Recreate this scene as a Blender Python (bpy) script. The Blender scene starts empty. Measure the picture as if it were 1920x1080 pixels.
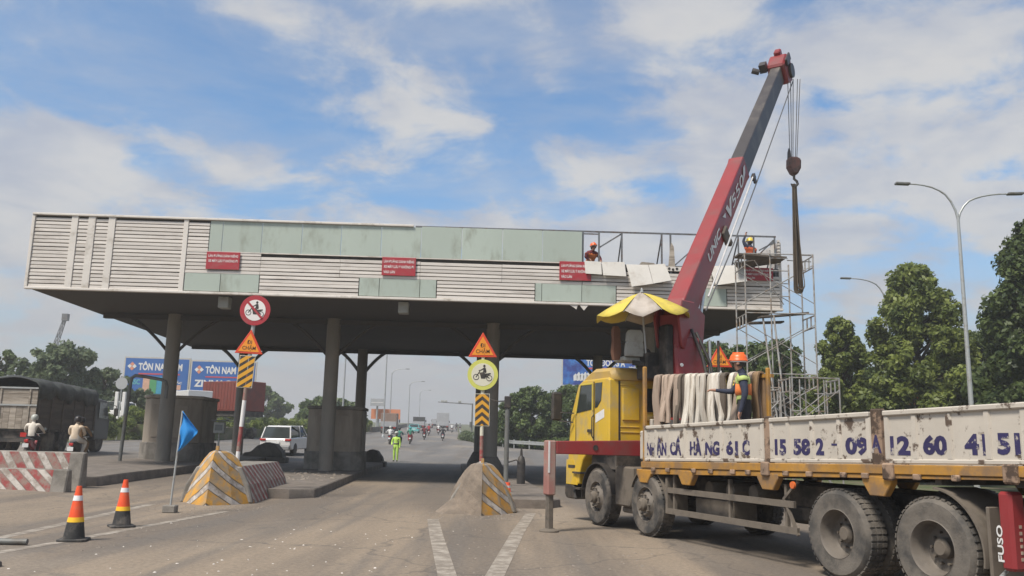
import bpy, bmesh, math, random
import numpy as np
from mathutils import Vector, Matrix

# ---------------------------------------------------------------- camera, sky, sun, exposure
scene = bpy.context.scene
COL = scene.collection
R = math.radians
cam_data = bpy.data.cameras.new('camera'); cam_data.sensor_width = 36.0; cam_data.lens = 30.0
cam_data.clip_start = 0.05; cam_data.clip_end = 6000
cam = bpy.data.objects.new('camera', cam_data); COL.objects.link(cam)
cam.matrix_world = (Matrix.Translation((0, 0, 1.54)) @ Matrix.Rotation(R(90 + 10.1), 4, 'X')
                    @ Matrix.Rotation(R(1.35), 4, 'Z'))
scene.camera = cam
scene.view_settings.view_transform = 'Standard'
scene.view_settings.look = 'None'
scene.view_settings.exposure = 0.68
scene.view_settings.gamma = 1.0
SUN_EL, SUN_AZ = 56.0, 222.0            # azimuth clockwise from +Y
SUN_DIR = Vector((math.sin(R(SUN_AZ)) * math.cos(R(SUN_EL)), math.cos(R(SUN_AZ)) * math.cos(R(SUN_EL)), math.sin(R(SUN_EL))))
sun_data = bpy.data.lights.new('sun', 'SUN'); sun_data.energy = 3.0; sun_data.angle = R(14); sun_data.color = (1.0, 0.935, 0.84)
sun = bpy.data.objects.new('sun', sun_data); COL.objects.link(sun)
sun.rotation_euler = (-SUN_DIR).to_track_quat('-Z', 'Y').to_euler()

world = bpy.data.worlds.new('World'); scene.world = world; world.use_nodes = True
def build_world():
    nt = world.node_tree; n = nt.nodes; l = nt.links; n.clear()
    out = n.new('ShaderNodeOutputWorld'); bg = n.new('ShaderNodeBackground')
    sky = n.new('ShaderNodeTexSky'); sky.sky_type = 'NISHITA'; sky.sun_disc = False
    sky.sun_elevation = R(SUN_EL); sky.sun_rotation = R(SUN_AZ)
    sky.air_density = 1.0; sky.dust_density = 1.2; sky.ozone_density = 1.3
    tc = n.new('ShaderNodeTexCoord'); sep = n.new('ShaderNodeSeparateXYZ'); l.new(tc.outputs['Generated'], sep.inputs[0])
    def math_(op, a, b=None, clamp=False):
        m = n.new('ShaderNodeMath'); m.operation = op; m.use_clamp = clamp
        for i, v in enumerate((a, b)):
            if v is None: continue
            if isinstance(v, (int, float)): m.inputs[i].default_value = v
            else: l.new(v, m.inputs[i])
        return m.outputs[0]
    zc = math_('MAXIMUM', sep.outputs['Z'], 0.0)
    zz = math_('ADD', zc, 0.22)
    cx = math_('DIVIDE', sep.outputs['X'], zz); cy = math_('DIVIDE', sep.outputs['Y'], zz)
    comb = n.new('ShaderNodeCombineXYZ'); l.new(cx, comb.inputs[0]); l.new(cy, comb.inputs[1])
    def noise(scale, detail, rough, loc, dist=0.0, stretch=(1, 1, 1)):
        mp = n.new('ShaderNodeMapping'); mp.inputs['Location'].default_value = loc; mp.inputs['Scale'].default_value = stretch
        l.new(comb.outputs[0], mp.inputs[0])
        t = n.new('ShaderNodeTexNoise'); t.inputs['Scale'].default_value = scale; t.inputs['Detail'].default_value = detail
        t.inputs['Roughness'].default_value = rough; t.inputs['Distortion'].default_value = dist
        l.new(mp.outputs[0], t.inputs['Vector']); return t.outputs['Fac']
    def ramp(fac, a, b, va=0.0, vb=1.0):
        r = n.new('ShaderNodeMapRange'); r.interpolation_type = 'SMOOTHSTEP'
        r.inputs['From Min'].default_value = a; r.inputs['From Max'].default_value = b
        r.inputs['To Min'].default_value = va; r.inputs['To Max'].default_value = vb
        l.new(fac, r.inputs['Value']); return r.outputs[0]
    # heaped clouds: broad masses broken up by finer billows; a thin veil between them
    mass = noise(1.05, 3, 0.5, (14.3, 8.2, 0.0)); bil = noise(4.2, 10, 0.58, (3.7, 1.15, 0.3), 0.25)
    body = math_('ADD', math_('MULTIPLY', mass, 0.55), math_('MULTIPLY', bil, 0.45))
    puff = ramp(body, 0.452, 0.545)
    veil = ramp(noise(1.3, 8, 0.62, (8.3, 4.1, 2.0), 0.5, (1.0, 1.5, 1)), 0.38, 0.72, 0.0, 0.52)
    cover = math_('SUBTRACT', 1.0, math_('MULTIPLY', math_('SUBTRACT', 1.0, math_('MULTIPLY', puff, 0.9)), math_('SUBTRACT', 1.0, veil)))
    lit = noise(4.2, 8, 0.55, (3.66, 1.05, 0.3), 0.25)
    shade = ramp(math_('ADD', math_('MULTIPLY', lit, 0.7), math_('MULTIPLY', body, 0.3)), 0.38, 0.62)
    cc = n.new('ShaderNodeMix'); cc.data_type = 'RGBA'
    cc.inputs[6].default_value = (2.95, 3.15, 3.65, 1); cc.inputs[7].default_value = (4.2, 4.15, 4.1, 1)
    l.new(shade, cc.inputs[0])
    tint = n.new('ShaderNodeMix'); tint.data_type = 'RGBA'; tint.blend_type = 'MULTIPLY'; tint.inputs[0].default_value = 1.0
    tint.inputs[7].default_value = (0.70, 0.95, 1.08, 1); l.new(sky.outputs[0], tint.inputs[6])
    mx = n.new('ShaderNodeMix'); mx.data_type = 'RGBA'
    l.new(cover, mx.inputs[0]); l.new(tint.outputs[2], mx.inputs[6]); l.new(cc.outputs[2], mx.inputs[7])
    # humid murk towards the horizon, the same all round
    low = ramp(sep.outputs['Z'], 0.0, 0.30, 0.92, 0.0)
    mh = n.new('ShaderNodeMix'); mh.data_type = 'RGBA'
    mh.inputs[7].default_value = (3.0, 3.06, 3.22, 1)
    l.new(low, mh.inputs[0]); l.new(mx.outputs[2], mh.inputs[6])
    l.new(mh.outputs[2], bg.inputs['Color']); bg.inputs['Strength'].default_value = 0.10
    l.new(bg.outputs[0], out.inputs['Surface'])
build_world()

# ---------------------------------------------------------------- helpers
def T(x, y, z): return Matrix.Translation((x, y, z))
def RZ(a): return Matrix.Rotation(R(a), 4, 'Z')
def RX(a): return Matrix.Rotation(R(a), 4, 'X')
def RY(a): return Matrix.Rotation(R(a), 4, 'Y')

class MB:
    """collects shapes; build() links them as ONE mesh object"""
    def __init__(s): s.v = []; s.f = []; s.m = []
    def add(s, vs, fs, M=None, mi=0):
        o = len(s.v)
        for p in vs:
            p = Vector(p); s.v.append(M @ p if M is not None else p)
        for f in fs: s.f.append([i + o for i in f]); s.m.append(mi)
        return s
    def box(s, x0, x1, y0, y1, z0, z1, M=None, mi=0):
        return s.add([(x0,y0,z0),(x1,y0,z0),(x1,y1,z0),(x0,y1,z0),(x0,y0,z1),(x1,y0,z1),(x1,y1,z1),(x0,y1,z1)],
              [(0,3,2,1),(4,5,6,7),(0,1,5,4),(1,2,6,5),(2,3,7,6),(3,0,4,7)], M, mi)
    def bar(s, p0, p1, w, h, M=None, mi=0, up=(0, 0, 1)):
        p0, p1 = Vector(p0), Vector(p1); d = (p1 - p0).normalized(); upv = Vector(up)
        if abs(d.dot(upv)) > 0.99: upv = Vector((0, 1, 0))
        a = d.cross(upv).normalized() * (w / 2); b = a.cross(d).normalized() * (h / 2)
        vs = [p0-a-b, p0+a-b, p0+a+b, p0-a+b, p1-a-b, p1+a-b, p1+a+b, p1-a+b]
        return s.add(vs, [(0,1,2,3),(7,6,5,4),(0,4,5,1),(1,5,6,2),(2,6,7,3),(3,7,4,0)], M, mi)
    def tube(s, p0, p1, r0, r1=None, n=8, M=None, mi=0):
        return s.path([p0, p1], [r0, r0 if r1 is None else r1], n, M, mi)
    def path(s, pts, r, n=8, M=None, mi=0):
        pts = [Vector(p) for p in pts]; rs = r if isinstance(r, (list, tuple)) else [r] * len(pts)
        ref = None; vs = []; fs = []
        for i, p in enumerate(pts):
            d = (pts[min(i+1, len(pts)-1)] - pts[max(i-1, 0)]).normalized()
            if ref is None: ref = Vector((0, 0, 1)) if abs(d.z) < 0.9 else Vector((0, 1, 0))
            a = (ref - d * ref.dot(d)).normalized(); ref = a; b = d.cross(a)
            for k in range(n):
                t = 2 * math.pi * k / n; vs.append(p + (a * math.cos(t) + b * math.sin(t)) * rs[i])
        for i in range(len(pts) - 1):
            for k in range(n):
                k2 = (k + 1) % n; fs.append((i*n+k, i*n+k2, (i+1)*n+k2, (i+1)*n+k))
        fs.append(tuple(range(n))[::-1]); fs.append(tuple((len(pts)-1)*n + k for k in range(n)))
        return s.add(vs, fs, M, mi)
    def lathe(s, prof, n=24, M=None, mi=0, a0=0.0, caps=True):
        vs = []; fs = []; rings = []
        for r, z in prof:
            if r < 1e-6: rings.append([len(vs)]); vs.append((0, 0, z))
            else:
                rings.append(list(range(len(vs), len(vs) + n)))
                for k in range(n):
                    t = a0 + 2 * math.pi * k / n; vs.append((r * math.cos(t), r * math.sin(t), z))
        for a, b in zip(rings, rings[1:]):
            for k in range(n):
                k2 = (k + 1) % n
                if len(a) == 1 and len(b) == 1: continue
                if len(a) == 1: fs.append((a[0], b[k], b[k2]))
                elif len(b) == 1: fs.append((a[k], a[k2], b[0]))
                else: fs.append((a[k], a[k2], b[k2], b[k]))
        for rg in (rings[0], rings[-1]):
            if caps and len(rg) > 1 and prof[0] != prof[-1]: fs.append(tuple(rg))
        return s.add(vs, fs, M, mi)
    def prism(s, poly, c0, c1, axis='y', M=None, mi=0):
        def pt(a, b, c): return {'x': (c, a, b), 'y': (a, c, b), 'z': (a, b, c)}[axis]
        n = len(poly); vs = [pt(a, b, c0) for a, b in poly] + [pt(a, b, c1) for a, b in poly]
        fs = [tuple(range(n)), tuple(range(2*n-1, n-1, -1))] + [(k, (k+1) % n, n+(k+1) % n, n+k) for k in range(n)]
        return s.add(vs, fs, M, mi)
    def loft(s, rings, M=None, mi=0, caps=True):
        n = len(rings[0]); vs = [p for r in rings for p in r]; fs = []
        for i in range(len(rings)-1):
            for k in range(n):
                k2 = (k+1) % n; fs.append((i*n+k, i*n+k2, (i+1)*n+k2, (i+1)*n+k))
        if caps: fs.append(tuple(range(n))[::-1]); fs.append(tuple((len(rings)-1)*n+k for k in range(n)))
        return s.add(vs, fs, M, mi)
    def poly(s, pts, M=None, mi=0): return s.add(pts, [tuple(range(len(pts)))], M, mi)
    def mesh(s, name, mats, smooth=None, bevel=0.0, recalc=True):
        me = bpy.data.meshes.new(name); me.from_pydata([tuple(v) for v in s.v], [], s.f)
        for m in (mats if isinstance(mats, (list, tuple)) else [mats]): me.materials.append(m)
        me.polygons.foreach_set('material_index', s.m)
        if bevel or recalc:
            bm = bmesh.new(); bm.from_mesh(me)
            if recalc: bmesh.ops.recalc_face_normals(bm, faces=bm.faces)
            if bevel:
                es = [e for e in bm.edges if len(e.link_faces) == 2 and e.calc_face_angle(0) > 0.6]
                bmesh.ops.bevel(bm, geom=es, offset=bevel, segments=1, affect='EDGES', clamp_overlap=True)
            bm.to_mesh(me); bm.free()
        if smooth is not None:
            me.polygons.foreach_set('use_smooth', [True] * len(me.polygons)); me.set_sharp_from_angle(angle=R(smooth))
        me.update(); return me
    def build(s, name, mats, parent=None, smooth=None, bevel=0.0, M=None, recalc=True):
        return link(name, s.mesh(name, mats, smooth, bevel, recalc), parent, M)

def link(name, data, parent=None, M=None):
    o = bpy.data.objects.new(name, data); COL.objects.link(o)
    if parent is not None: o.parent = parent
    if M is not None: o.matrix_local = M
    return o
def tag(o, label=None, cat=None, group=None, kind=None):
    for k, v in (('label', label), ('category', cat), ('group', group), ('kind', kind)):
        if v: o[k] = v
    return o
def thing(name, label, cat, M=None, group=None):
    o = bpy.data.objects.new(name, None); COL.objects.link(o); o.empty_display_size = 0.1
    if M is not None: o.matrix_world = M
    return tag(o, label, cat, group)
def copy_tree(o, parent=None, M=None, label=None):
    c = o.copy(); COL.objects.link(c)
    if parent is not None: c.parent = parent
    if M is not None: c.matrix_local = M
    if label: c['label'] = label
    for ch in list(o.children): copy_tree(ch, c)
    return c
def swap_mats(o, table):
    """give a copied tree its own mesh data with other materials"""
    if o.type == 'MESH' and any(m and m.name in table for m in o.data.materials):
        o.data = o.data.copy()
        for i, m in enumerate(o.data.materials):
            if m and m.name in table: o.data.materials[i] = MAT[table[m.name]]
    for ch in o.children: swap_mats(ch, table)

def clip(poly, x0, x1, y0, y1):
    def cut(ps, ins, inter):
        out = []
        for i, p in enumerate(ps):
            q = ps[i-1]
            if ins(p):
                if not ins(q): out.append(inter(q, p))
                out.append(p)
            elif ins(q): out.append(inter(q, p))
        return out
    def lerp(i, c): return lambda a, b: tuple(a[k] + (b[k]-a[k]) * (c-a[i]) / (b[i]-a[i]) for k in (0, 1))
    for ins, it in ((lambda p: p[0] >= x0, lerp(0, x0)), (lambda p: p[0] <= x1, lerp(0, x1)), (lambda p: p[1] >= y0, lerp(1, y0)), (lambda p: p[1] <= y1, lerp(1, y1))):
        if not poly: return poly
        poly = cut(poly, ins, it)
    return poly
def on_facet(mb, quad, polys, off=0.004, mi=0):
    """flat painted shapes given in 0..1 coordinates, laid a few mm proud of a four-cornered facet"""
    a, b, c, d = [Vector(p) for p in quad]; nrm = (b-a).cross(d-a).normalized()
    for poly in polys:
        if len(poly) < 3: continue
        mb.poly([(a*(1-u)*(1-v) + b*u*(1-v) + c*u*v + d*(1-u)*v) + nrm*off for u, v in poly], mi=mi)

TEXT_CACHE = {}
def text_mesh(txt, bold=0.0, extrude=0.004):
    key = (txt, bold, extrude)
    if key in TEXT_CACHE: return TEXT_CACHE[key]
    cu = bpy.data.curves.new('lettering', 'FONT'); cu.body = txt; cu.size = 1.0; cu.offset = bold; cu.extrude = extrude
    cu.resolution_u = 3; cu.align_x = 'LEFT'
    o = bpy.data.objects.new('lettering_tmp', cu); COL.objects.link(o)
    dg = bpy.context.evaluated_depsgraph_get()
    me = bpy.data.meshes.new_from_object(o.evaluated_get(dg)); bpy.data.objects.remove(o); bpy.data.curves.remove(cu)
    v = np.empty(len(me.vertices)*3); me.vertices.foreach_get('co', v); v = v.reshape(-1, 3)
    box = (v[:, 0].min(), v[:, 0].max(), v[:, 1].min(), v[:, 1].max()) if len(v) else (0, 1, 0, 1)
    TEXT_CACHE[key] = (v, [tuple(p.vertices) for p in me.polygons], box); bpy.data.meshes.remove(me)
    return TEXT_CACHE[key]
def put_text(mb, txt, x0, x1, z0, z1, M=None, bold=0.02, depth=0.003, mi=0, slant=0.0, ref=None):
    """letters fitted into x0..x1, z0..z1 of the plane y=0, facing -y"""
    v, f, (a, b, c, d) = text_mesh(txt, bold, 0.5)
    if ref: c, d = text_mesh(ref, bold, 0.5)[2][2:]
    vs = []
    for p in v:
        u = (p[0]-a)/(b-a); w = (p[1]-c)/(d-c)
        vs.append((x0 + u*(x1-x0) + slant*w*(z1-z0), -depth*(p[2]+0.5), z0 + w*(z1-z0)))
    return mb.add(vs, f, M, mi)

# ---------------------------------------------------------------- materials
MAT = {}
def mat(name, col, rough=0.6, metal=0.0, var=0.12, scale=5.0, dirt=None, dirt_amt=0.0, dirt_scale=3.0, bump=0.0, bump_scale=40.0, spec=0.5, stretch=(1, 1, 1), hard=0.12, rnd=0.0, coat=0.0):
    m = bpy.data.materials.new(name); m.use_nodes = True; nt = m.node_tree; n = nt.nodes; l = nt.links
    b = n['Principled BSDF']; b.inputs['Roughness'].default_value = rough; b.inputs['Metallic'].default_value = metal
    b.inputs['Specular IOR Level'].default_value = spec
    if coat: b.inputs['Coat Weight'].default_value = coat; b.inputs['Coat Roughness'].default_value = 0.15
    tc = n.new('ShaderNodeTexCoord'); oi = n.new('ShaderNodeObjectInfo')
    off = n.new('ShaderNodeVectorMath'); off.operation = 'SCALE'; cmb = n.new('ShaderNodeCombineXYZ')
    l.new(oi.outputs['Random'], cmb.inputs[0]); l.new(oi.outputs['Random'], cmb.inputs[1]); l.new(cmb.outputs[0], off.inputs[0]); off.inputs['Scale'].default_value = 37.0
    add = n.new('ShaderNodeVectorMath'); add.operation = 'ADD'; l.new(tc.outputs['Object'], add.inputs[0]); l.new(off.outputs[0], add.inputs[1])
    mp = n.new('ShaderNodeMapping'); mp.inputs['Scale'].default_value = stretch; l.new(add.outputs[0], mp.inputs[0])
    t = n.new('ShaderNodeTexNoise'); t.inputs['Scale'].default_value = scale; t.inputs['Detail'].default_value = 6; t.inputs['Roughness'].default_value = 0.62
    l.new(mp.outputs[0], t.inputs['Vector'])
    r = n.new('ShaderNodeMapRange'); r.inputs['From Min'].default_value = 0.3; r.inputs['From Max'].default_value = 0.7
    r.inputs['To Min'].default_value = 1 - var; r.inputs['To Max'].default_value = 1 + var; l.new(t.outputs['Fac'], r.inputs['Value'])
    mul = n.new('ShaderNodeMix'); mul.data_type = 'RGBA'; mul.blend_type = 'MULTIPLY'; mul.inputs[0].default_value = 1.0
    mul.inputs[6].default_value = (*col, 1); l.new(r.outputs[0], mul.inputs[7]); last = mul.outputs[2]
    if rnd:
        rr = n.new('ShaderNodeMapRange'); rr.inputs['To Min'].default_value = 1 - rnd; rr.inputs['To Max'].default_value = 1 + rnd; l.new(oi.outputs['Random'], rr.inputs['Value'])
        m3 = n.new('ShaderNodeMix'); m3.data_type = 'RGBA'; m3.blend_type = 'MULTIPLY'; m3.inputs[0].default_value = 1.0
        l.new(last, m3.inputs[6]); l.new(rr.outputs[0], m3.inputs[7]); last = m3.outputs[2]
    if dirt is not None:
        t2 = n.new('ShaderNodeTexNoise'); t2.inputs['Scale'].default_value = dirt_scale; t2.inputs['Detail'].default_value = 9; t2.inputs['Roughness'].default_value = 0.68
        l.new(mp.outputs[0], t2.inputs['Vector'])
        c = 0.68 - 0.36 * dirt_amt
        r2 = n.new('ShaderNodeMapRange'); r2.interpolation_type = 'SMOOTHSTEP'; r2.inputs['From Min'].default_value = c - hard; r2.inputs['From Max'].default_value = c + hard
        l.new(t2.outputs['Fac'], r2.inputs['Value'])
        mx = n.new('ShaderNodeMix'); mx.data_type = 'RGBA'; mx.inputs[7].default_value = (*dirt, 1)
        l.new(r2.outputs[0], mx.inputs[0]); l.new(last, mx.inputs[6]); last = mx.outputs[2]
    l.new(last, b.inputs['Base Color'])
    if bump:
        t3 = n.new('ShaderNodeTexNoise'); t3.inputs['Scale'].default_value = bump_scale; t3.inputs['Detail'].default_value = 5; l.new(mp.outputs[0], t3.inputs['Vector'])
        bp = n.new('ShaderNodeBump'); bp.inputs['Strength'].default_value = bump; bp.inputs['Distance'].default_value = 0.02; l.new(t3.outputs['Fac'], bp.inputs['Height']); l.new(bp.outputs[0], b.inputs['Normal'])
    MAT[name] = m; return m
def leaf_mat(name, dark, light, gloss=0.45):
    m = bpy.data.materials.new(name); m.use_nodes = True; nt = m.node_tree; n = nt.nodes; l = nt.links
    b = n['Principled BSDF']; b.inputs['Roughness'].default_value = gloss; b.inputs['Specular IOR Level'].default_value = 0.3
    geo = n.new('ShaderNodeNewGeometry'); tc = n.new('ShaderNodeTexCoord')
    t = n.new('ShaderNodeTexNoise'); t.inputs['Scale'].default_value = 1.25; t.inputs['Detail'].default_value = 4; l.new(tc.outputs['Object'], t.inputs['Vector'])
    a = n.new('ShaderNodeMath'); a.operation = 'MULTIPLY_ADD'; a.inputs[1].default_value = 0.38; l.new(geo.outputs['Random Per Island'], a.inputs[0])
    s = n.new('ShaderNodeMapRange'); s.inputs['From Min'].default_value = 0.35; s.inputs['From Max'].default_value = 0.65; s.inputs['To Max'].default_value = 0.72; l.new(t.outputs['Fac'], s.inputs['Value']); l.new(s.outputs[0], a.inputs[2])  # broad noise puts lit and shaded clumps into the leaf colour
    mx = n.new('ShaderNodeMix'); mx.data_type = 'RGBA'; mx.inputs[6].default_value = (*dark, 1); mx.inputs[7].default_value = (*light, 1); l.new(a.outputs[0], mx.inputs[0])
    l.new(mx.outputs[2], b.inputs['Base Color'])
    tr = n.new('ShaderNodeBsdfTranslucent'); l.new(mx.outputs[2], tr.inputs['Color'])
    ms = n.new('ShaderNodeMixShader'); ms.inputs[0].default_value = 0.38; l.new(b.outputs[0], ms.inputs[1]); l.new(tr.outputs[0], ms.inputs[2])
    l.new(ms.outputs[0], n['Material Output'].inputs['Surface']); MAT[name] = m; return m
def glass_mat(name, col=(0.02, 0.025, 0.03), rough=0.08):
    m = mat(name, col, rough, 0, 0.15, 3.0); m.node_tree.nodes['Principled BSDF'].inputs['Specular IOR Level'].default_value = 0.7; return m
DUST = (0.23, 0.195, 0.155)
mat('concrete', (0.25, 0.225, 0.195), 0.9, 0, 0.22, 2.0, (0.14, 0.125, 0.105), 0.45, 1.3, 0.35, 30)
mat('dark_concrete', (0.155, 0.14, 0.12), 0.9, 0, 0.2, 1.5, (0.09, 0.08, 0.07), 0.4, 1.0, 0.3, 25)
mat('kerb_concrete', (0.18, 0.15, 0.125), 0.9, 0, 0.25, 3.0, (0.13, 0.11, 0.09), 0.45, 2.0, 0.35, 25)
mat('booth_paint', (0.34, 0.285, 0.225), 0.85, 0, 0.12, 0.8, (0.24, 0.20, 0.16), 0.4, 0.7, 0.15, 20, stretch=(1.5, 1.5, 0.5))
mat('sand', (0.215, 0.17, 0.13), 1.0, 0, 0.15, 4.0, (0.15, 0.12, 0.093), 0.4, 3.0, 0.5, 30)
mat('red_paint', (0.29, 0.055, 0.052), 0.8, 0, 0.15, 4, (0.26, 0.19, 0.155), 0.48, 5.0, 0.1)
mat('white_paint', (0.52, 0.47, 0.42), 0.75, 0, 0.1, 4, (0.27, 0.225, 0.185), 0.45, 5.0, 0.1)
mat('yellow_paint', (0.56, 0.28, 0.04), 0.75, 0, 0.14, 4, (0.33, 0.25, 0.16), 0.46, 3.5, 0.1)
mat('line_paint', (0.36, 0.315, 0.262), 0.85, 0, 0.15, 6, (0.2, 0.168, 0.134), 0.56, 4.0, 0.2, 60)
mat('slat_metal', (0.60, 0.55, 0.497), 0.45, 0.0, 0.06, 1.2, (0.42, 0.375, 0.33), 0.2, 1.4, stretch=(0.6, 1, 3), rnd=0.06)
mat('trim_metal', (0.66, 0.61, 0.55), 0.45, 0.0, 0.07, 1.5, (0.4, 0.35, 0.29), 0.18, 2.0)
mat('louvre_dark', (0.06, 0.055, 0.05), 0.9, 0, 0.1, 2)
mat('green_panel', (0.40, 0.45, 0.39), 0.4, 0.0, 0.06, 0.8, (0.28, 0.30, 0.245), 0.2, 1.6, rnd=0.05, stretch=(1, 1, 0.45))
mat('white_panel', (0.58, 0.545, 0.495), 0.5, 0, 0.06, 1.5, (0.42, 0.37, 0.31), 0.22, 2.5)
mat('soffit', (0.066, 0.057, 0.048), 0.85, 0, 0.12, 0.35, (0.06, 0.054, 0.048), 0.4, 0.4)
mat('steel_grey', (0.145, 0.145, 0.135), 0.55, 0.1, 0.15, 2.0, (0.1, 0.08, 0.06), 0.25, 3)
mat('column_paint', (0.205, 0.185, 0.155), 0.6, 0, 0.16, 1.0, (0.27, 0.225, 0.18), 0.35, 1.2, stretch=(1, 1, 0.4))
mat('frame_steel', (0.16, 0.165, 0.17), 0.5, 0.4, 0.15, 4, (0.13, 0.075, 0.045), 0.3, 5)
mat('galv', (0.42, 0.43, 0.42), 0.42, 0.35, 0.1, 5, (0.28, 0.25, 0.2), 0.25, 5)
mat('scaffold', (0.36, 0.35, 0.33), 0.5, 0.3, 0.15, 4, (0.24, 0.16, 0.1), 0.35, 5)
mat('plank', (0.10, 0.08, 0.062), 0.9, 0, 0.25, 3, stretch=(0.3, 3, 3), bump=0.2)
mat('wood_grey', (0.36, 0.31, 0.255), 0.85, 0, 0.25, 3.0, (0.2, 0.165, 0.13), 0.42, 2.0, stretch=(0.3, 0.3, 3), rnd=0.12)
mat('sign_red', (0.36, 0.025, 0.035), 0.5, 0, 0.06, 3, (0.28, 0.1, 0.09), 0.2, 2)
mat('sign_white', (0.72, 0.69, 0.66), 0.5, 0, 0.04, 3)
mat('sign_orange', (0.76, 0.27, 0.02), 0.45, 0, 0.05, 3)
mat('sign_edge', (0.60, 0.06, 0.02), 0.45, 0, 0.06, 3)
mat('sign_lime', (0.56, 0.56, 0.12), 0.5, 0, 0.06, 3)
mat('sign_cream', (0.62, 0.59, 0.47), 0.5, 0, 0.05, 3)
mat('sign_yellow', (0.66, 0.32, 0.02), 0.5, 0, 0.08, 4, (0.38, 0.24, 0.1), 0.2, 4)
mat('black_paint', (0.03, 0.026, 0.024), 0.6, 0, 0.2, 5, (0.08, 0.065, 0.05), 0.3, 4)
mat('letter_black', (0.05, 0.03, 0.015), 0.6)
mat('rubber', (0.034, 0.033, 0.032), 0.85, 0, 0.2, 4, (0.15, 0.128, 0.105), 0.5, 2.2, 0.2, 30)
mat('rubber_dusty', (0.055, 0.051, 0.047), 0.9, 0, 0.2, 3, (0.15, 0.13, 0.108), 0.6, 1.8, 0.25, 40)
mat('rim_dusty', (0.17, 0.145, 0.12), 0.7, 0.1, 0.2, 3, (0.10, 0.085, 0.07), 0.4, 3)
mat('chassis', (0.032, 0.03, 0.028), 0.85, 0, 0.25, 3, (0.12, 0.1, 0.082), 0.4, 2.5)
mat('mud_brown', (0.155, 0.128, 0.10), 0.9, 0, 0.2, 3, (0.09, 0.075, 0.06), 0.35, 3)
mat('truck_yellow', (0.62, 0.40, 0.028), 0.42, 0, 0.08, 2, (0.46, 0.34, 0.14), 0.34, 2.2, coat=0.25)
mat('truck_roof_dusty', (0.49, 0.32, 0.08), 0.6, 0, 0.1, 2, (0.35, 0.25, 0.12), 0.45, 2.0)
mat('beam_orange', (0.41, 0.205, 0.032), 0.6, 0, 0.18, 2, (0.22, 0.135, 0.07), 0.45, 3)
mat('bed_white', (0.49, 0.44, 0.375), 0.6, 0, 0.10, 1.5, (0.10, 0.068, 0.048), 0.25, 4.2, 0.08, 12, hard=0.035)
mat('bed_rust', (0.28, 0.19, 0.13), 0.8, 0, 0.3, 3, (0.07, 0.045, 0.03), 0.45, 5, hard=0.05)
mat('letter_navy', (0.028, 0.022, 0.085), 0.6, 0, 0.2, 4, (0.4, 0.36, 0.31), 0.24, 8, hard=0.03)
mat('crane_red', (0.25, 0.024, 0.026), 0.5, 0, 0.1, 1.5, (0.19, 0.05, 0.045), 0.35, 1.6, coat=0.15)
mat('crane_red_faded', (0.33, 0.15, 0.125), 0.7, 0, 0.15, 2, (0.3, 0.22, 0.18), 0.4, 2.5)
mat('boom_grey', (0.058, 0.05, 0.049), 0.45, 0.2, 0.15, 1.2, (0.14, 0.12, 0.1), 0.3, 1.5)
mat('crane_white', (0.68, 0.66, 0.64), 0.5)
mat('cable', (0.16, 0.155, 0.15), 0.5, 0.5)
mat('hook_brown', (0.13, 0.06, 0.05), 0.7, 0, 0.2, 5, (0.06, 0.04, 0.035), 0.4, 5)
mat('sling_dark', (0.125, 0.1, 0.075), 0.95, 0, 0.2, 3, (0.2, 0.15, 0.1), 0.4, 3, 0.3, 60, stretch=(4, 4, 0.6))
mat('sling_tan', (0.42, 0.32, 0.25), 0.95, 0, 0.15, 3, (0.22, 0.17, 0.13), 0.35, 3, 0.25, 60, stretch=(4, 4, 0.6), rnd=0.25)
mat('sling_white', (0.58, 0.53, 0.46), 0.95, 0, 0.12, 3, (0.42, 0.36, 0.29), 0.35, 4, 0.25, 60, stretch=(4, 4, 0.6), rnd=0.22)
mat('sling_brown', (0.125, 0.098, 0.075), 0.95, 0, 0.15, 3, bump=0.25, bump_scale=60, rnd=0.2)
mat('umbrella_yellow', (0.60, 0.47, 0.07), 0.75, 0, 0.08, 3, (0.45, 0.34, 0.08), 0.25, 3)
mat('umbrella_white', (0.44, 0.385, 0.33), 0.8, 0, 0.1, 3, (0.32, 0.27, 0.22), 0.35, 3)
mat('seat_grey', (0.36, 0.36, 0.33), 0.7, 0, 0.12, 3, (0.24, 0.23, 0.2), 0.3, 3)
mat('cloth_brown', (0.16, 0.075, 0.045), 0.95)
mat('chrome', (0.6, 0.6, 0.58), 0.25, 0.9, 0.1)
glass_mat('glass_dark', (0.036, 0.043, 0.041), 0.06); glass_mat('glass_grey', (0.10, 0.115, 0.115), 0.12)
mat('cone_orange', (0.78, 0.085, 0.018), 0.5, 0, 0.06, 4, (0.5, 0.16, 0.08), 0.15, 4)
mat('cone_black', (0.028, 0.027, 0.026), 0.7, 0, 0.15, 4, (0.14, 0.12, 0.1), 0.3, 4)
mat('cone_yellow', (0.85, 0.48, 0.02), 0.5); mat('reflective_white', (0.75, 0.73, 0.72), 0.4)
mat('flag_blue', (0.02, 0.24, 0.62), 0.7, 0, 0.08, 4)
mat('billboard_blue', (0.035, 0.125, 0.37), 0.6, 0, 0.05, 0.5); mat('billboard_navy', (0.02, 0.04, 0.25), 0.6, 0, 0.3, 0.4, (0.04, 0.2, 0.55), 0.45, 0.5)
mat('billboard_red', (0.55, 0.07, 0.08), 0.6); mat('logo_orange', (0.66, 0.25, 0.15), 0.6); mat('billboard_green', (0.08, 0.3, 0.12), 0.6); mat('billboard_peach', (0.62, 0.36, 0.25), 0.6); mat('billboard_teal', (0.05, 0.28, 0.42), 0.6)
mat('container_red', (0.20, 0.045, 0.03), 0.6, 0, 0.12, 1.0, (0.12, 0.04, 0.03), 0.3, 1.0)
mat('orange_board', (0.62, 0.22, 0.10), 0.6, 0, 0.08, 0.4)
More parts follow.
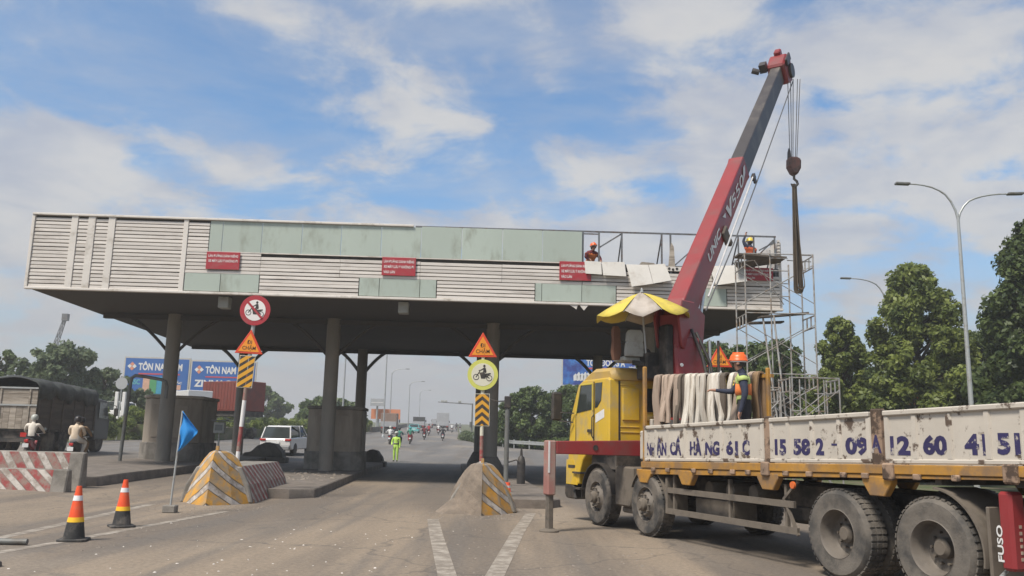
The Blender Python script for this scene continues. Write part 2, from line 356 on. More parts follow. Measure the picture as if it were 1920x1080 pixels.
mat('tarp', (0.028, 0.030, 0.029), 0.8, 0, 0.25, 2, (0.06, 0.066, 0.058), 0.4, 1.5, 0.4, 8)
mat('cargo_brown', (0.10, 0.078, 0.062), 0.85, 0, 0.2, 1.2, (0.06, 0.05, 0.042), 0.4, 1.0, stretch=(0.3, 0.3, 2), rnd=0.12)
mat('car_white', (0.68, 0.66, 0.64), 0.35, 0, 0.03, 2, coat=0.5); mat('car_teal', (0.14, 0.42, 0.41), 0.35, 0, 0.05, 2, coat=0.3); mat('car_grey', (0.25, 0.25, 0.25), 0.45, 0, 0.05, 2)
mat('car_dark', (0.06, 0.058, 0.055), 0.5, 0, 0.1, 2); mat('box_brown', (0.25, 0.17, 0.13), 0.7, 0, 0.12, 1.5); mat('box_grey', (0.36, 0.36, 0.365), 0.7, 0, 0.1, 1.5)
mat('light_red', (0.45, 0.02, 0.015), 0.3); mat('lamp_clear', (0.7, 0.7, 0.66), 0.2); mat('amber', (0.6, 0.13, 0.03), 0.4)
mat('bike_red', (0.30, 0.012, 0.02), 0.4, coat=0.3); mat('bike_black', (0.03, 0.03, 0.033), 0.4, coat=0.2); mat('bike_blue', (0.05, 0.1, 0.2), 0.4); mat('bike_white', (0.6, 0.6, 0.6), 0.4); mat('plate_white', (0.75, 0.75, 0.73), 0.5)
mat('skin', (0.36, 0.19, 0.125), 0.6, 0, 0.06, 6); mat('hair', (0.015, 0.012, 0.01), 0.7)
for nm, c in dict(cloth_cream=(0.66, 0.60, 0.52), cloth_beige=(0.62, 0.50, 0.375), cloth_khaki=(0.26, 0.165, 0.09), cloth_black=(0.028, 0.026, 0.03), cloth_navy=(0.03, 0.035, 0.06), cloth_grey=(0.2, 0.2, 0.2),
                  cloth_white=(0.68, 0.67, 0.65), cloth_lime=(0.52, 0.78, 0.14), cloth_orange=(0.78, 0.15, 0.05), cloth_red=(0.4, 0.03, 0.04), cloth_green=(0.05, 0.2, 0.14), cloth_trouser=(0.11, 0.1, 0.095), cloth_maroon=(0.16, 0.03, 0.035)).items():
    mat(nm, c, 0.9, 0, 0.12, 6, bump=0.25, bump_scale=25)
mat('vest_lime', (0.42, 0.50, 0.16), 0.8, 0, 0.08, 6); mat('vest_orange', (0.72, 0.20, 0.05), 0.8, 0, 0.08, 6)
mat('helmet_orange', (0.80, 0.13, 0.02), 0.35, 0, 0.04); mat('helmet_yellow', (0.75, 0.55, 0.06), 0.35); mat('helmet_grey', (0.42, 0.43, 0.39), 0.4); mat('helmet_black', (0.03, 0.025, 0.025), 0.4); mat('helmet_teal', (0.05, 0.3, 0.3), 0.4); mat('helmet_red', (0.4, 0.03, 0.03), 0.4)
mat('shoe', (0.04, 0.035, 0.03), 0.8)
mat('bark', (0.10, 0.08, 0.062), 0.95, 0, 0.25, 6, stretch=(2, 2, 0.4), bump=0.5, bump_scale=14)
leaf_mat('leaf_mid', (0.045, 0.074, 0.018), (0.265, 0.305, 0.075)); leaf_mat('leaf_dark', (0.028, 0.05, 0.018), (0.135, 0.175, 0.055)); leaf_mat('leaf_pale', (0.06, 0.09, 0.045), (0.21, 0.25, 0.13)); leaf_mat('leaf_bright', (0.06, 0.09, 0.018), (0.26, 0.31, 0.075)); leaf_mat('leaf_shade', (0.035, 0.06, 0.02), (0.16, 0.21, 0.065))
mat('roof_orange', (0.5, 0.13, 0.05), 0.8, 0, 0.15, 2); mat('wall_cream', (0.5, 0.46, 0.4), 0.85, 0, 0.1, 1.0); mat('roof_grey', (0.2, 0.2, 0.2), 0.8, 0, 0.1, 1)
mat('grass', (0.07, 0.09, 0.03), 1.0, 0, 0.3, 1.2, (0.16, 0.13, 0.085), 0.4, 0.5, 0.4, 10)
mat('pebble', (0.6, 0.55, 0.49), 0.9, 0, 0.2, 5)
mat('rubble', (0.22, 0.185, 0.15), 0.95, 0, 0.25, 5)
def road_mat():
    m = bpy.data.materials.new('road_dusty'); m.use_nodes = True; nt = m.node_tree; n = nt.nodes; l = nt.links; b = n['Principled BSDF']
    b.inputs['Roughness'].default_value = 0.88; b.inputs['Specular IOR Level'].default_value = 0.35
    tc = n.new('ShaderNodeTexCoord')
    def noise(scale, detail, stretch, rough=0.6, rot=0.0):
        mp = n.new('ShaderNodeMapping'); mp.inputs['Scale'].default_value = stretch; mp.inputs['Rotation'].default_value = (0, 0, rot); l.new(tc.outputs['Object'], mp.inputs[0])
        t = n.new('ShaderNodeTexNoise'); t.inputs['Scale'].default_value = scale; t.inputs['Detail'].default_value = detail; t.inputs['Roughness'].default_value = rough; l.new(mp.outputs[0], t.inputs['Vector']); return t.outputs['Fac']
    def rng(v, a, b_, c=0.0, d=1.0):
        r = n.new('ShaderNodeMapRange'); r.interpolation_type = 'SMOOTHSTEP'
        for k, x in (('From Min', a), ('From Max', b_), ('To Min', c), ('To Max', d)): r.inputs[k].default_value = x
        l.new(v, r.inputs['Value']); return r.outputs[0]
    def mix(f, a, c):
        x = n.new('ShaderNodeMix'); x.data_type = 'RGBA'
        for s_, v in ((6, a), (7, c)):
            if isinstance(v, tuple): x.inputs[s_].default_value = (*v, 1)
            else: l.new(v, x.inputs[s_])
        if isinstance(f, float): x.inputs[0].default_value = f
        else: l.new(f, x.inputs[0])
        return x.outputs[2]
    sep = n.new('ShaderNodeSeparateXYZ'); l.new(tc.outputs['Object'], sep.inputs[0])
    # dust lies thick around the works, the open road beyond is swept clean by traffic
    def madd(a, k, c):
        m_ = n.new('ShaderNodeMath'); m_.operation = 'MULTIPLY_ADD'; l.new(a, m_.inputs[0]); m_.inputs[1].default_value = k
        if isinstance(c, float): m_.inputs[2].default_value = c
        else: l.new(c, m_.inputs[2])
        return m_.outputs[0]
    yy = madd(noise(0.12, 4, (1, 1, 1)), 22.0, sep.outputs['Y'])
    clean = rng(yy, 38.0, 62.0)
    lane = rng(noise(0.35, 5, (1.5, 0.16, 1), 0.55, R(4)), 0.42, 0.62)
    dust = mix(lane, (0.160, 0.131, 0.104), (0.262, 0.206, 0.15))
    asp = mix(rng(noise(0.25, 5, (1.2, 0.12, 1)), 0.35, 0.65), (0.135, 0.128, 0.122), (0.18, 0.168, 0.156))
    c = mix(clean, dust, asp)
    tyre = rng(noise(0.55, 3, (2.2, 0.10, 1), 0.5, R(3)), 0.50, 0.66, 0.0, 0.65)
    c = mix(tyre, c, (0.14, 0.122, 0.105))
    patch = rng(noise(0.16, 5, (1, 0.5, 1)), 0.5, 0.66, 0.0, 0.45); c = mix(patch, c, (0.33, 0.272, 0.21))
    stain = rng(noise(0.9, 6, (1, 1, 1), 0.7), 0.58, 0.70, 0.0, 0.55); c = mix(stain, c, (0.11, 0.1, 0.09))
    fine = rng(noise(16.0, 6, (1, 1, 1), 0.75), 0.3, 0.75, 0.78, 1.22)
    mul = n.new('ShaderNodeMix'); mul.data_type = 'RGBA'; mul.blend_type = 'MULTIPLY'; mul.inputs[0].default_value = 1.0; l.new(c, mul.inputs[6]); l.new(fine, mul.inputs[7])
    # hairline cracks
    v = n.new('ShaderNodeTexVoronoi'); v.feature = 'DISTANCE_TO_EDGE'; v.inputs['Scale'].default_value = 0.28; v.inputs['Randomness'].default_value = 1.0
    wv = n.new('ShaderNodeTexNoise'); wv.inputs['Scale'].default_value = 1.3; wv.inputs['Detail'].default_value = 4; l.new(tc.outputs['Object'], wv.inputs['Vector'])
    va = n.new('ShaderNodeVectorMath'); va.operation = 'ADD'; l.new(tc.outputs['Object'], va.inputs[0]); l.new(wv.outputs['Color'], va.inputs[1]); l.new(va.outputs[0], v.inputs['Vector'])
    crack = rng(v.outputs['Distance'], 0.0, 0.012, 0.5, 0.0)
    c2 = mix(crack, mul.outputs[2], (0.08, 0.072, 0.065))
    l.new(c2, b.inputs['Base Color'])
    bp = n.new('ShaderNodeBump'); bp.inputs['Strength'].default_value = 0.35; bp.inputs['Distance'].default_value = 0.02; l.new(noise(28.0, 5, (1, 1, 1), 0.7), bp.inputs['Height']); l.new(bp.outputs[0], b.inputs['Normal'])
    MAT['road_dusty'] = m
road_mat()
# ---------------------------------------------------------------- the lie of the land
def rise(y):
    return max(0.0, 0.011 * ((y - 45) + math.sqrt((y - 45) ** 2 + 100)) - 0.1) if y > 0 else 0.0
def G(x, y):
    """ground height: level at the plaza, cambered up to the left, climbing to the bridge beyond"""
    c = -x - 7; c = min(0.5 * (c + math.sqrt(c * c + 1)), 15.0)
    return rise(min(y, 420)) + 0.033 * c
def interp(tab, y):
    if y <= tab[0][0]: return tab[0][1]
    for (a, va), (b, vb) in zip(tab, tab[1:]):
        if y <= b: return va + (vb - va) * (y - a) / (b - a)
    return tab[-1][1]
LEFT_EDGE = [(-30, -30), (63, -29.5), (130, -20.5), (430, -39)]
RIGHT_EDGE = [(-30, 13), (62, 13), (72, 10.5), (78, 4.6), (84, 0.3), (98, -3.6), (115, -6.2), (130, -7.4), (430, -26)]
def grid_sheet(name, xs_of, ys, zoff, mt, nx):
    vs = []; fs = []
    for y in ys:
        xs = xs_of(y)
        for x in xs: vs.append((x, y, G(x, y) + zoff))
    for j in range(len(ys) - 1):
        for i in range(nx - 1): fs.append((j*nx+i, j*nx+i+1, (j+1)*nx+i+1, (j+1)*nx+i))
    mb = MB(); mb.add(vs, fs); o = mb.build(name, mt, smooth=60)
    return tag(o, kind='structure')
def spread(a, b, n): return [a + (b - a) * k / (n - 1) for k in range(n)]
gx = [-3000, -1200, -500, -200, -100, -60] + spread(-45, 35, 41) + [60, 100, 200, 500, 1200, 3000]
gy = [-200, -60] + spread(-20, 120, 71) + spread(126, 420, 40) + [600, 1000, 2000, 4000]
grid_sheet('ground', lambda y: gx, gy, -0.16, MAT['grass'], len(gx))
ry = spread(-20, 120, 71) + spread(126, 420, 40)
grid_sheet('road', lambda y: spread(interp(LEFT_EDGE, y), interp(RIGHT_EDGE, y), 40), ry, 0.0, MAT['road_dusty'], 40)

# toll plaza frame: s runs along the canopy front, t away from the camera along the lanes
TO = Vector((-15.7, 27.15, 0)); TYAW = 2.2; TAX = 4.0
EX = Vector((math.cos(R(TYAW)), math.sin(R(TYAW)), 0)); EY = Vector((-math.sin(R(TAX)), math.cos(R(TAX)), 0))
def TW(s, t, z=0.0):
    p = TO + EX * s + EY * t; p.z = z; return p
COL_S = (3.1, 9.2, 15.4, 21.5)

# painted lines, each a worn sheet 4 mm above the road
def strip(name, pts, w, mt=None, zoff=0.004):
    mb = MB(); pts2 = []
    for (x0, y0), (x1, y1) in zip(pts, pts[1:]):
        k = max(1, int(math.hypot(x1-x0, y1-y0) / 1.0))
        for i in range(k): pts2.append((x0+(x1-x0)*i/k, y0+(y1-y0)*i/k))
    pts2.append(pts[-1]); vs = []
    for i, (x, y) in enumerate(pts2):
        a = pts2[max(i-1, 0)]; b = pts2[min(i+1, len(pts2)-1)]; d = Vector((b[0]-a[0], b[1]-a[1])).normalized(); nx, ny = -d.y, d.x
        for s in (1, -1):
            X, Y_ = x + nx*w/2*s, y + ny*w/2*s; vs.append((X, Y_, G(X, Y_) + zoff))
    mb.add(vs, [(2*i, 2*i+1, 2*i+3, 2*i+2) for i in range(len(pts2)-1)])
    return tag(mb.build(name, mt or MAT['line_paint']), kind='structure')
strip('road_marking', [(-6.7, 9.6), (-7.1, 12.4), (-7.38, 16.4), (-7.5, 18.6)], 0.17)
strip('road_marking', [(-6.65, 9.0), (-6.15, 12.2), (-5.6, 17.6)], 0.17)
strip('road_marking', [(-0.47, 7.0), (-0.66, 10.14), (-1.12, 14.2), (-1.42, 17.0)], 0.22)
strip('road_marking', [(-0.3, 7.0), (-0.12, 10.2), (0.2, 15.0), (0.52, 18.9)], 0.22)
for k in range(9):
    a = Vector((-9.8 + k * 1.55, 72.0 - k * 0.42)); strip('road_marking', [(a.x, a.y), (a.x + 0.95, a.y - 0.26)], 0.24, zoff=0.012)
for k in range(9):
    y = 84 + k * 16; strip('road_marking', [(-12.0 - (y-84)*0.066, y), (-12.0 - (y+5-84)*0.066, y + 5)], 0.2, zoff=0.012)

# lane islands with real kerbs
def island(s_c, t0, t1, hw, h=0.2):
    mb = MB(); top = []; n = 14
    outline = []
    for k in range(n + 1): outline.append((s_c + hw, t0 + 0.6 + (t1 - t0 - 1.2) * k / n))
    outline += [(s_c + hw*0.6, t1), (s_c - hw*0.6, t1)]
    for k in range(n, -1, -1): outline.append((s_c - hw, t0 + 0.6 + (t1 - t0 - 1.2) * k / n))
    outline += [(s_c - hw*0.6, t0), (s_c + hw*0.6, t0)]
    random.seed(int(s_c * 10)); rings = []
    for dz, inset in ((-0.1, 0.0), (h - 0.03, 0.015), (h, 0.045)):
        rg = []
        for (s, t) in outline:
            p = TW(s - inset * (1 if s > s_c else -1), t); rg.append((p.x, p.y, G(p.x, p.y) + dz + (random.uniform(-0.012, 0.012) if dz > 0 else 0)))
        rings.append(rg)
    mb.loft(rings, caps=False); ring = rings[-1]; m = len(ring); vs = ring; fs = []
    for k in range(n): fs.append((k, k+1, 2*n+3-k-1 + 0, 2*n+3-k))
    fs2 = []
    right = list(range(0, n+1)); left = list(range(2*n+3, n+2, -1))
    for k in range(n): fs2.append((right[k], right[k+1], left[k+1], left[k]))
    fs2.append((n, n+1, n+2, n+3)); fs2.append((2*n+3, 2*n+4, 2*n+5, 0))
    mb.add(vs, fs2)
    return tag(mb.build('lane_island', MAT['kerb_concrete'], smooth=40), kind='structure')
island(COL_S[0] + 0.05, -5.4, 19.0, 1.65, 0.25)
island(COL_S[1], -6.2, 19.5, 1.3, 0.22)
island(COL_S[2] + 0.1, -7.6, 19.5, 1.0, 0.2)
island(COL_S[3] + 0.3, -7.5, 19.5, 1.1, 0.2)

# ---------------------------------------------------------------- toll canopy
canopy = thing('toll_canopy', 'wide flat toll plaza canopy with slatted fascia, green panels and a stripped frame corner', 'canopy', T(*TO) @ RZ(TYAW))
CW, CD, Z0, Z1 = 24.75, 19.0, 6.0, 8.5
def sk(s, t): return s - 0.0314 * t
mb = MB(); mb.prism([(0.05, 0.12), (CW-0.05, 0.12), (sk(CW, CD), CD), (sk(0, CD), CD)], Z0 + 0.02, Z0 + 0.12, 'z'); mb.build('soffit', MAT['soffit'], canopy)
mb = MB(); mb.prism([(0.1, 0.2), (CW-0.1, 0.2), (sk(CW, CD)-0.1, CD-0.1), (sk(0, CD)+0.1, CD-0.1)], 6.75, 6.9, 'z'); mb.build('roof_deck', MAT['roof_grey'], canopy)
for a, b in (((0, 0.1), (sk(0, CD), CD)), ((CW, 0.1), (sk(CW, CD), CD)), ((sk(0, CD), CD), (sk(CW, CD), CD))):
    mb = MB(); mb.bar((a[0], a[1], 7.2), (b[0], b[1], 7.2), 0.1, 2.3); mb.build('side_fascia', MAT['slat_metal'], canopy)
# dark void behind the louvres, only where cladding is still up
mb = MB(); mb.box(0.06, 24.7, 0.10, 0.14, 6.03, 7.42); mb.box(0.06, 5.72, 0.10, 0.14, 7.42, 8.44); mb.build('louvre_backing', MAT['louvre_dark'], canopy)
SLAT_CACHE = {}
random.seed(4)
def slat(x0, x1, z, mt='slat_metal'):
    key = (round(x1 - x0, 2), mt)
    if key not in SLAT_CACHE:
        L = x1 - x0; mb = MB(); n = max(1, int(L / 0.7)); rings = []
        prof = [(0.06, -0.040), (0.012, -0.060), (-0.004, -0.050), (0.0, 0.036), (0.018, 0.046), (0.06, 0.040)]
        for i in range(n + 1):
            rings.append([(L * i / n, y, zz) for y, zz in prof])
        mb.loft(rings); SLAT_CACHE[key] = mb.mesh('slat', MAT[mt])
    o = link('slat', SLAT_CACHE[key], canopy)
    o.location = (x0, random.uniform(-0.006, 0.006), z + random.uniform(-0.006, 0.006)); o.rotation_euler = (R(random.uniform(-5, 3)), R(random.uniform(-0.12, 0.12)), 0)
PITCH = 0.1225
rows_full = [6.115 + PITCH * k for k in range(19)]
for z in rows_full:
    for a, b in ((0.08, 1.23), (1.46, 1.77), (2.02, 2.42), (2.66, 4.86)): slat(a, b, z)
    if z > 6.72: slat(5.03, 5.70 if z > 7.35 else 7.44, z)
mid = [z for z in rows_full if 6.72 < z < 7.33]; low = [z for z in rows_full if z < 6.66]
for z in mid:
    for a, b in ((7.45, 10.03), (10.04, 12.66), (12.67, 15.36), (15.37, 18.03)): slat(a, b, z)
    if z < 7.2:
        for a, b in ((18.05, 20.72), (20.73, 22.4), (22.42, 24.68)): slat(a, b, z)
for z in low:
    for a, b in ((7.46, 10.67), (13.24, 16.46), (19.19, 21.67), (22.9, 24.68)): slat(a, b, z)
for a, b in ((1.235, 1.45), (1.775, 2.01), (2.425, 2.65), (4.865, 5.02)):
    mb = MB(); mb.box(a, b, -0.03, 0.09, 6.04, 8.44); mb.build('cover_strip', MAT['trim_metal'], canopy, bevel=0.008)
def gpanel(x0, x1, z0, z1):
    mb = MB(); mb.box(x0 + 0.008, x1 - 0.008, 0.0 + random.uniform(-0.006, 0.006), 0.05, z0, z1)
    mb.build('green_panel', MAT['green_panel'], canopy, bevel=0.004)
gx_ = [5.72, 6.14, 7.42, 8.73, 10.02, 11.34, 12.66, 14.01, 15.36, 16.70, 18.03]
for a, b in zip(gx_, gx_[1:]): gpanel(a, b, 7.41, 8.43 + (0 if b < 12.7 else 0.035))
for xs in ((5.03, 6.19, 7.44), (10.69, 11.35, 12.68, 13.22), (16.48, 16.70, 18.03, 19.17), (21.69, 22.88)):
    for a, b in zip(xs, xs[1:]): gpanel(a, b, 6.08, 6.67)
mb = MB(); mb.box(-0.02, 12.4, -0.07, 0.12, 8.44, 8.51); mb.build('coping', MAT['trim_metal'], canopy, bevel=0.01)
mb = MB(); mb.box(-0.02, 24.77, -0.05, 0.12, 5.98, 6.055); mb.build('edge_trim', MAT['trim_metal'], canopy, bevel=0.01)
mb = MB(); mb.box(-0.03, 0.07, -0.04, 0.12, 6.06, 8.435); mb.build('corner_trim', MAT['trim_metal'], canopy, bevel=0.01)
mb = MB(); mb.box(5.03, 18.03, -0.012, 0.06, 7.375, 7.405); mb.build('ledge_trim', MAT['trim_metal'], canopy)
# bare frame where the cladding has come off
def member(name, p0, p1, w=0.05, mt='frame_steel'):
    m_ = MB(); m_.bar(p0, p1, w, w); return m_.build(name, MAT[mt], canopy)
member('frame_rail', (12.45, 0.06, 8.475), (24.62, 0.06, 8.53)); member('frame_rail', (18.05, 0.06, 7.32), (24.68, 0.06, 7.32), 0.06)
member('frame_rail', (18.05, 0.06, 8.42), (18.60, 0.06, 8.42), 0.04)
for x in (18.06, 18.60, 19.37, 20.72, 21.02, 23.33, 23.86, 24.58): member('frame_post', (x, 0.06, 6.9), (x, 0.06, 8.5), 0.055 if x < 21.5 else 0.045)
for a, b in (((18.63, 7.98), (19.36, 8.46)), ((21.1, 7.38), (22.0, 8.2)), ((23.9, 7.75), (24.55, 8.42)), ((24.05, 8.05), (24.58, 8.35))): member('frame_brace', (a[0], 0.09, a[1]), (b[0], 0.09, b[1]), 0.045)
for x in (18.06, 19.37, 20.72, 22.0, 23.33, 24.58): member('frame_strut', (x, 0.1, 8.4), (x + 0.02, 1.6, 6.95), 0.04)
m_ = MB(); m_.prism([(20.93, 7.35), (21.16, 7.35), (21.12, 8.05), (21.04, 8.2), (20.99, 8.0)], 0.0, 0.035, 'y'); m_.build('loose_board', MAT['wood_grey'], canopy)
m_ = MB(); m_.prism([(24.28, 7.58), (24.6, 7.6), (24.6, 8.46), (24.5, 8.4)], 0.08, 0.13, 'y'); m_.build('corner_panel', MAT['slat_metal'], canopy)
m_ = MB()
for k in range(8): m_.box(24.66, 24.74, 0.02, 0.12, 7.58 + k*0.11, 7.64 + k*0.11)
m_.build('corner_louvre', MAT['slat_metal'], canopy)
# loosened white sheets hanging off the frame
def sheet(pts, y0, y1):
    a, b, c, d = pts; m_ = MB(); vs = []
    for (x, z), yy in ((a, y0), (b, y0), (c, y1), (d, y1)): vs.append((x, yy, z))
    for (x, z), yy in ((a, y0), (b, y0), (c, y1), (d, y1)): vs.append((x, yy + 0.035, z))
    m_.add(vs, [(0,1,2,3),(7,6,5,4),(0,4,5,1),(1,5,6,2),(2,6,7,3),(3,7,4,0)]); m_.build('hanging_sheet', MAT['white_panel'], canopy)
sheet(((18.1, 7.47), (18.66, 7.45), (18.67, 7.0), (18.13, 7.02)), -0.06, -0.16)
sheet(((18.68, 7.45), (19.44, 7.47), (19.48, 6.96), (18.71, 6.98)), -0.06, -0.18)
sheet(((19.49, 7.39), (20.23, 7.39), (20.35, 6.72), (19.64, 6.60)), -0.08, -0.30)
sheet(((20.245, 7.39), (20.79, 7.45), (20.97, 6.86), (20.365, 6.73)), -0.08, -0.27)
sheet(((22.27, 7.41), (23.44, 7.49), (23.48, 6.90), (22.44, 6.73)), -0.08, -0.32)
m_ = MB(); m_.box(20.82, 21.6, -0.02, 0.03, 7.22, 7.37)
m_.build('hole_rail', MAT['trim_metal'], canopy)
for k in range(3): 
    m_ = MB(); m_.lathe([(0.0, 0), (0.045, 0), (0.045, 0.01), (0, 0.01)], 10, T(20.95 + 0.13*k, -0.03, 7.3 - 0.03*(k % 2)) @ RX(-90)); m_.build('rail_hole', MAT['black_paint'], canopy)
m_ = MB(); m_.prism([(20.05, 7.40), (20.6, 7.40), (20.45, 7.5), (20.05, 7.53)], 0.1, 0.5, 'y'); m_.build('loose_board', MAT['wood_grey'], canopy)
# lamps under the front edge
for x in (6.02, 11.95): 
    m_ = MB(); m_.box(x, x + 0.34, 0.5, 0.9, 5.62, 6.0); m_.build('soffit_lamp', MAT['seat_grey'], canopy, bevel=0.02)
# torn flashing under the edge
m_ = MB(); m_.prism([(17.6, 5.98), (17.9, 5.98), (17.85, 5.83), (17.75, 5.9)], -0.02, -0.01, 'y'); m_.prism([(17.95, 5.98), (18.25, 5.98), (18.1, 5.8)], -0.03, -0.02, 'y'); m_.build('torn_flashing', MAT['trim_metal'], canopy)
# columns with curved arms
def column(s, t, reach, arm_z):
    x = sk(s, t); w = canopy.matrix_world @ Vector((x, t, 0)); gz = G(w.x, w.y) + 0.15
    m_ = MB(); m_.lathe([(0.275, gz), (0.265, Z0 + 0.03)], 20, T(x, t, 0)); c = m_.build('column', MAT['column_paint'], canopy, smooth=40)
    if s > 12: m_ = MB(); m_.lathe([(0.62, gz - 0.05), (0.60, gz + 0.2), (0.42, gz + 0.55), (0.30, gz + 0.75), (0.0, gz + 0.75)], 16, T(x, t, 0)); m_.build('column_base', MAT['dark_concrete'], c, smooth=30)
    for dx, dy in ((-1, 0), (1, 0)):
        pts = []
        for k in range(9):
            a = k / 8 * math.pi / 2; r_ = reach * (1 - math.cos(a)); zz = arm_z + (Z0 - arm_z) * math.sin(a) * 1.0
            u = k / 8; r_ = reach * u; zz = arm_z + (Z0 + 0.02 - arm_z) * (1 - (1 - u) ** 1.6)
            pts.append((x + dx * (0.2 + r_), t + dy * (0.2 + r_), zz))
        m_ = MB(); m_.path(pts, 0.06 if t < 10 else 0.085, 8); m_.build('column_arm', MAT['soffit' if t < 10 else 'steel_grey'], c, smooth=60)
for s in COL_S:
    column(s, 5.5, 2.0, 4.6); column(s, 17.0, 1.35, 4.9)
# beams under the soffit along the column lines
for t in (5.5, 17.0):
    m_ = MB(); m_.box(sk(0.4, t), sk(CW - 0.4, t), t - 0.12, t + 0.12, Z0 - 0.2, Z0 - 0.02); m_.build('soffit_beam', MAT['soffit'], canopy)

# ---------------------------------------------------------------- red lane signs on the fascia
def lane_sign(x0, x1, z0, z1, lines, label):
    m_ = MB(); m_.box(x0, x1, -0.062, -0.035, z0, z1)
    o = m_.build('lane_sign', MAT['sign_red'], bevel=0.006, M=canopy.matrix_world.copy()); tag(o, label, 'sign', 'red lane signs on the canopy fascia')
    h = z1 - z0
    for k, (txt, wf) in enumerate(lines):
        zt = z1 - h * (0.12 + 0.29 * k); m_ = MB(); put_text(m_, txt, x0 + 0.06, x0 + 0.06 + (x1-x0-0.12) * wf, zt - h*0.185, zt, T(0, -0.064, 0), bold=0.018); m_.build('lettering', MAT['sign_white'], o)
LN = [('LÀN ĐƯỜNG DÀNH RIÊNG', 1.0), ('XE MÁY LƯU Ý KHÔNG ĐI', 1.0), ('VÀO LÀN', 0.38)]
lane_sign(5.70, 6.78, 6.80, 7.38, LN[:2], 'red sign with two lines of white lettering at the left of the fascia')
lane_sign(11.41, 12.52, 6.77, 7.38, LN, 'red sign with three lines of white lettering in the middle of the fascia')
lane_sign(17.27, 18.33, 6.79, 7.43, LN, 'red sign on the fascia half covered by the hanging white sheets')
lane_sign(23.42, 24.45, 6.98, 7.42, LN, 'red sign behind the scaffold poles at the right end of the fascia')

# ---------------------------------------------------------------- toll booths left as bare blocks
def booth(s, t, hw, depth, h, label, roofmat):
    p = TW(s, t); gz = G(p.x, p.y) + 0.18
    o = thing('toll_booth', label, 'booth', T(p.x, p.y, gz) @ RZ(TAX), 'closed toll booths on the islands')
    ch = 0.35
    poly = [(-hw+ch, 0), (hw-ch, 0), (hw, ch), (hw, depth), (-hw, depth), (-hw, ch)]
    m_ = MB(); m_.prism(poly, 0.0, h, 'z'); m_.build('wall', MAT['booth_paint'], o, bevel=0.03)
    m_ = MB(); m_.prism([(a*1.06, b*1.06-0.06) for a, b in poly], -0.1, 0.75, 'z'); m_.build('plinth', MAT['concrete'], o, bevel=0.02)
    m_ = MB(); m_.prism([(a*1.05, b*1.05-0.05) for a, b in poly], h + 0.002, h + 0.12, 'z'); m_.build('roof_slab', MAT[roofmat], o, bevel=0.02)
    for k, (x0, x1) in enumerate(((-hw+ch+0.08, -0.06), (0.06, hw-ch-0.08))):
        m_ = MB(); m_.box(x0, x1, -0.025, 0.01, 0.95, h-0.25); m_.build('boarded_window', MAT['booth_paint'], o, bevel=0.01)
    m_ = MB(); m_.box(hw-0.01, hw+0.025, 0.7, depth-0.5, 0.95, h-0.25); m_.build('boarded_window', MAT['booth_paint'], o, bevel=0.01)
    return o
booth(COL_S[0] - 0.18, 6.5, 1.1, 2.6, 2.45, 'grey concrete toll booth behind the left column, bent pipe beside it', 'booth_paint')
booth(COL_S[1] + 0.1, 6.3, 1.05, 2.4, 2.38, 'grey toll booth with pale roof slab behind the second column', 'concrete')
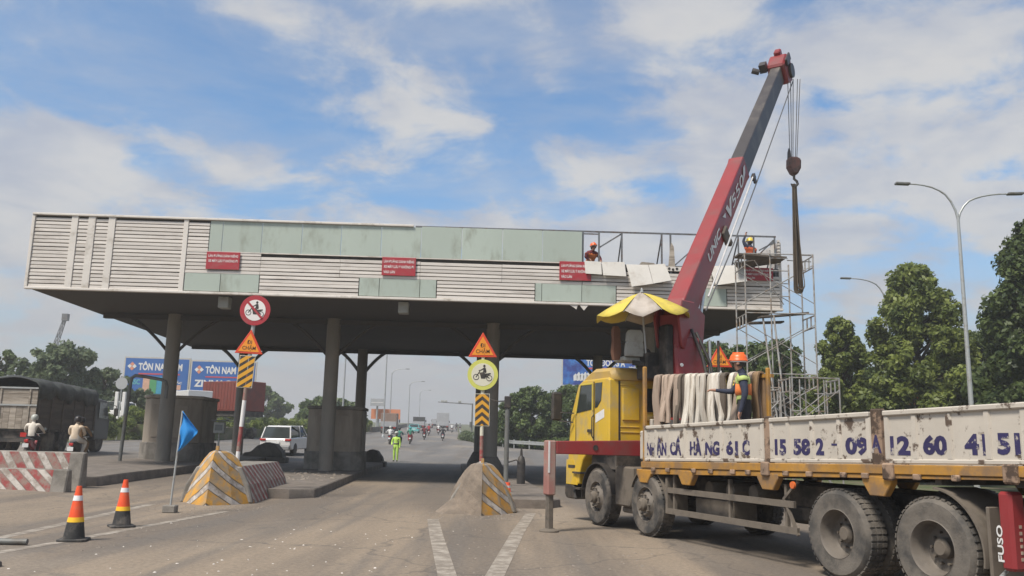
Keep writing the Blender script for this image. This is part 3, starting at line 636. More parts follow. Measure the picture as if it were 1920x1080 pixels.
# ---------------------------------------------------------------- crash noses and barriers
def stripes_uv(n, slope, frac=0.5, u0=0.0, u1=1.0, phase=0.0):
    out = []; step = (u1 - u0) / n
    for k in range(-n - 6, n + 6):
        a = u0 + (k + phase) * step; p = [(a, 0), (a + step*frac, 0), (a + step*frac + slope, 1), (a + slope, 1)]
        p = clip(p, u0, u1, 0, 1)
        if len(p) > 2: out.append(p)
    return out
def painted(parent, name, quad, polys, mt, off=0.004):
    for p in polys:
        m_ = MB(); on_facet(m_, quad, [p], off); m_.build(name, MAT[mt], parent, recalc=False)
def crash_nose(label, M, hw, h, L, hb, sandy=False, group='crash noses at the island ends', seed=1):
    """bell-shaped concrete nose: a worn ridge at the front, lower striped body behind (local +y runs back)"""
    o = thing('crash_barrier', label, 'barrier', M, group); rd = random.Random(seed)
    LV = [(0.0, 1.0, 0.0, 0.95), (0.22, 0.90, 0.06, 0.98), (0.45, 0.77, 0.13, 1.0), (0.66, 0.61, 0.20, 1.0), (0.84, 0.44, 0.29, 0.98), (0.95, 0.29, 0.39, 0.92), (1.0, 0.12, 0.52, 0.82)]
    def row(i, e=0.0):
        v, k, yf, yr = LV[i]; z = v*h; w = hw*k; j = 0.012
        return [Vector((0, yf - e, z)), Vector((w*0.55 + e*.7, yf + (yr-yf)*0.42 - e*.7, z)), Vector((w + e, yr, z)), Vector((0, yr + 0.55*(1-v) + 0.1, z)), Vector((-w - e, yr, z)), Vector((-w*0.55 - e*.7, yf + (yr-yf)*0.42 - e*.7, z))]
    rings = [[p + Vector((rd.uniform(-.008, .008), rd.uniform(-.008, .008), 0)) for p in row(i)] for i in range(len(LV))]
    m_ = MB(); m_.loft(rings); m_.build('nose_block', MAT['concrete'], o, smooth=28)
    def lay(nm, polys, sgn, mt, e=0.016):
        for poly in polys:
            m_ = MB()
            for i in range(len(LV)-1):
                v0, v1 = LV[i][0], LV[i+1][0]; lo, hi = row(i, e), row(i+1, e)
                for half in (0, 1):
                    pc = clip(poly, half*0.5, half*0.5+0.5, v0, v1)
                    if len(pc) < 3: continue
                    A, B = (half, half+1) if sgn > 0 else ((0, 5)[half] if half == 0 else 5, 5 if half == 0 else 4)
                    pts = []
                    for u, v in pc:
                        uu = (u - half*0.5)*2; t = (v-v0)/(v1-v0); pts.append(lo[A].lerp(lo[B], uu).lerp(hi[A].lerp(hi[B], uu), t))
                    if sgn < 0: pts.reverse()
                    m_.poly(pts)
            if m_.f: m_.build(nm, MAT[mt], o, recalc=False)
    band = lambda a, w: clip([(0, a), (1, a - 0.62), (1, a - 0.62 + w), (0, a + w)], 0, 1, 0, 0.985)
    yel = [p for p in (band(a, 0.24) for a in (0.05, 0.44, 0.83, 1.22)) if len(p) > 2]; whi = [p for p in (band(a, 0.12) for a in (-0.10, 0.305, 0.695, 1.085, 1.475)) if len(p) > 2]
    lay('yellow_chevron', yel, 1, 'yellow_paint'); lay('white_chevron', whi, 1, 'white_paint')
    if sandy: lay('sand_crust', [[(0, 0), (1, 0), (1, 0.98), (0, 0.98)]], -1, 'sand', 0.03)
    else: lay('yellow_chevron', yel, -1, 'yellow_paint'); lay('white_chevron', whi, -1, 'white_paint')
    # striped body running back
    b0 = 0.8; n = max(4, int(L * 2.2)); sec = lambda y: [Vector((-hw, y, 0)), Vector((hw, y, 0)), Vector((hw*0.86, y, hb*0.5)), Vector((hw*0.6, y, hb)), Vector((-hw*0.6, y, hb)), Vector((-hw*0.86, y, hb*0.5))]
    m_ = MB(); m_.loft([sec(b0), sec(L)]); m_.build('body_block', MAT['concrete'], o, bevel=0.03)
    for (ia, ib), v0, v1 in (((1, 2), 0.0, 0.5), ((2, 3), 0.5, 1.0)):
        A, B = sec(b0+0.1), sec(L-0.1); q = (A[ia], B[ia], B[ib], A[ib])
        sh = -0.11 * v0 * 2
        painted(o, 'red_stripe', q, stripes_uv(n, -0.11, 0.5, phase=sh*n), 'red_paint'); painted(o, 'white_stripe', q, stripes_uv(n, -0.11, 0.40, phase=0.55 + sh*n), 'white_paint')
    A, B = sec(b0+0.1), sec(L-0.1); painted(o, 'red_stripe', (B[0], A[0], A[5], B[5]), stripes_uv(n, 0.11, 0.5), 'red_paint')
    m_ = MB(); m_.box(-0.03, 0.03, 0.55, 0.63, h - 0.02, h + 0.09); m_.build('top_stub', MAT['yellow_paint'], o)
    return o
def at_g(x, y, dz=0.0): return T(x, y, G(x, y) + dz)
crash_nose('concrete crash nose with yellow and white chevrons in front of the left signs', at_g(-6.42, 18.75) @ RZ(4), 0.80, 1.16, 5.2, 0.80)
b3 = crash_nose('crash nose half buried in sand, yellow stripes on its right face', at_g(-0.52, 18.0) @ RZ(2), 0.76, 1.05, 3.4, 0.62, sandy=True, seed=2)
# sand heaped over the left flank
def heap(name, label, cat, M, rx, ry, h, mt, seed=1, kind=None, n=26, parent=None):
    random.seed(seed); m_ = MB(); vs = []; fs = []; rings = 9
    ph = [random.uniform(0, 6.28) for _ in range(6)]
    for i in range(rings + 1):
        u = i / rings
        for k in range(n):
            a = 2*math.pi*k/n; w = 1 + 0.12*math.sin(2*a+ph[0]) + 0.07*math.sin(3*a+ph[1]) + 0.05*math.sin(5*a+ph[2])
            zz = h * (0.5 + 0.5*math.cos(math.pi*u)) ** 0.9 * (1 + 0.06*math.sin(4*a+ph[3]+5*u)) - 0.02*u
            vs.append((rx*u*w*math.cos(a), ry*u*w*math.sin(a), zz))
    for i in range(rings):
        for k in range(n): k2 = (k+1) % n; fs.append((i*n+k, i*n+k2, (i+1)*n+k2, (i+1)*n+k))
    m_.add(vs, fs); o = m_.build(name, MAT[mt], parent, smooth=60, M=M)
    if label: tag(o, label, cat, kind=kind)
    return o
heap('sand_heap', 'pale sand heap piled against the left flank of the middle crash nose', 'sand', at_g(-0.9, 19.15, -0.02) @ RZ(8), 0.68, 1.4, 0.46, 'sand', 3)
# far ends of the islands
def end_mound(label, p, w, L, h):
    o = thing('island_end_block', label, 'barrier', T(p.x, p.y, G(p.x, p.y) + 0.12) @ RZ(TAX), 'end blocks of the islands')
    m_ = MB(); prof = [(-L/2, 0), (L/2, 0), (L/2 - 0.08, h*0.45), (L*0.28, h*0.9), (L*0.05, h), (-L*0.15, h*0.8), (-L*0.3, h*0.45), (-L/2+0.05, h*0.38)]
    m_.prism([(a, z) for a, z in prof], -w/2, w/2, 'y'); m_.build('block', MAT['dark_concrete'], o, bevel=0.05, M=RZ(0))
    m_ = MB(); m_.box(-L/2-0.15, L/2+0.1, -w/2-0.1, w/2+0.1, -0.2, 0.12); m_.build('footing', MAT['dark_concrete'], o, bevel=0.03)
end_mound('rounded brown concrete end block of the second island, by the lime figure', TW(9.75, 18.0), 1.0, 1.5, 0.75)
end_mound('brown concrete end block standing in front of the white car', TW(4.6, 16.6), 1.1, 2.0, 0.85)
# red and white wall at the left edge of the picture
def stripe_wall(label, x0, x1, y, dy, h0, h1, n):
    """sloped-face wall running towards +x, its near face striped"""
    o = thing('striped_barrier', label, 'barrier', T(0, 0, 0), 'red and white striped island walls')
    z0 = G(x1, y)
    prof = lambda x, end: [(x, y - dy, z0 - 0.05), (x, y + dy, z0 - 0.05), (x, y + dy*0.5, z0 + h1), (x, y - dy*0.45, z0 + h1)]
    m_ = MB(); m_.loft([prof(x0, 0), prof(x1 + 0.05, 1)]); m_.build('wall', MAT['concrete'], o, bevel=0.03)
    q = ((x0, y - dy, z0 - 0.04), (x1 - 0.3, y - dy, z0 - 0.04), (x1 - 0.3, y - dy*0.45, z0 + h1 - 0.02), (x0, y - dy*0.45, z0 + h1 - 0.02))
    painted(o, 'red_stripe', q, stripes_uv(n, -0.13, 0.5), 'red_paint'); painted(o, 'white_stripe', q, stripes_uv(n, -0.13, 0.4, phase=0.55), 'white_paint')
stripe_wall('lower red and white striped kerb wall at the left edge, nearer tier', -15.4, -10.25, 20.4, 0.18, 0, 0.52, 11)
stripe_wall('upper red and white striped wall behind the lower tier at the left', -15.8, -10.6, 21.8, 0.2, 0, 0.87, 11)
heap('stone', 'dark lump of broken concrete at the left edge by the striped wall', 'stone', at_g(-11.75, 19.6, -0.03), 0.35, 0.3, 0.3, 'dark_concrete', 5)

# ---------------------------------------------------------------- traffic signs
def disc(mb, r, y0, y1, M=None, n=40, mi=0, r_in=0.0):
    if r_in: mb.lathe([(r_in, 0), (r, 0), (r, y1-y0), (r_in, y1-y0), (r_in, 0)], n, (M or Matrix()) @ T(0, y1, 0) @ RX(90), mi)
    else: mb.lathe([(0, 0), (r, 0), (r, y1-y0), (0, y1-y0)], n, (M or Matrix()) @ T(0, y1, 0) @ RX(90), mi)
def moto_symbol(mb, M, s=1.0):
    """side view of a motorcycle and rider, facing left, flat shapes in the plane y=0"""
    def ring(cx, cz, r, w):
        n = 20
        for k in range(n):
            a, b = 2*math.pi*k/n, 2*math.pi*(k+1)/n
            mb.poly([(cx+r*math.cos(a), 0, cz+r*math.sin(a)), (cx+r*math.cos(b), 0, cz+r*math.sin(b)), (cx+(r-w)*math.cos(b), 0, cz+(r-w)*math.sin(b)), (cx+(r-w)*math.cos(a), 0, cz+(r-w)*math.sin(a))], M)
    def pl(*p): mb.poly([(x*s, 0, z*s) for x, z in p], M)
    ring(-0.125*s, -0.045*s, 0.058*s, 0.013*s); ring(0.125*s, -0.065*s, 0.058*s, 0.013*s)
    pl((-0.14, -0.05), (-0.06, 0.075), (-0.045, 0.068), (-0.115, -0.045))
    pl((-0.075, 0.07), (-0.02, 0.085), (-0.025, 0.098), (-0.08, 0.085))
    pl((-0.07, 0.035), (0.01, 0.05), (0.05, 0.02), (0.15, 0.035), (0.16, 0.015), (0.07, -0.02), (0.05, -0.075), (-0.03, -0.075), (-0.05, 0.0))
    pl((0.0, 0.05), (0.06, 0.03), (0.07, 0.06), (0.055, 0.13), (0.025, 0.14))
    pl((0.02, 0.135), (-0.045, 0.09), (-0.05, 0.08), (-0.035, 0.078), (0.03, 0.108))
    pl(*[(0.028 + 0.024*math.cos(a), 0.165 + 0.026*math.sin(a)) for a in [k*math.pi/6 for k in range(12)]])
    pl((0.04, -0.03), (0.13, -0.075), (0.135, -0.06), (0.06, -0.01))
def tri_sign(parent, x, z, w, y=-0.05):
    h = w * 0.866
    def tri(k, dz=0.0): return [(x - w/2*k, z - h/3*k + dz), (x + w/2*k, z - h/3*k + dz), (x, z + 2*h/3*k + dz)]
    m_ = MB(); m_.prism(tri(1.0), y - 0.012, y + 0.012, 'y'); o = m_.build('triangle_plate', MAT['sign_edge'], parent, bevel=0.012)
    m_ = MB(); m_.prism(tri(0.74), y - 0.018, y - 0.008, 'y'); m_.build('orange_field', MAT['sign_orange'], o)
    m_ = MB(); put_text(m_, 'ĐI', x - w*0.085, x + w*0.08, z + h*0.06, z + h*0.22, T(0, y - 0.019, 0), bold=0.008); m_.build('lettering', MAT['letter_black'], o)
    m_ = MB(); put_text(m_, 'CHẬM', x - w*0.235, x + w*0.235, z - h*0.175, z - h*0.025, T(0, y - 0.019, 0), bold=0.008, ref='CHAM'); m_.build('lettering', MAT['letter_black'], o)
def stripe_board(parent, x, z0, z1, w, chevrons, y=-0.045):
    m_ = MB(); m_.box(x - w/2 - 0.012, x + w/2 + 0.012, y, y + 0.012, z0 - 0.012, z1 + 0.012); o = m_.build('warning_board', MAT['sign_cream'], parent)
    m_ = MB(); m_.box(x - w/2, x + w/2, y - 0.003, y + 0.002, z0, z1); m_.build('board_face', MAT['black_paint'], o)
    hh = z1 - z0
    if chevrons:
        n = 4; step = hh / n
        for k in range(-1, n + 1):
            b = z0 + step * k
            for sgn in (-1, 1):
                p = clip([(x, b + 0.06 + step*0.42), (x + sgn*w/2, b + step*0.42 - w*0.42 + 0.06), (x + sgn*w/2, b + step*0.92 - w*0.42 + 0.06), (x, b + step*0.92 + 0.06)], x - w/2, x + w/2, z0, z1)
                if len(p) > 2: m_ = MB(); m_.prism(p, y - 0.006, y - 0.002, 'y'); m_.build('yellow_chevron', MAT['sign_yellow'], o)
    else:
        n = 4; step = hh / n
        for k in range(-2, n + 2):
            b = z0 + step * k - 0.02
            p = clip([(x - w/2, b), (x + w/2, b + w*0.72), (x + w/2, b + w*0.72 + step*0.56), (x - w/2, b + step*0.56)], x - w/2, x + w/2, z0, z1)
            if len(p) > 2: m_ = MB(); m_.prism(p, y - 0.006, y - 0.002, 'y'); m_.build('yellow_stripe', MAT['sign_yellow'], o)
def banded_pole(parent, p0, p1, r, bands):
    """one tube object per painted band"""
    p0, p1 = Vector(p0), Vector(p1)
    for (a, b, mt) in bands: m_ = MB(); m_.tube(p0.lerp(p1, a), p0.lerp(p1, b), r, n=12); m_.build('pole_band', MAT[mt], parent, smooth=40)
# left post: no motorcycles
o = thing('sign_post', 'leaning red and white post with no-motorcycles disc, orange triangle and striped board', 'sign post', T(-6.55, 21.0, G(-6.55, 21) + 0.2) @ RY(2.4))
zb = G(-6.55, 21) + 0.2
banded_pole(o, (0, 0, 0), (0, 0, 4.75 - zb), 0.05, [(0, 0.2, 'sign_white'), (0.2, 0.33, 'red_paint'), (0.33, 0.47, 'sign_white'), (0.47, 0.62, 'red_paint'), (0.62, 1.0, 'galv')])
m_ = MB(); disc(m_, 0.378, -0.075, -0.05, T(0.02, 0, 4.56 - zb)); d_ = m_.build('disc_plate', MAT['sign_red'], o, smooth=40)
m_ = MB(); disc(m_, 0.262, -0.081, -0.07, T(0.02, 0, 4.56 - zb)); m_.build('white_field', MAT['sign_white'], d_, smooth=40)
m_ = MB(); moto_symbol(m_, T(0.02, -0.084, 4.55 - zb), 1.25); m_.build('motorcycle_symbol', MAT['black_paint'], d_)
m_ = MB(); m_.box(-0.27, 0.27, -0.092, -0.086, -0.026, 0.026, T(0.02, 0, 4.56 - zb) @ RY(45)); m_.build('slash', MAT['sign_red'], d_)
tri_sign(o, -0.02, 3.68 - zb, 0.70); stripe_board(o, -0.035, 2.66 - zb, 3.42 - zb, 0.36, False)
# middle post: motorcycles only
zb = G(-0.62, 20.5) + 0.2
o = thing('sign_post', 'white post with orange triangle, lime motorcycle disc and yellow chevron board', 'sign post', T(-0.62, 20.5, zb) @ RY(-0.6))
banded_pole(o, (0, 0, 0), (0, 0, 3.95 - zb), 0.045, [(0, 0.22, 'sign_white'), (0.22, 0.38, 'red_paint'), (0.38, 1.0, 'sign_cream')])
tri_sign(o, -0.01, 3.68 - zb, 0.70)
m_ = MB(); disc(m_, 0.365, -0.075, -0.05, T(0.0, 0, 3.06 - zb)); d_ = m_.build('disc_plate', MAT['sign_lime'], o, smooth=40)
m_ = MB(); disc(m_, 0.272, -0.079, -0.07, T(0.0, 0, 3.06 - zb)); m_.build('cream_field', MAT['sign_cream'], d_, smooth=40)
m_ = MB(); moto_symbol(m_, T(0.0, -0.083, 3.06 - zb), 1.25); m_.build('motorcycle_symbol', MAT['black_paint'], d_)
stripe_board(o, 0.0, 1.86 - zb, 2.60 - zb, 0.33, True)
# right post behind the lorry
zb = G(5.62, 23) + 0.2
o = thing('sign_post', 'orange triangle over a red disc on a post behind the lorry bed', 'sign post', T(5.63, 23.0, zb))
banded_pole(o, (0, 0, 0), (0, 0, 4.1 - zb), 0.045, [(0, 0.4, 'sign_white'), (0.4, 1.0, 'galv')])
tri_sign(o, 0, 3.80 - zb, 0.70)
m_ = MB(); disc(m_, 0.37, -0.075, -0.05, T(0.0, 0, 3.0 - zb)); d_ = m_.build('disc_plate', MAT['sign_red'], o, smooth=40)
m_ = MB(); disc(m_, 0.26, -0.081, -0.07, T(0.0, 0, 3.0 - zb)); m_.build('white_field', MAT['sign_white'], d_, smooth=40)
m_ = MB(); m_.box(-0.05, 0.05, -0.07, -0.04, 3.37-zb, 3.5-zb); m_.build('bracket', MAT['sign_white'], o)

# ---------------------------------------------------------------- small street things
def pole_thing(name, label, cat, M, group=None): return thing(name, label, cat, M, group)
# bent pipe at the left booth
p = TW(2.12, 3.9); gz = G(p.x, p.y) + 0.2
o = thing('bent_pipe', 'bent dark steel pipe arching over beside the left booth', 'pipe', T(p.x, p.y, gz))
m_ = MB(); m_.path([(0, 0, 0), (0.05, 0, 1.5), (0.11, 0, 2.85), (0.14, 0, 3.02), (0.26, 0, 3.10), (0.6, 0, 3.07), (1.2, 0.05, 2.98), (1.36, 0.05, 2.9), (1.41, 0.05, 2.75), (1.41, 0.05, 2.3)], 0.062, 10); m_.build('pipe', MAT['steel_grey'], o, smooth=60)
m_ = MB(); m_.lathe([(0.15, 0), (0.15, 0.03), (0.08, 0.06), (0.0, 0.06)], 12); m_.build('base_flange', MAT['steel_grey'], o, smooth=30)
# card reader on a stalk, right of the left booth
p = TW(5.0, 6.0); gz = G(p.x, p.y) + 0.2
o = thing('card_reader', 'small grey box on a thin stalk beside the rear left column', 'machine', T(p.x, p.y, gz) @ RZ(6))
m_ = MB(); m_.tube((0, 0, 0), (0, 0, 1.25), 0.035, n=8); m_.build('stalk', MAT['galv'], o)
m_ = MB(); m_.box(-0.2, 0.2, -0.15, 0.15, 1.2, 1.62); m_.build('housing', MAT['seat_grey'], o, bevel=0.02)
m_ = MB(); m_.box(-0.27, 0.27, -0.22, 0.2, 1.66, 1.7); m_.build('hood', MAT['steel_grey'], o)
m_ = MB(); m_.box(-0.14, 0.14, -0.16, -0.152, 1.3, 1.52); m_.build('screen', MAT['glass_grey'], o)
# dark post with a clamp arm, and a tapered black bollard, right of the middle island
gz = G(-0.05, 26) + 0.18
o = thing('camera_post', 'thin dark post with a clamp and wire arm right of the middle signs', 'post', T(-0.05, 26.0, gz))
m_ = MB(); m_.tube((0, 0, 0), (0, 0, 2.55), 0.075, n=10); m_.build('shaft', MAT['steel_grey'], o, smooth=40)
m_ = MB(); m_.box(-0.1, 0.1, -0.1, 0.1, 2.3, 2.66); m_.build('clamp', MAT['black_paint'], o, bevel=0.02)
m_ = MB(); m_.path([(-0.05, 0, 2.52), (-0.3, 0, 2.5), (-0.62, 0.1, 2.58)], 0.018, 6); m_.build('wire_arm', MAT['black_paint'], o)
m_ = MB(); m_.path([(0.05, 0, 0.7), (0.3, -0.05, 0.78), (0.42, -0.05, 0.66)], 0.018, 6); m_.build('wire_arm', MAT['black_paint'], o)
o = thing('black_bollard', 'tapered black bollard with a thin neck beside the middle island', 'bollard', at_g(0.42, 27.4))
m_ = MB(); m_.lathe([(0.13, 0), (0.13, 0.85), (0.10, 1.0), (0.05, 1.06), (0.0, 1.06)], 14); m_.build('body', MAT['black_paint'], o, smooth=40)
m_ = MB(); m_.lathe([(0.045, 1.04), (0.035, 1.2), (0.02, 1.32), (0, 1.33)], 10); m_.build('neck', MAT['black_paint'], o, smooth=40)
o = thing('orange_stub', 'short orange marker stub on the edge of the middle island', 'marker', T(0.0, 23.2, G(0, 23.2) + 0.19))
m_ = MB(); m_.lathe([(0.11, 0), (0.09, 0.03), (0.075, 0.24), (0.0, 0.24)], 12); m_.build('body', MAT['cone_orange'], o, smooth=40)
m_ = MB(); m_.lathe([(0.085, 0.1), (0.087, 0.16)], 12); m_.build('band', MAT['sign_white'], o, smooth=40)
# cones
def make_cone(label, M):
    o = thing('traffic_cone', label, 'cone', M, 'traffic cones on the left gore')
    m_ = MB(); m_.prism([(-0.19, -0.15), (-0.15, -0.19), (0.15, -0.19), (0.19, -0.15), (0.19, 0.15), (0.15, 0.19), (-0.15, 0.19), (-0.19, 0.15)], 0.0, 0.035, 'z'); m_.build('base', MAT['cone_black'], o, bevel=0.008)
    rr = lambda z: 0.142 + (0.034 - 0.142) * (z - 0.035) / (0.75 - 0.035)
    for nm, a, b, mt, e in (('lower_sleeve', 0.035, 0.26, 'cone_black', 0), ('yellow_band', 0.26, 0.325, 'cone_yellow', 0.003), ('body', 0.325, 0.75, 'cone_orange', 0), ('white_band', 0.55, 0.62, 'reflective_white', 0.003)):
        m_ = MB(); m_.lathe([(rr(a) + e, a), (rr(b) + e, b)] + ([(0.02, 0.75), (0.02, 0.7)] if nm == 'body' else []), 28); m_.build(nm, MAT[mt], o, smooth=40)
    return o
make_cone('orange and black traffic cone nearest the camera, left of the other', at_g(-6.06, 12.42) @ RZ(12))
make_cone('orange and black traffic cone farther back, next to the blue flag', at_g(-6.23, 14.3) @ RZ(35))
# blue flag on a pole in a concrete foot
o = thing('flag', 'small blue triangular flag drooping on a pole in a concrete foot', 'flag', at_g(-6.5, 17.0) @ RZ(5))
m_ = MB(); m_.box(-0.12, 0.12, -0.12, 0.12, 0, 0.14); m_.build('concrete_foot', MAT['concrete'], o, bevel=0.015)
m_ = MB(); m_.tube((0, 0, 0.1), (0.07, 0, 1.95), 0.019, n=10); m_.build('pole', MAT['galv'], o, smooth=40)
m_ = MB(); vs = []; fs = []; nu, nv = 12, 14
for j in range(nv + 1):
    v = j / nv
    top_ = Vector((0.07, 0, 1.93)); bot_ = Vector((0.045, 0, 1.16))
    for i in range(nu + 1):
        u = i / nu; hoist = bot_.lerp(top_, v)
        width = 0.36 * (1 - abs(v - 0.62) / 0.62 if v < 0.62 else (1 - v) / 0.38 * 0.98 + 0.02)
        width = max(width, 0.015)
        q = hoist + Vector((u * width, 0.07 * math.sin(u * 7 + v * 4) * u + 0.02*math.sin(v*9), -0.10 * u * width / 0.36 + 0.012*math.sin(u*9)))
        vs.append(q)
for j in range(nv):
    for i in range(nu): fs.append((j*(nu+1)+i, j*(nu+1)+i+1, (j+1)*(nu+1)+i+1, (j+1)*(nu+1)+i))
m_.add(vs, fs); fl = m_.build('cloth', MAT['flag_blue'], o, smooth=80); sm = fl.modifiers.new('thickness', 'SOLIDIFY'); sm.thickness = 0.004
# loose steel tube lying at the left edge
m_ = MB(); m_.tube((-7.6, 11.72, G(-7, 11.8) + 0.045), (-6.38, 11.82, G(-6.4, 11.8) + 0.045), 0.04, n=12)
tag(m_.build('steel_tube', MAT['steel_grey'], smooth=40), 'grey steel tube lying on the road at the left edge', 'tube')
m_ = MB(); m_.lathe([(0.0, 0), (0.09, 0.0), (0.08, 0.05), (0.05, 0.07), (0, 0.07)], 12, at_g(-5.75, 10.0)); tag(m_.build('rubber_puck', MAT['cone_black'], smooth=40), 'black rubber lump on the road in the lower left corner', 'debris')

# crumbs of broken cladding and grit on the road
random.seed(12)
def crumbs(name, label, spots, mt, smin, smax):
    m_ = MB()
    for x, y, dz in spots:
        s = random.uniform(smin, smax); a = random.uniform(0, 6.28); z = G(x, y) + dz; M = T(x, y, z) @ Matrix.Rotation(a, 4, 'Z')
        w, h = s * random.uniform(0.6, 1.3), s * random.uniform(0.35, 0.7)
        m_.add([(-s, -w, 0), (s, -w*0.7, 0), (s*0.8, w, 0), (-s*0.7, w*0.8, 0), (-s*0.5, -w*0.4, h), (s*0.5, -w*0.3, h*0.8), (s*0.3, w*0.5, h), (-s*0.4, w*0.4, h*0.9)], [(0,1,5,4),(1,2,6,5),(2,3,7,6),(3,0,4,7),(4,5,6,7)], M)
    return tag(m_.build(name, MAT[mt], recalc=False), label, 'debris', kind='stuff')
sp = []
while len(sp) < 110:
    y = 8.6 + random.random() ** 1.6 * 6.5; x = random.gauss(-2.6, 1.6)
    if -6 < x < 0.2: sp.append((x, y, 0))
crumbs('white_crumbs', 'scattered white crumbs of broken cladding on the road', sp, 'pebble', 0.006, 0.017)
sp = [(random.uniform(-0.9, 0.3), random.uniform(9.5, 17.5), 0) for _ in range(60)] + [(random.uniform(-7, -5.3), random.uniform(11, 18.5), 0) for _ in range(90)] + [(random.uniform(-12.5, 3.5), random.uniform(9, 26), 0) for _ in range(160)] + [(random.uniform(0.3, 2.2), random.uniform(9, 12.5), 0) for _ in range(60)]
for k in range(260):
    sg_ = random.choice((1, 1, -1)); q = TW(9.2 + sg_*(1.3 + abs(random.gauss(0.05, 0.16))), random.uniform(-6, 10)); sp.append((q.x, q.y, 0))
    q = (random.gauss(-0.6, 0.75), random.gauss(18.3, 0.9)); sp.append((q[0], q[1], 0)); q = (random.gauss(-6.4, 0.8), random.gauss(18.6, 0.7)); sp.append((q[0], q[1], 0))
crumbs('grit', 'dark grit and small stones strewn over the road', sp, 'rubble', 0.005, 0.022)
sp = []
for k in range(120):
    q = TW(9.2 + random.uniform(-1.1, 1.1), random.uniform(-2, 5)); sp.append((q.x, q.y, 0.215))
crumbs('rubble', 'pale rubble left lying on the second island', sp, 'rubble', 0.02, 0.08)
# ---------------------------------------------------------------- the crane lorry (local x forward, y to its left, z up)
TRK = T(2.847, 16.898, 0) @ RZ(90 + 21)
lorry = thing('crane_lorry', 'yellow-cabbed flatbed crane lorry with white bed sides and raised red boom', 'lorry', TRK)
SH = 0.025
def bz(x, z): return z + max(0.0, (-1.75 - x)) * SH      # the bed rides a little higher at the tail
def P(name, m_, mt, parent=None, smooth=None, bevel=0.0): return m_.build(name, MAT[mt] if isinstance(mt, str) else [MAT[k] for k in mt], parent or lorry, smooth=smooth, bevel=bevel)
# wheels
def wheel(x, y, sgn, dual):
    M = T(x, y, 0.525) @ RX(-90 * sgn)           # lathe axis z -> outward (sgn*y)
    r0, w = 0.525, 0.30
    m_ = MB(); m_.lathe([(0.29, -w/2), (0.40, -w/2-0.005), (0.48, -w/2+0.01), (r0-0.012, -w/2+0.045), (r0, -w/2+0.08), (r0, w/2-0.08), (r0-0.012, w/2-0.045), (0.485, w/2-0.01), (0.47, w/2+0.004), (0.40, w/2+0.008), (0.36, w/2-0.002), (0.29, w/2), (0.285, 0), (0.29, -w/2)], 44, M)
    for k in range(44):                           # tread blocks
        a = 2*math.pi*k/44
        for zz in (-0.075, 0.005, 0.085): m_.box(r0-0.01, r0+0.008, -0.024, 0.024, zz-0.032, zz+0.032, M @ Matrix.Rotation(a, 4, 'Z'))
    wo = P('wheel', m_, 'rubber_dusty' if dual else 'rubber', smooth=35)
    m_ = MB()
    if dual: m_.lathe([(0.30, w/2-0.005), (0.285, w/2+0.005), (0.27, w/2-0.02), (0.262, w/2-0.17), (0.24, w/2-0.20), (0.10, w/2-0.205), (0.10, -w/2)], 36, M, caps=False)
    else: m_.lathe([(0.30, w/2-0.005), (0.285, w/2+0.004), (0.27, w/2-0.02), (0.255, w/2-0.07), (0.21, w/2-0.04), (0.16, w/2+0.02), (0.10, w/2+0.025), (0.10, -w/2)], 36, M, caps=False)
    P('rim', m_, 'rim_dusty', wo, smooth=35)
    m_ = MB(); zc = w/2 - (0.20 if dual else -0.02)
    m_.lathe([(0.11, zc), (0.105, zc+0.06), (0.07, zc+0.10), (0.0, zc+0.10)], 20, M)
    P('hub', m_, 'mud_brown', wo, smooth=35)
    for k in range(10):
        a = 2*math.pi*k/10; m_ = MB(); m_.lathe([(0.016, 0), (0.016, 0.04), (0.0, 0.04)], 6, M @ T(0.165*math.cos(a), 0.165*math.sin(a), zc)); P('wheel_nut', m_, 'mud_brown', wo)
        if not dual:
            m_ = MB(); m_.lathe([(0.0, 0), (0.026, 0), (0.026, 0.012), (0, 0.012)], 8, M @ T(0.225*math.cos(a+0.3), 0.225*math.sin(a+0.3), w/2-0.045)); P('rim_hole', m_, 'black_paint', wo)
for x in (0.05, -1.78):
    for sg in (1, -1): wheel(x, sg * 1.08, sg, False)
for x in (-6.32, -7.72):
    for sg in (1, -1): wheel(x, sg * 1.09, sg, True); wheel(x, sg * 0.755, sg, True)
for x in (0.05, -1.78, -6.32, -7.72):
    m_ = MB(); m_.tube((x, -0.75, 0.5), (x, 0.75, 0.5), 0.09, n=10); P('axle', m_, 'chassis', smooth=40)
for x in (-6.32, -7.72):
    m_ = MB(); m_.lathe([(0, -0.22), (0.17, -0.18), (0.22, 0), (0.17, 0.18), (0, 0.22)], 12, T(x, 0, 0.5)); P('differential', m_, 'chassis', smooth=60)
for sg in (1, -1):
    m_ = MB(); m_.box(-9.9, 1.1, sg*0.43-0.04, sg*0.43+0.04, 0.72, 1.02); P('chassis_rail', m_, 'chassis', bevel=0.01)
    for x in (0.05, -1.78, -7.02):
        m_ = MB()
        for k in range(4): m_.box(x-0.62+0.08*k, x+0.62-0.08*k, sg*0.46-0.04, sg*0.46+0.04, 0.60-0.03*k, 0.625-0.03*k)
        P('leaf_spring', m_, 'chassis')
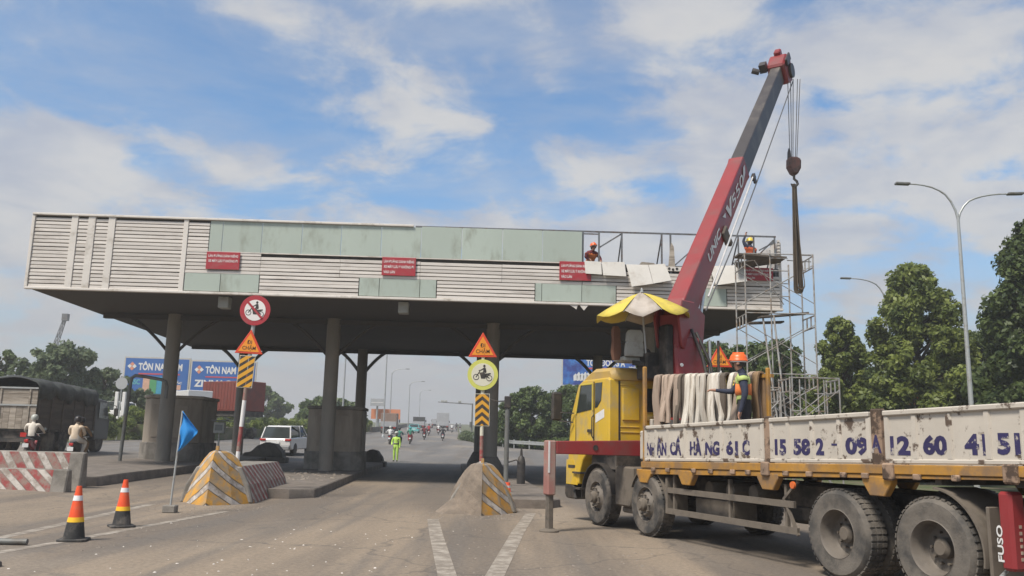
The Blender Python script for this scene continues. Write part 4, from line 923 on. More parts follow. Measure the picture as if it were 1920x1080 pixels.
# bits between the axles: air tanks, fuel tank, battery box, spare wheel cradle
m_ = MB(); m_.lathe([(0.0, -0.55), (0.2, -0.53), (0.24, -0.45), (0.24, 0.45), (0.2, 0.53), (0, 0.55)], 16, T(-3.4, -0.85, 0.72) @ RY(90)); P('fuel_tank', m_, 'chassis', smooth=40)
m_ = MB(); m_.box(-3.9, -2.9, 0.55, 0.98, 0.42, 0.72); P('battery_box', m_, 'mud_brown', bevel=0.02)
for k, x in enumerate((-3.2, -3.75, -4.3)):
    m_ = MB(); m_.lathe([(0.0, -0.24), (0.11, -0.22), (0.13, -0.16), (0.13, 0.16), (0.11, 0.22), (0, 0.24)], 14, T(x, 0.7, 0.87) @ RX(90)); P('air_tank', m_, 'mud_brown', smooth=40)
m_ = MB(); m_.lathe([(0.28, -0.14), (0.42, -0.14), (0.5, -0.08), (0.5, 0.08), (0.42, 0.14), (0.28, 0.14)], 28, T(-4.7, 0.0, 0.62)); P('spare_wheel', m_, 'rubber', smooth=40)
# tank box and mudguards around the front pair
m_ = MB(); m_.prism([(-0.55, 0.42), (-1.12, 0.42), (-1.2, 0.55), (-1.2, 1.12), (-0.55, 1.12)], 0.62, 1.16, 'y'); P('tool_box', m_, 'mud_brown', bevel=0.03)
m_ = MB(); m_.prism([(-0.62, 0.3), (-1.12, 0.3), (-1.12, 0.415), (-0.62, 0.415)], 0.7, 1.05, 'y'); P('step_box', m_, 'mud_brown', bevel=0.03)
def guard(x, r, y0, y1, a0, a1, mt):
    m_ = MB(); rings = []; n = 12
    for k in range(n+1):
        a = R(a0 + (a1-a0)*k/n); c, s = math.cos(a), math.sin(a)
        rings.append([(x+r*c, y0, 0.52+r*s), (x+r*c, y1, 0.52+r*s), (x+(r+0.02)*c, y1, 0.52+(r+0.02)*s), (x+(r+0.02)*c, y0, 0.52+(r+0.02)*s)])
    m_.loft(rings); P('mudguard', m_, mt, smooth=40)
for sg in (1, -1):
    guard(0.05, 0.62, sg*0.9, sg*1.24, -5, 172, 'black_paint'); guard(-1.78, 0.6, sg*0.9, sg*1.2, 25, 175, 'mud_brown')
    guard(-7.72, 0.62, sg*0.62, sg*1.24, 95, 190, 'mud_brown')
    m_ = MB(); m_.box(-8.40, -8.36, sg*0.62, sg*1.20, 0.28, 1.0); P('mud_flap', m_, 'mud_brown', bevel=0.01)
m_ = MB(); m_.box(-2.42, -2.36, 0.8, 1.2, 0.42, 1.0); P('mud_flap', m_, 'mud_brown', bevel=0.01)
# side under-run rails, posts and stays
for z, x1 in ((0.80, -5.5), (0.47, -5.55)):
    m_ = MB(); m_.bar((-2.35, 1.17, z), (x1, 1.17, z), 0.04, 0.085); P('guard_rail', m_, 'mud_brown')
for x in (-2.55, -4.05, -5.3):
    m_ = MB(); m_.bar((x, 1.13, 0.42), (x, 1.13, 1.05), 0.045, 0.05); P('guard_post', m_, 'mud_brown')
m_ = MB(); m_.bar((-5.55, 1.17, 0.42), (-5.30, 1.17, 0.85), 0.035, 0.035); m_.bar((-5.28, 1.17, 0.85), (-5.58, 1.17, 1.1), 0.035, 0.035); P('guard_stay', m_, 'mud_brown')
m_ = MB(); m_.lathe([(0.0, 0), (0.05, 0), (0.045, 0.025), (0, 0.025)], 14, T(-5.52, 1.2, 1.05) @ RX(-90)); P('side_marker', m_, 'amber', smooth=40)
# red tool case hung at the tail
m_ = MB(); m_.box(-8.67, -8.52, 1.03, 1.23, 0.42, 1.16); tc_ = P('red_case', m_, 'crane_red', bevel=0.03)
m_ = MB(); put_text(m_, 'FUSO', 0, 0.34, 0, 0.065, T(-8.565, 1.233, 0.50) @ RZ(180) @ RY(-90)); P('lettering', m_, 'crane_white', tc_)
m_ = MB()
for k in range(6): m_.box(-8.676, -8.668, 1.11, 1.14, 0.52 + 0.06*k, 0.55 + 0.06*k)
tag(P('case_marks', m_, 'sling_tan', tc_), kind='stuff')
m_ = MB(); m_.path([(-8.47, 1.1, 0.40), (-8.52, 1.24, 0.36), (-8.70, 1.24, 0.34), (-8.78, 1.1, 0.36)], 0.02, 6); P('case_hoop', m_, 'galv', smooth=60)

# load bed
m_ = MB(); m_.prism([(-1.7, 1.16), (-10.2, bz(-10.2, 1.16)), (-10.2, bz(-10.2, 1.22)), (-1.7, 1.22)], -1.2, 1.2, 'y'); P('bed_floor', m_, 'mud_brown')
for k in range(9):
    x = -2.1 - k*0.95; m_ = MB(); m_.box(x-0.04, x+0.04, -1.18, 1.18, bz(x, 1.03), bz(x, 1.15)); P('cross_member', m_, 'chassis')
def side_beam(sg):
    yo = sg * 1.25
    for z0, z1, y0, y1 in ((1.125, 1.23, 1.14, 1.262), (1.02, 1.12, 1.14, 1.245)):
        m_ = MB(); zr = lambda z: bz(-10.2, z) + (0.09 if z < 1.1 else 0.0); m_.prism([(-1.68, z0), (-10.2, zr(z0)), (-10.2, zr(z1)), (-1.68, z1)], sg*y0, sg*y1, 'y'); P('side_beam', m_, 'beam_orange', bevel=0.008)
    for x in (-1.75, -3.05, -5.05, -7.0):
        w = 0.11 if x != -1.75 else 0.12
        m_ = MB(); m_.prism([(x-2*w, bz(x, 1.10)), (x+2*w, bz(x, 1.10)), (x+2*w, bz(x, 1.03)), (x+w, bz(x, 0.88)), (x-w, bz(x, 0.88)), (x-2*w, bz(x, 1.03))], sg*1.15, sg*1.252, 'y'); P('beam_bracket', m_, 'beam_orange', bevel=0.01)
    for x in (-2.1, -2.55, -3.3, -3.75, -4.3, -4.65, -5.45, -5.9, -6.5, -6.85, -7.6, -8.1, -9.2, -9.7):
        m_ = MB(); m_.box(x-0.05, x+0.05, sg*1.244, sg*1.285, bz(x, 1.07), bz(x, 1.135)); P('hinge', m_, 'bed_rust', bevel=0.01)
    for x in (-5.03, -7.2, -8.72):
        m_ = MB(); m_.box(x-0.09, x+0.07, sg*1.235, sg*1.30, bz(x, 1.06), bz(x, 1.25)); P('latch', m_, 'bed_rust', bevel=0.02)
for sg in (1, -1): side_beam(sg)
def side_panel(x0, x1, sg, ribs):
    """drop side between two bed posts: sheet, folded rim and pressed ribs"""
    z0, z1 = 1.24, 1.83
    def zz(x, z): return bz(x, z)
    m_ = MB(); m_.prism([(x0, zz(x0, z0)), (x1, zz(x1, z0)), (x1, zz(x1, z1-0.05)), (x0, zz(x0, z1-0.05))], sg*1.19, sg*1.225, 'y'); o = P('drop_side', m_, 'bed_white')
    m_ = MB(); m_.prism([(x0, zz(x0, z1-0.06)), (x1, zz(x1, z1-0.06)), (x1, zz(x1, z1)), (x0, zz(x0, z1))], sg*1.18, sg*1.262, 'y'); P('top_rim', m_, 'bed_white', o, bevel=0.012)
    m_ = MB(); m_.prism([(x0, zz(x0, z0)), (x1, zz(x1, z0)), (x1, zz(x1, z0+0.05)), (x0, zz(x0, z0+0.05))], sg*1.19, sg*1.25, 'y'); P('bottom_rim', m_, 'bed_white', o, bevel=0.01)
    for x in ribs:
        m_ = MB(); m_.prism([(x-0.04, sg*1.222), (x+0.04, sg*1.222), (x+0.026, sg*1.244), (x-0.026, sg*1.244)], zz(x, z0+0.055), zz(x, z1-0.065), 'z'); P('rib', m_, 'bed_white', o)
    return o
RB = [(-1.78, -4.98, [-1.80, -2.13, -2.51, -3.02, -3.52, -4.0, -4.46, -4.94]), (-5.12, -6.93, [-5.15, -5.48, -5.94, -6.42, -6.9]), (-7.14, -10.2, [-7.18, -7.57, -8.02, -8.48, -8.88, -9.4, -9.8])]
sides = [side_panel(a, b, 1, r_) for a, b, r_ in RB]
for a, b, r_ in RB: side_panel(a, b, -1, r_)
for sg in (1, -1):
    for x, mt in ((-5.05, 'bed_rust'), (-7.03, 'bed_rust')):
        m_ = MB(); m_.box(x-0.065, x+0.095 if x < -6 else x+0.06, sg*1.15, sg*1.24, bz(x, 1.14), bz(x, 1.86)); P('bed_post', m_, mt, bevel=0.015)
    m_ = MB(); m_.box(-1.76, -1.70, sg*1.17, sg*1.24, 1.0, 2.85); P('bed_post', m_, 'beam_orange', bevel=0.015)
    if sg < 0: continue
    m_ = MB(); m_.box(-4.36, -4.305, 0.60, 0.66, 1.22, 2.68); P('rack_post', m_, 'beam_orange', bevel=0.012)
    m_ = MB(); m_.bar((-1.72, 0.95, 2.66), (-4.4, 0.60, 2.56), 0.05, 0.05); P('rack_rail', m_, 'beam_orange')
m_ = MB(); m_.box(-1.78, -1.70, -1.1, 1.1, 1.22, 1.95); P('headboard', m_, 'bed_white', bevel=0.01)
m_ = MB(); m_.box(-1.62, -1.5, 0.75, 1.18, 1.26, 1.75); P('control_box', m_, 'bed_white', bevel=0.02)
# lettering on the left side
def side_text(txt, x0, x1, z0, z1, ref=None):
    if x0 < x1: x0, x1 = x1, x0
    # local frame: text runs towards -x (to the right when seen from the left side)
    M = T(0, 1.227, 0) @ RZ(180)
    m_ = MB(); xm = (x0+x1)/2; put_text(m_, txt, -x0, -x1, bz(xm, z0), bz(xm, z1), M, bold=0.05, depth=0.002, ref=ref)
    P('lettering', m_, 'letter_navy')
def lx(px):     # where along the side the strokes stand, read off the lettering's spacing
    t = [(1206, -1.75), (1250, -2.42), (1300, -3.15), (1350, -3.87), (1400, -4.55), (1435, -5.02), (1500, -5.68), (1560, -6.30), (1635, -7.0), (1700, -7.53), (1760, -7.95), (1830, -8.43), (1920, -8.92)]
    for (a, va), (b, vb) in zip(t, t[1:]):
        if px <= b: return va + (vb-va)*(px-a)/(b-a)
    return t[-1][1]
for txt, a, b, ref in (('NH', 1211, 1229, None), ('ẬN', 1232, 1253, 'AN'), ('CẨ', 1260, 1283, 'CA'), ('HÀ', 1300, 1322, 'HA'), ('NG', 1329, 1355, None), ('61', 1367, 1388, None), ('C', 1395, 1408, None), ('15', 1453, 1476, None), ('58', 1490, 1521, None), ('2', 1531, 1545, None), ('09', 1583, 1622, None), ('12', 1659, 1696, None), ('60', 1720, 1765, None), ('41', 1796, 1837, None), ('51', 1856, 1902, None)):
    side_text(txt, lx(a), lx(b), 1.335, 1.545, ref)
side_text('-', lx(1558), lx(1568), 1.45, 1.475)
M = T(0, 1.242, 0) @ RZ(180); m_ = MB(); put_text(m_, 'A', -lx(1629), -lx(1647), bz(-7, 1.36), bz(-7, 1.565), M, bold=0.035, depth=0.002); P('lettering', m_, 'letter_navy')

# cab: side outline extruded across, wheel arch cut, screens and trim set proud
prof = [(-0.5, 1.50), (-0.5, 2.70), (-0.44, 2.74), (0.62, 2.74), (0.86, 2.66), (1.22, 2.05), (1.30, 1.55), (1.34, 1.2), (1.34, 0.72), (1.15, 0.70), (0.78, 0.72), (0.74, 0.95), (0.62, 1.18), (0.40, 1.34), (0.12, 1.38)]
rings = []
for y, k in ((-1.25, 0.985), (-1.23, 1.0), (-1.0, 1.0), (1.0, 1.0), (1.23, 1.0), (1.25, 0.985)):
    rings.append([(0.4 + (x-0.4)*(k if x < 0.8 else k - (0.05 if abs(y) > 1.1 else 0)), y, 1.7 + (z-1.7)*k) for x, z in prof])
m_ = MB(); m_.loft(rings); cab = P('cab', m_, 'truck_yellow', bevel=0.02)
m_ = MB(); rr = []
for y, e in ((-1.2, 0.07), (-1.12, 0.0), (1.12, 0.0), (1.2, 0.07)): rr.append([(-0.53+e, y, 2.70), (-0.55+e, y, 2.80-e*0.3), (-0.48+e, y, 2.93-e), (0.30, y, 2.95-e), (0.66-e, y, 2.84-e), (0.88-e, y, 2.68)])
m_.loft(rr); P('cab_roof', m_, 'truck_roof_dusty', cab, smooth=40)
def cab_side(sg):
    Y0 = sg * 1.252
    def pane(name, pts, mt, d=0.006, par=cab): m_ = MB(); m_.prism(pts, Y0, Y0 + sg*d, 'y'); return P(name, m_, mt, par)
    pane('door_gap', [(0.92, 1.40), (0.94, 1.43), (0.94, 2.1), (0.92, 2.1)], 'black_paint', 0.002)
    dr = pane('door', [(0.88, 1.42), (0.16, 1.42), (0.12, 1.50), (0.12, 2.68), (0.70, 2.68), (0.90, 2.14)], 'truck_yellow', 0.012)
    m_ = MB(); m_.prism([(0.86, 2.10), (0.17, 2.16), (0.17, 2.63), (0.67, 2.63)], Y0 + sg*0.012, Y0 + sg*0.02, 'y'); P('door_window', m_, 'glass_dark', dr)
    m_ = MB(); m_.bar((0.88, Y0+sg*0.016, 2.08), (0.68, Y0+sg*0.016, 2.65), 0.03, 0.03); m_.bar((0.69, Y0+sg*0.016, 2.655), (0.15, Y0+sg*0.016, 2.655), 0.03, 0.03); m_.bar((0.15, Y0+sg*0.016, 2.655), (0.15, Y0+sg*0.016, 2.14), 0.03, 0.03); P('window_frame', m_, 'umbrella_yellow', dr)
    m_ = MB(); yg = Y0 + sg*0.013
    for a, b in (((0.885, 1.41), (0.11, 1.41)), ((0.11, 1.41), (0.11, 2.69)), ((0.905, 2.13), (0.885, 1.41))): m_.bar((a[0], yg, a[1]), (b[0], yg, b[1]), 0.012, 0.012)
    P('door_seam', m_, 'black_paint', dr)
    m_ = MB(); m_.box(0.19, 0.34, Y0+sg*0.012, Y0+sg*0.045, 1.72, 1.78); P('door_handle', m_, 'black_paint', dr, bevel=0.01)
    pane('rear_quarter_window', [(0.08, 2.18), (-0.02, 2.20), (-0.17, 2.32), (-0.22, 2.66), (0.08, 2.66)], 'glass_dark')
    pane('white_decal', [(0.06, 2.06), (-0.30, 2.16), (-0.30, 2.0), (0.06, 1.90)], 'crane_white', 0.003)
    m_ = MB(); m_.bar((0.98, sg*1.28, 2.1), (1.22, sg*1.52, 2.12), 0.025, 0.025); m_.bar((1.0, sg*1.28, 1.92), (1.22, sg*1.52, 1.95), 0.025, 0.025); ar = P('mirror_arm', m_, 'black_paint', cab)
    m_ = MB(); m_.box(1.17, 1.27, sg*1.44, sg*1.66, 1.95, 2.52); P('mirror', m_, 'black_paint', cab, bevel=0.03)
    m_ = MB(); m_.prism([(1.345, 0.7), (1.345, 1.18), (1.0, 1.18), (0.84, 0.7)], Y0 - sg*0.01, Y0 + sg*0.008, 'y'); P('corner_skirt', m_, 'truck_yellow', cab)
    m_ = MB(); m_.box(0.95, 1.25, Y0, Y0+sg*0.014, 1.02, 1.08); P('skirt_slot', m_, 'black_paint', cab)
for sg in (1, -1): cab_side(sg)
m_ = MB(); m_.prism([(1.36, 0.42), (1.42, 0.50), (1.40, 0.72), (1.0, 0.70), (0.92, 0.42)], -1.26, 1.26, 'y'); P('bumper', m_, 'black_paint', cab, bevel=0.03)
m_ = MB(); m_.prism([(0.845, 2.60), (1.185, 2.07), (1.20, 2.08), (0.86, 2.615)], -1.1, 1.1, 'y'); P('windscreen', m_, 'glass_dark', cab)
for sg in (1, -1): m_ = MB(); m_.box(1.34, 1.40, sg*0.75, sg*1.1, 0.80, 0.98); P('headlamp', m_, 'lamp_clear', cab, bevel=0.02)
m_ = MB(); m_.box(1.3, 1.33, -0.9, 0.9, 1.1, 1.45); P('grille', m_, 'black_paint', cab)
# back wall: pressed panels, window, dark gap below
for y0, y1, z0, z1 in ((0.98, 0.62, 1.95, 2.55), (0.52, -0.52, 1.95, 2.05), (-0.62, -0.98, 1.95, 2.55)):
    m_ = MB(); m_.box(-0.525, -0.495, min(y0, y1), max(y0, y1), z0, z1); P('back_panel', m_, 'truck_yellow', cab, bevel=0.012)
for z in (1.72, 1.82, 2.6): m_ = MB(); m_.box(-0.512, -0.498, 0.62, 1.02, z, z+0.025); P('back_crease', m_, 'truck_yellow', cab, bevel=0.006)
m_ = MB(); m_.box(-0.515, -0.497, -0.48, 0.5, 2.12, 2.56); P('back_window', m_, 'glass_dark', cab, bevel=0.005)
m_ = MB(); m_.box(-0.5, 0.5, -1.1, 1.1, 1.05, 1.5); P('cab_underside', m_, 'chassis')
m_ = MB(); m_.box(-0.9, 0.5, -0.5, 0.5, 0.7, 1.3); P('engine', m_, 'chassis', bevel=0.05)

# cab fittings: seams, steps, snorkel, grab rails
for sg in (1, -1):
    m_ = MB(); m_.box(-0.505, -0.49, sg*1.02, sg*1.06, 1.55, 2.68); P('back_seam', m_, 'black_paint', cab)
    for z in (0.62, 0.92): m_ = MB(); m_.box(0.62, 0.98, sg*1.16, sg*1.3, z, z+0.035); P('cab_step', m_, 'black_paint', cab)
    m_ = MB(); m_.path([(0.10, sg*1.27, 1.6), (0.10, sg*1.31, 1.65), (0.10, sg*1.31, 2.0), (0.10, sg*1.27, 2.05)], 0.014, 6); P('grab_rail', m_, 'black_paint', cab, smooth=60)
m_ = MB(); m_.box(-0.68, -0.56, -1.05, -0.8, 1.2, 2.9); P('air_intake', m_, 'black_paint', bevel=0.03)
m_ = MB(); m_.lathe([(0.09, 1.1), (0.09, 2.2), (0.06, 2.25), (0.06, 2.8)], 12, T(-0.66, -0.6, 0)); P('exhaust_stack', m_, 'mud_brown', smooth=40)
m_ = MB(); m_.bar((-0.5, 1.262, 1.425), (0.9, 1.262, 1.425), 0.02, 0.03); P('sill_trim', m_, 'truck_roof_dusty', cab)
# crane base, outriggers
m_ = MB(); m_.box(-1.55, -0.62, -0.55, 0.55, 1.02, 1.36); P('crane_base', m_, 'crane_red', bevel=0.03)
def outrigger(sg, yend, down):
    m_ = MB(); m_.prism([(sg*0.3, 1.30), (sg*0.3, 1.60), (sg*yend, 1.54), (sg*yend, 1.32)], -0.97, -0.73, 'x'); bm_ = P('outrigger_beam', m_, 'crane_red', bevel=0.012)
    m_ = MB(); m_.lathe([(0.0, 0), (0.05, 0), (0.05, 0.01), (0, 0.01)], 12, T(-0.975, sg*(yend - 0.75), 1.44) @ RY(-90)); P('beam_hole', m_, 'black_paint', bm_)
    m_ = MB(); m_.box(-0.96, -0.74, sg*(yend-0.0), sg*(yend+0.15), 0.62, 1.55); lg = P('outrigger_leg', m_, 'crane_red_faded', bevel=0.02)
    m_ = MB(); m_.box(-0.92, -0.78, sg*(yend+0.02), sg*(yend+0.12), 0.04 if down else 0.5, 0.7); P('leg_ram', m_, 'mud_brown', lg, bevel=0.015)
    m_ = MB(); m_.lathe([(0.17, 0.0), (0.17, 0.025), (0.09, 0.06), (0.0, 0.06)], 16, T(-0.85, sg*(yend+0.07), 0.0 if down else 0.46)); P('foot_plate', m_, 'mud_brown', lg, smooth=30)
    m_ = MB(); m_.box(-0.968, -0.958, sg*(yend+0.12), sg*(yend+0.152), 1.0, 1.54); P('leg_decal', m_, 'crane_white', lg)
outrigger(1, 2.52, True); outrigger(-1, 1.3, False)
# slewing column
def ring4(cx, cy, wx, wy, z): return [(cx-wx, cy-wy, z), (cx+wx, cy-wy, z), (cx+wx, cy+wy, z), (cx-wx, cy+wy, z)]
m_ = MB(); m_.lathe([(0.42, 1.36), (0.42, 1.62), (0.36, 1.72), (0.0, 1.72)], 24, T(-1.1, 0, 0)); P('slew_ring', m_, 'crane_red', smooth=35)
m_ = MB(); m_.loft([ring4(-1.1, 0.0, 0.34, 0.34, 1.70), ring4(-1.1, 0.02, 0.34, 0.33, 2.6), ring4(-1.08, 0.08, 0.28, 0.28, 3.25), ring4(-1.02, 0.02, 0.26, 0.26, 3.5)]); colm = P('crane_column', m_, 'crane_red', bevel=0.04)
m_ = MB(); m_.lathe([(0, 0), (0.035, 0), (0.03, 0.015), (0, 0.015)], 10, T(-1.45, 0.28, 2.95) @ RY(-90)); P('column_bolt', m_, 'crane_white', colm)
BP = Vector((-0.98, 0.06, 3.90))                       # boom pivot
TRKI = TRK.inverted(); tip = TRKI @ Vector((7.22, 22.0, 11.75)); BD = (tip - BP).normalized(); BL = (tip - BP).length
hd = Vector((BD.x, BD.y, 0)).normalized(); side_r = Vector((hd.y, -hd.x, 0))       # right-hand side of the boom
bup = side_r.cross(BD).normalized()
if bup.z < 0: bup = -bup
BM = Matrix(((BD.x, -side_r.x, bup.x, BP.x), (BD.y, -side_r.y, bup.y, BP.y), (BD.z, -side_r.z, bup.z, BP.z), (0, 0, 0, 1)))   # boom frame: x along, y left, z up
# turret head that carries the boom foot
m_ = MB()
for sgn in (-1, 1):
    y0 = sgn * 0.21; vs = [(-0.42, y0, -0.6), (0.25, y0, -0.95), (0.62, y0, -0.5), (0.75, y0, 0.12), (0.2, y0, 0.30), (-0.38, y0, 0.26), (-0.55, y0, -0.1)]
    m_.prism([(a, c) for a, _, c in vs], y0, y0 + sgn*0.05, 'y', Matrix.Translation(BP) @ Matrix.Rotation(math.atan2(hd.y, hd.x), 4, 'Z'))
m_.box(-0.40, 0.3, -0.2, 0.2, -0.72, 0.0, Matrix.Translation(BP) @ Matrix.Rotation(math.atan2(hd.y, hd.x), 4, 'Z'))
P('boom_turret', m_, 'crane_red', bevel=0.02)
def hexsec(x, w, h, c): return [(x, -w, -h), (x, -w*0.35, -h*1.28), (x, w*0.35, -h*1.28), (x, w, -h), (x, w, h), (x, w-c, h+c*0.2), (x, -w+c, h+c*0.2), (x, -w, h)]
m_ = MB(); m_.loft([hexsec(-0.35, 0.15, 0.22, 0.05), hexsec(0.2, 0.185, 0.28, 0.05), hexsec(5.28, 0.17, 0.265, 0.05), hexsec(5.45, 0.18, 0.28, 0.05)], BM); boom = P('boom', m_, 'crane_red', bevel=0.015)
m_ = MB(); m_.loft([hexsec(5.43, 0.155, 0.24, 0.05), hexsec(BL - 0.25, 0.14, 0.215, 0.05)], BM); P('boom_extension', m_, 'boom_grey', boom, bevel=0.012)
# boom head with sheaves
m_ = MB(); m_.prism([(BL-0.42, -0.30), (BL+0.02, -0.46), (BL+0.28, -0.30), (BL+0.38, 0.10), (BL+0.16, 0.36), (BL-0.40, 0.30)], -0.24, 0.24, 'y', BM); bh = P('boom_head', m_, 'crane_red', bevel=0.05)
for yy in (-0.27, 0.27): m_ = MB(); m_.lathe([(0.0, -0.04), (0.2, -0.04), (0.2, 0.04), (0.0, 0.04)], 20, BM @ T(BL+0.05, yy, -0.14) @ RX(90)); P('sheave', m_, 'boom_grey', bh, smooth=35)
m_ = MB(); m_.box(BL-0.5, BL-0.28, 0.22, 0.40, 0.18, 0.42, BM); m_.lathe([(0.0, 0), (0.075, 0), (0.08, 0.2), (0, 0.2)], 12, BM @ T(BL-0.55, 0.40, 0.25) @ RX(-60)); P('head_lamp', m_, 'boom_grey', bh)
m_ = MB(); m_.box(BL-0.25, BL+0.22, -0.30, -0.24, 0.12, 0.34, BM); P('head_cover', m_, 'boom_grey', bh, bevel=0.02)
m_ = MB(); m_.box(BL+0.1, BL+0.32, -0.08, 0.1, 0.24, 0.46, BM); P('head_stop', m_, 'crane_red', bh, bevel=0.03)
# clamp and fittings half way along
m_ = MB(); m_.box(2.80, 3.10, -0.235, -0.17, -0.38, -0.04, BM); m_.box(2.88, 3.02, -0.28, -0.19, -0.46, -0.32, BM); P('boom_clamp', m_, 'mud_brown', boom, bevel=0.02)
m_ = MB(); m_.box(5.45, 5.60, -0.27, -0.2, -0.40, -0.28, BM); m_.lathe([(0.03, -0.02), (0.07, -0.02), (0.07, 0.02), (0.03, 0.02)], 12, BM @ T(5.5, -0.25, -0.43) @ RX(90)); P('rope_guide', m_, 'boom_grey', boom)
m_ = MB(); m_.path([BM @ Vector((0.6, -0.30, -0.36)), BM @ Vector((2.95, -0.31, -0.44)), BM @ Vector((5.5, -0.28, -0.48)), BM @ Vector((BL, -0.26, -0.42))], 0.014, 6); P('hoist_rope', m_, 'cable', boom)
m_ = MB(); m_.path([BM @ Vector((1.0, -0.26, -0.33)), BM @ Vector((5.5, -0.24, -0.30))], 0.02, 6); P('hydraulic_pipe', m_, 'crane_white', boom)
# white lettering on the right-hand side of the boom
SM = BM @ T(0, -0.187, 0)
def boom_text(txt, x0, x1, z0, z1, bold=0.03, slant=0.25):
    m_ = MB(); put_text(m_, txt, x0, x1, z0, z1, SM, bold=bold, depth=0.004, slant=slant); P('lettering', m_, 'crane_white', boom)
boom_text('UNIC', 1.75, 2.75, -0.06, 0.13, 0.03, 0.2)
boom_text('V', 3.32, 3.85, -0.14, 0.16, 0.05, 0.4); boom_text('550', 3.85, 4.95, -0.12, 0.10, 0.0, 0.4)
m_ = MB(); m_.poly([(4.9, -0.005, -0.10), (5.2, -0.005, -0.02), (5.34, -0.005, 0.12), (5.18, -0.005, 0.14), (5.05, -0.005, 0.03)], SM); P('swoosh', m_, 'crane_white', boom); m_ = MB(); m_.poly([(3.12, -0.005, 0.16), (3.28, -0.005, 0.02), (3.34, -0.005, 0.12)], SM); P('swoosh', m_, 'crane_white', boom)
# lift cylinder
m_ = MB(); c0 = BP + hd*0.35 + Vector((0, 0, -1.5)) - side_r*-0.05; c1 = BM @ Vector((1.75, 0, -0.36)); mid_ = c0.lerp(c1, 0.55)
m_.tube(c0, mid_, 0.09, n=14); lc = P('lift_cylinder', m_, 'crane_red', smooth=40)
m_ = MB(); m_.tube(mid_, c1, 0.05, n=12); P('cylinder_rod', m_, 'chrome', lc, smooth=40)
for k, yy in enumerate((-0.42, -0.56)):
    m_ = MB(); m_.tube((-1.28 - 0.08*k, yy, 1.7), (-1.3 - 0.08*k, yy, 3.45), 0.035 - 0.01*k, n=10); P('hydraulic_post', m_, 'black_paint' if k else 'chrome', smooth=40)
m_ = MB(); m_.path([(-1.4, -0.3, 1.7), (-1.6, -0.35, 2.3), (-1.5, -0.3, 3.0), (-1.2, -0.2, 3.6)], 0.03, 8); m_.path([(-1.42, -0.2, 1.7), (-1.66, -0.2, 2.4), (-1.52, -0.12, 3.1), (-1.2, -0.1, 3.65)], 0.03, 8); P('hose_bundle', m_, 'black_paint', smooth=60)
m_ = MB(); m_.lathe([(0.0, -0.3), (0.24, -0.3), (0.24, -0.26), (0.17, -0.25), (0.17, 0.25), (0.24, 0.26), (0.24, 0.3), (0, 0.3)], 20, T(-0.75, 0.35, 3.05) @ RX(90)); P('winch', m_, 'chassis', smooth=35)
m_ = MB(); m_.box(-1.0, -0.62, 0.38, 0.75, 2.7, 3.2); m_.box(-1.3, -0.95, 0.34, 0.5, 2.75, 3.7); P('valve_block', m_, 'chassis', bevel=0.03)
# operator's seat on the left of the column
m_ = MB(); m_.bar((-1.0, 0.2, 2.95), (-0.85, 0.95, 3.0), 0.08, 0.08); sb = P('seat_bracket', m_, 'chassis')
m_ = MB(); m_.box(-0.82, -0.42, 0.75, 1.12, 3.02, 3.12); P('seat', m_, 'seat_grey', bevel=0.03)
m_ = MB(); rr = []
for z, w, dx in ((3.12, 0.17, 0.0), (3.2, 0.18, -0.01), (3.36, 0.165, -0.02), (3.37, 0.15, -0.02), (3.39, 0.15, -0.02), (3.40, 0.165, -0.025), (3.54, 0.15, -0.03), (3.60, 0.11, -0.03)): rr.append([(-0.90+dx, 0.93-w, z), (-0.80+dx, 0.93-w, z), (-0.80+dx, 0.93+w, z), (-0.90+dx, 0.93+w, z)])
m_.loft(rr); P('seat_back', m_, 'seat_grey', smooth=50)
m_ = MB(); rr = []
for z, w in ((3.68, 0.05), (3.6, 0.08), (3.4, 0.07), (3.2, 0.09), (3.05, 0.06)): rr.append([(-0.7+0.02*math.sin(z*9), 1.20-w, z), (-0.62, 1.2-w*0.6, z), (-0.62, 1.2+w, z), (-0.7, 1.2+w*0.8, z)])
m_.loft(rr); P('hung_cloth', m_, 'cloth_brown', smooth=60)
# falls of rope and the hook block
HK = TRKI @ Vector((7.50, 22.0, 9.05)); HT = BM @ Vector((BL + 0.05, -0.1, -0.3))
tops = [(-0.17, 0.0), (-0.09, 0.03), (-0.02, 0.0), (0.10, 0.03), (0.17, 0.0)]
crt = (TRKI.to_3x3() @ Vector((1, 0, 0)))
for k, (a, b) in enumerate(tops):
    p0 = HT + crt * (a + 0.2) + Vector((0, 0, -0.05)); p1 = HK + crt * (a * 0.55) + Vector((0, 0, 0.15)); m_ = MB(); m_.tube(p0, p1, 0.011, n=6); P('rope_fall', m_, 'cable')
HM = Matrix.Translation(HK) @ Matrix.Rotation(math.atan2(crt.y, crt.x), 4, 'Z')
m_ = MB(); m_.prism([(-0.17, 0.10), (-0.13, 0.16), (0.13, 0.16), (0.18, 0.06), (0.17, -0.15), (0.07, -0.34), (-0.07, -0.34), (-0.18, -0.12)], -0.13, 0.13, 'y', HM); hb = P('hook_block', m_, 'hook_brown', bevel=0.05)
m_ = MB(); m_.prism([(-0.16, 0.1), (-0.06, 0.1), (-0.08, 0.34), (-0.12, 0.42), (-0.15, 0.3)], -0.03, 0.03, 'y', HM); P('rope_anchor', m_, 'boom_grey', hb)
m_ = MB(); m_.path([(0, 0, -0.32), (0, 0, -0.44), (0.07, 0, -0.5), (0.09, 0, -0.58), (0.03, 0, -0.65), (-0.05, 0, -0.64), (-0.09, 0, -0.57)], [0.035, 0.035, 0.035, 0.037, 0.035, 0.03, 0.015], 10, HM); P('hook', m_, 'boom_grey', hb, smooth=60)

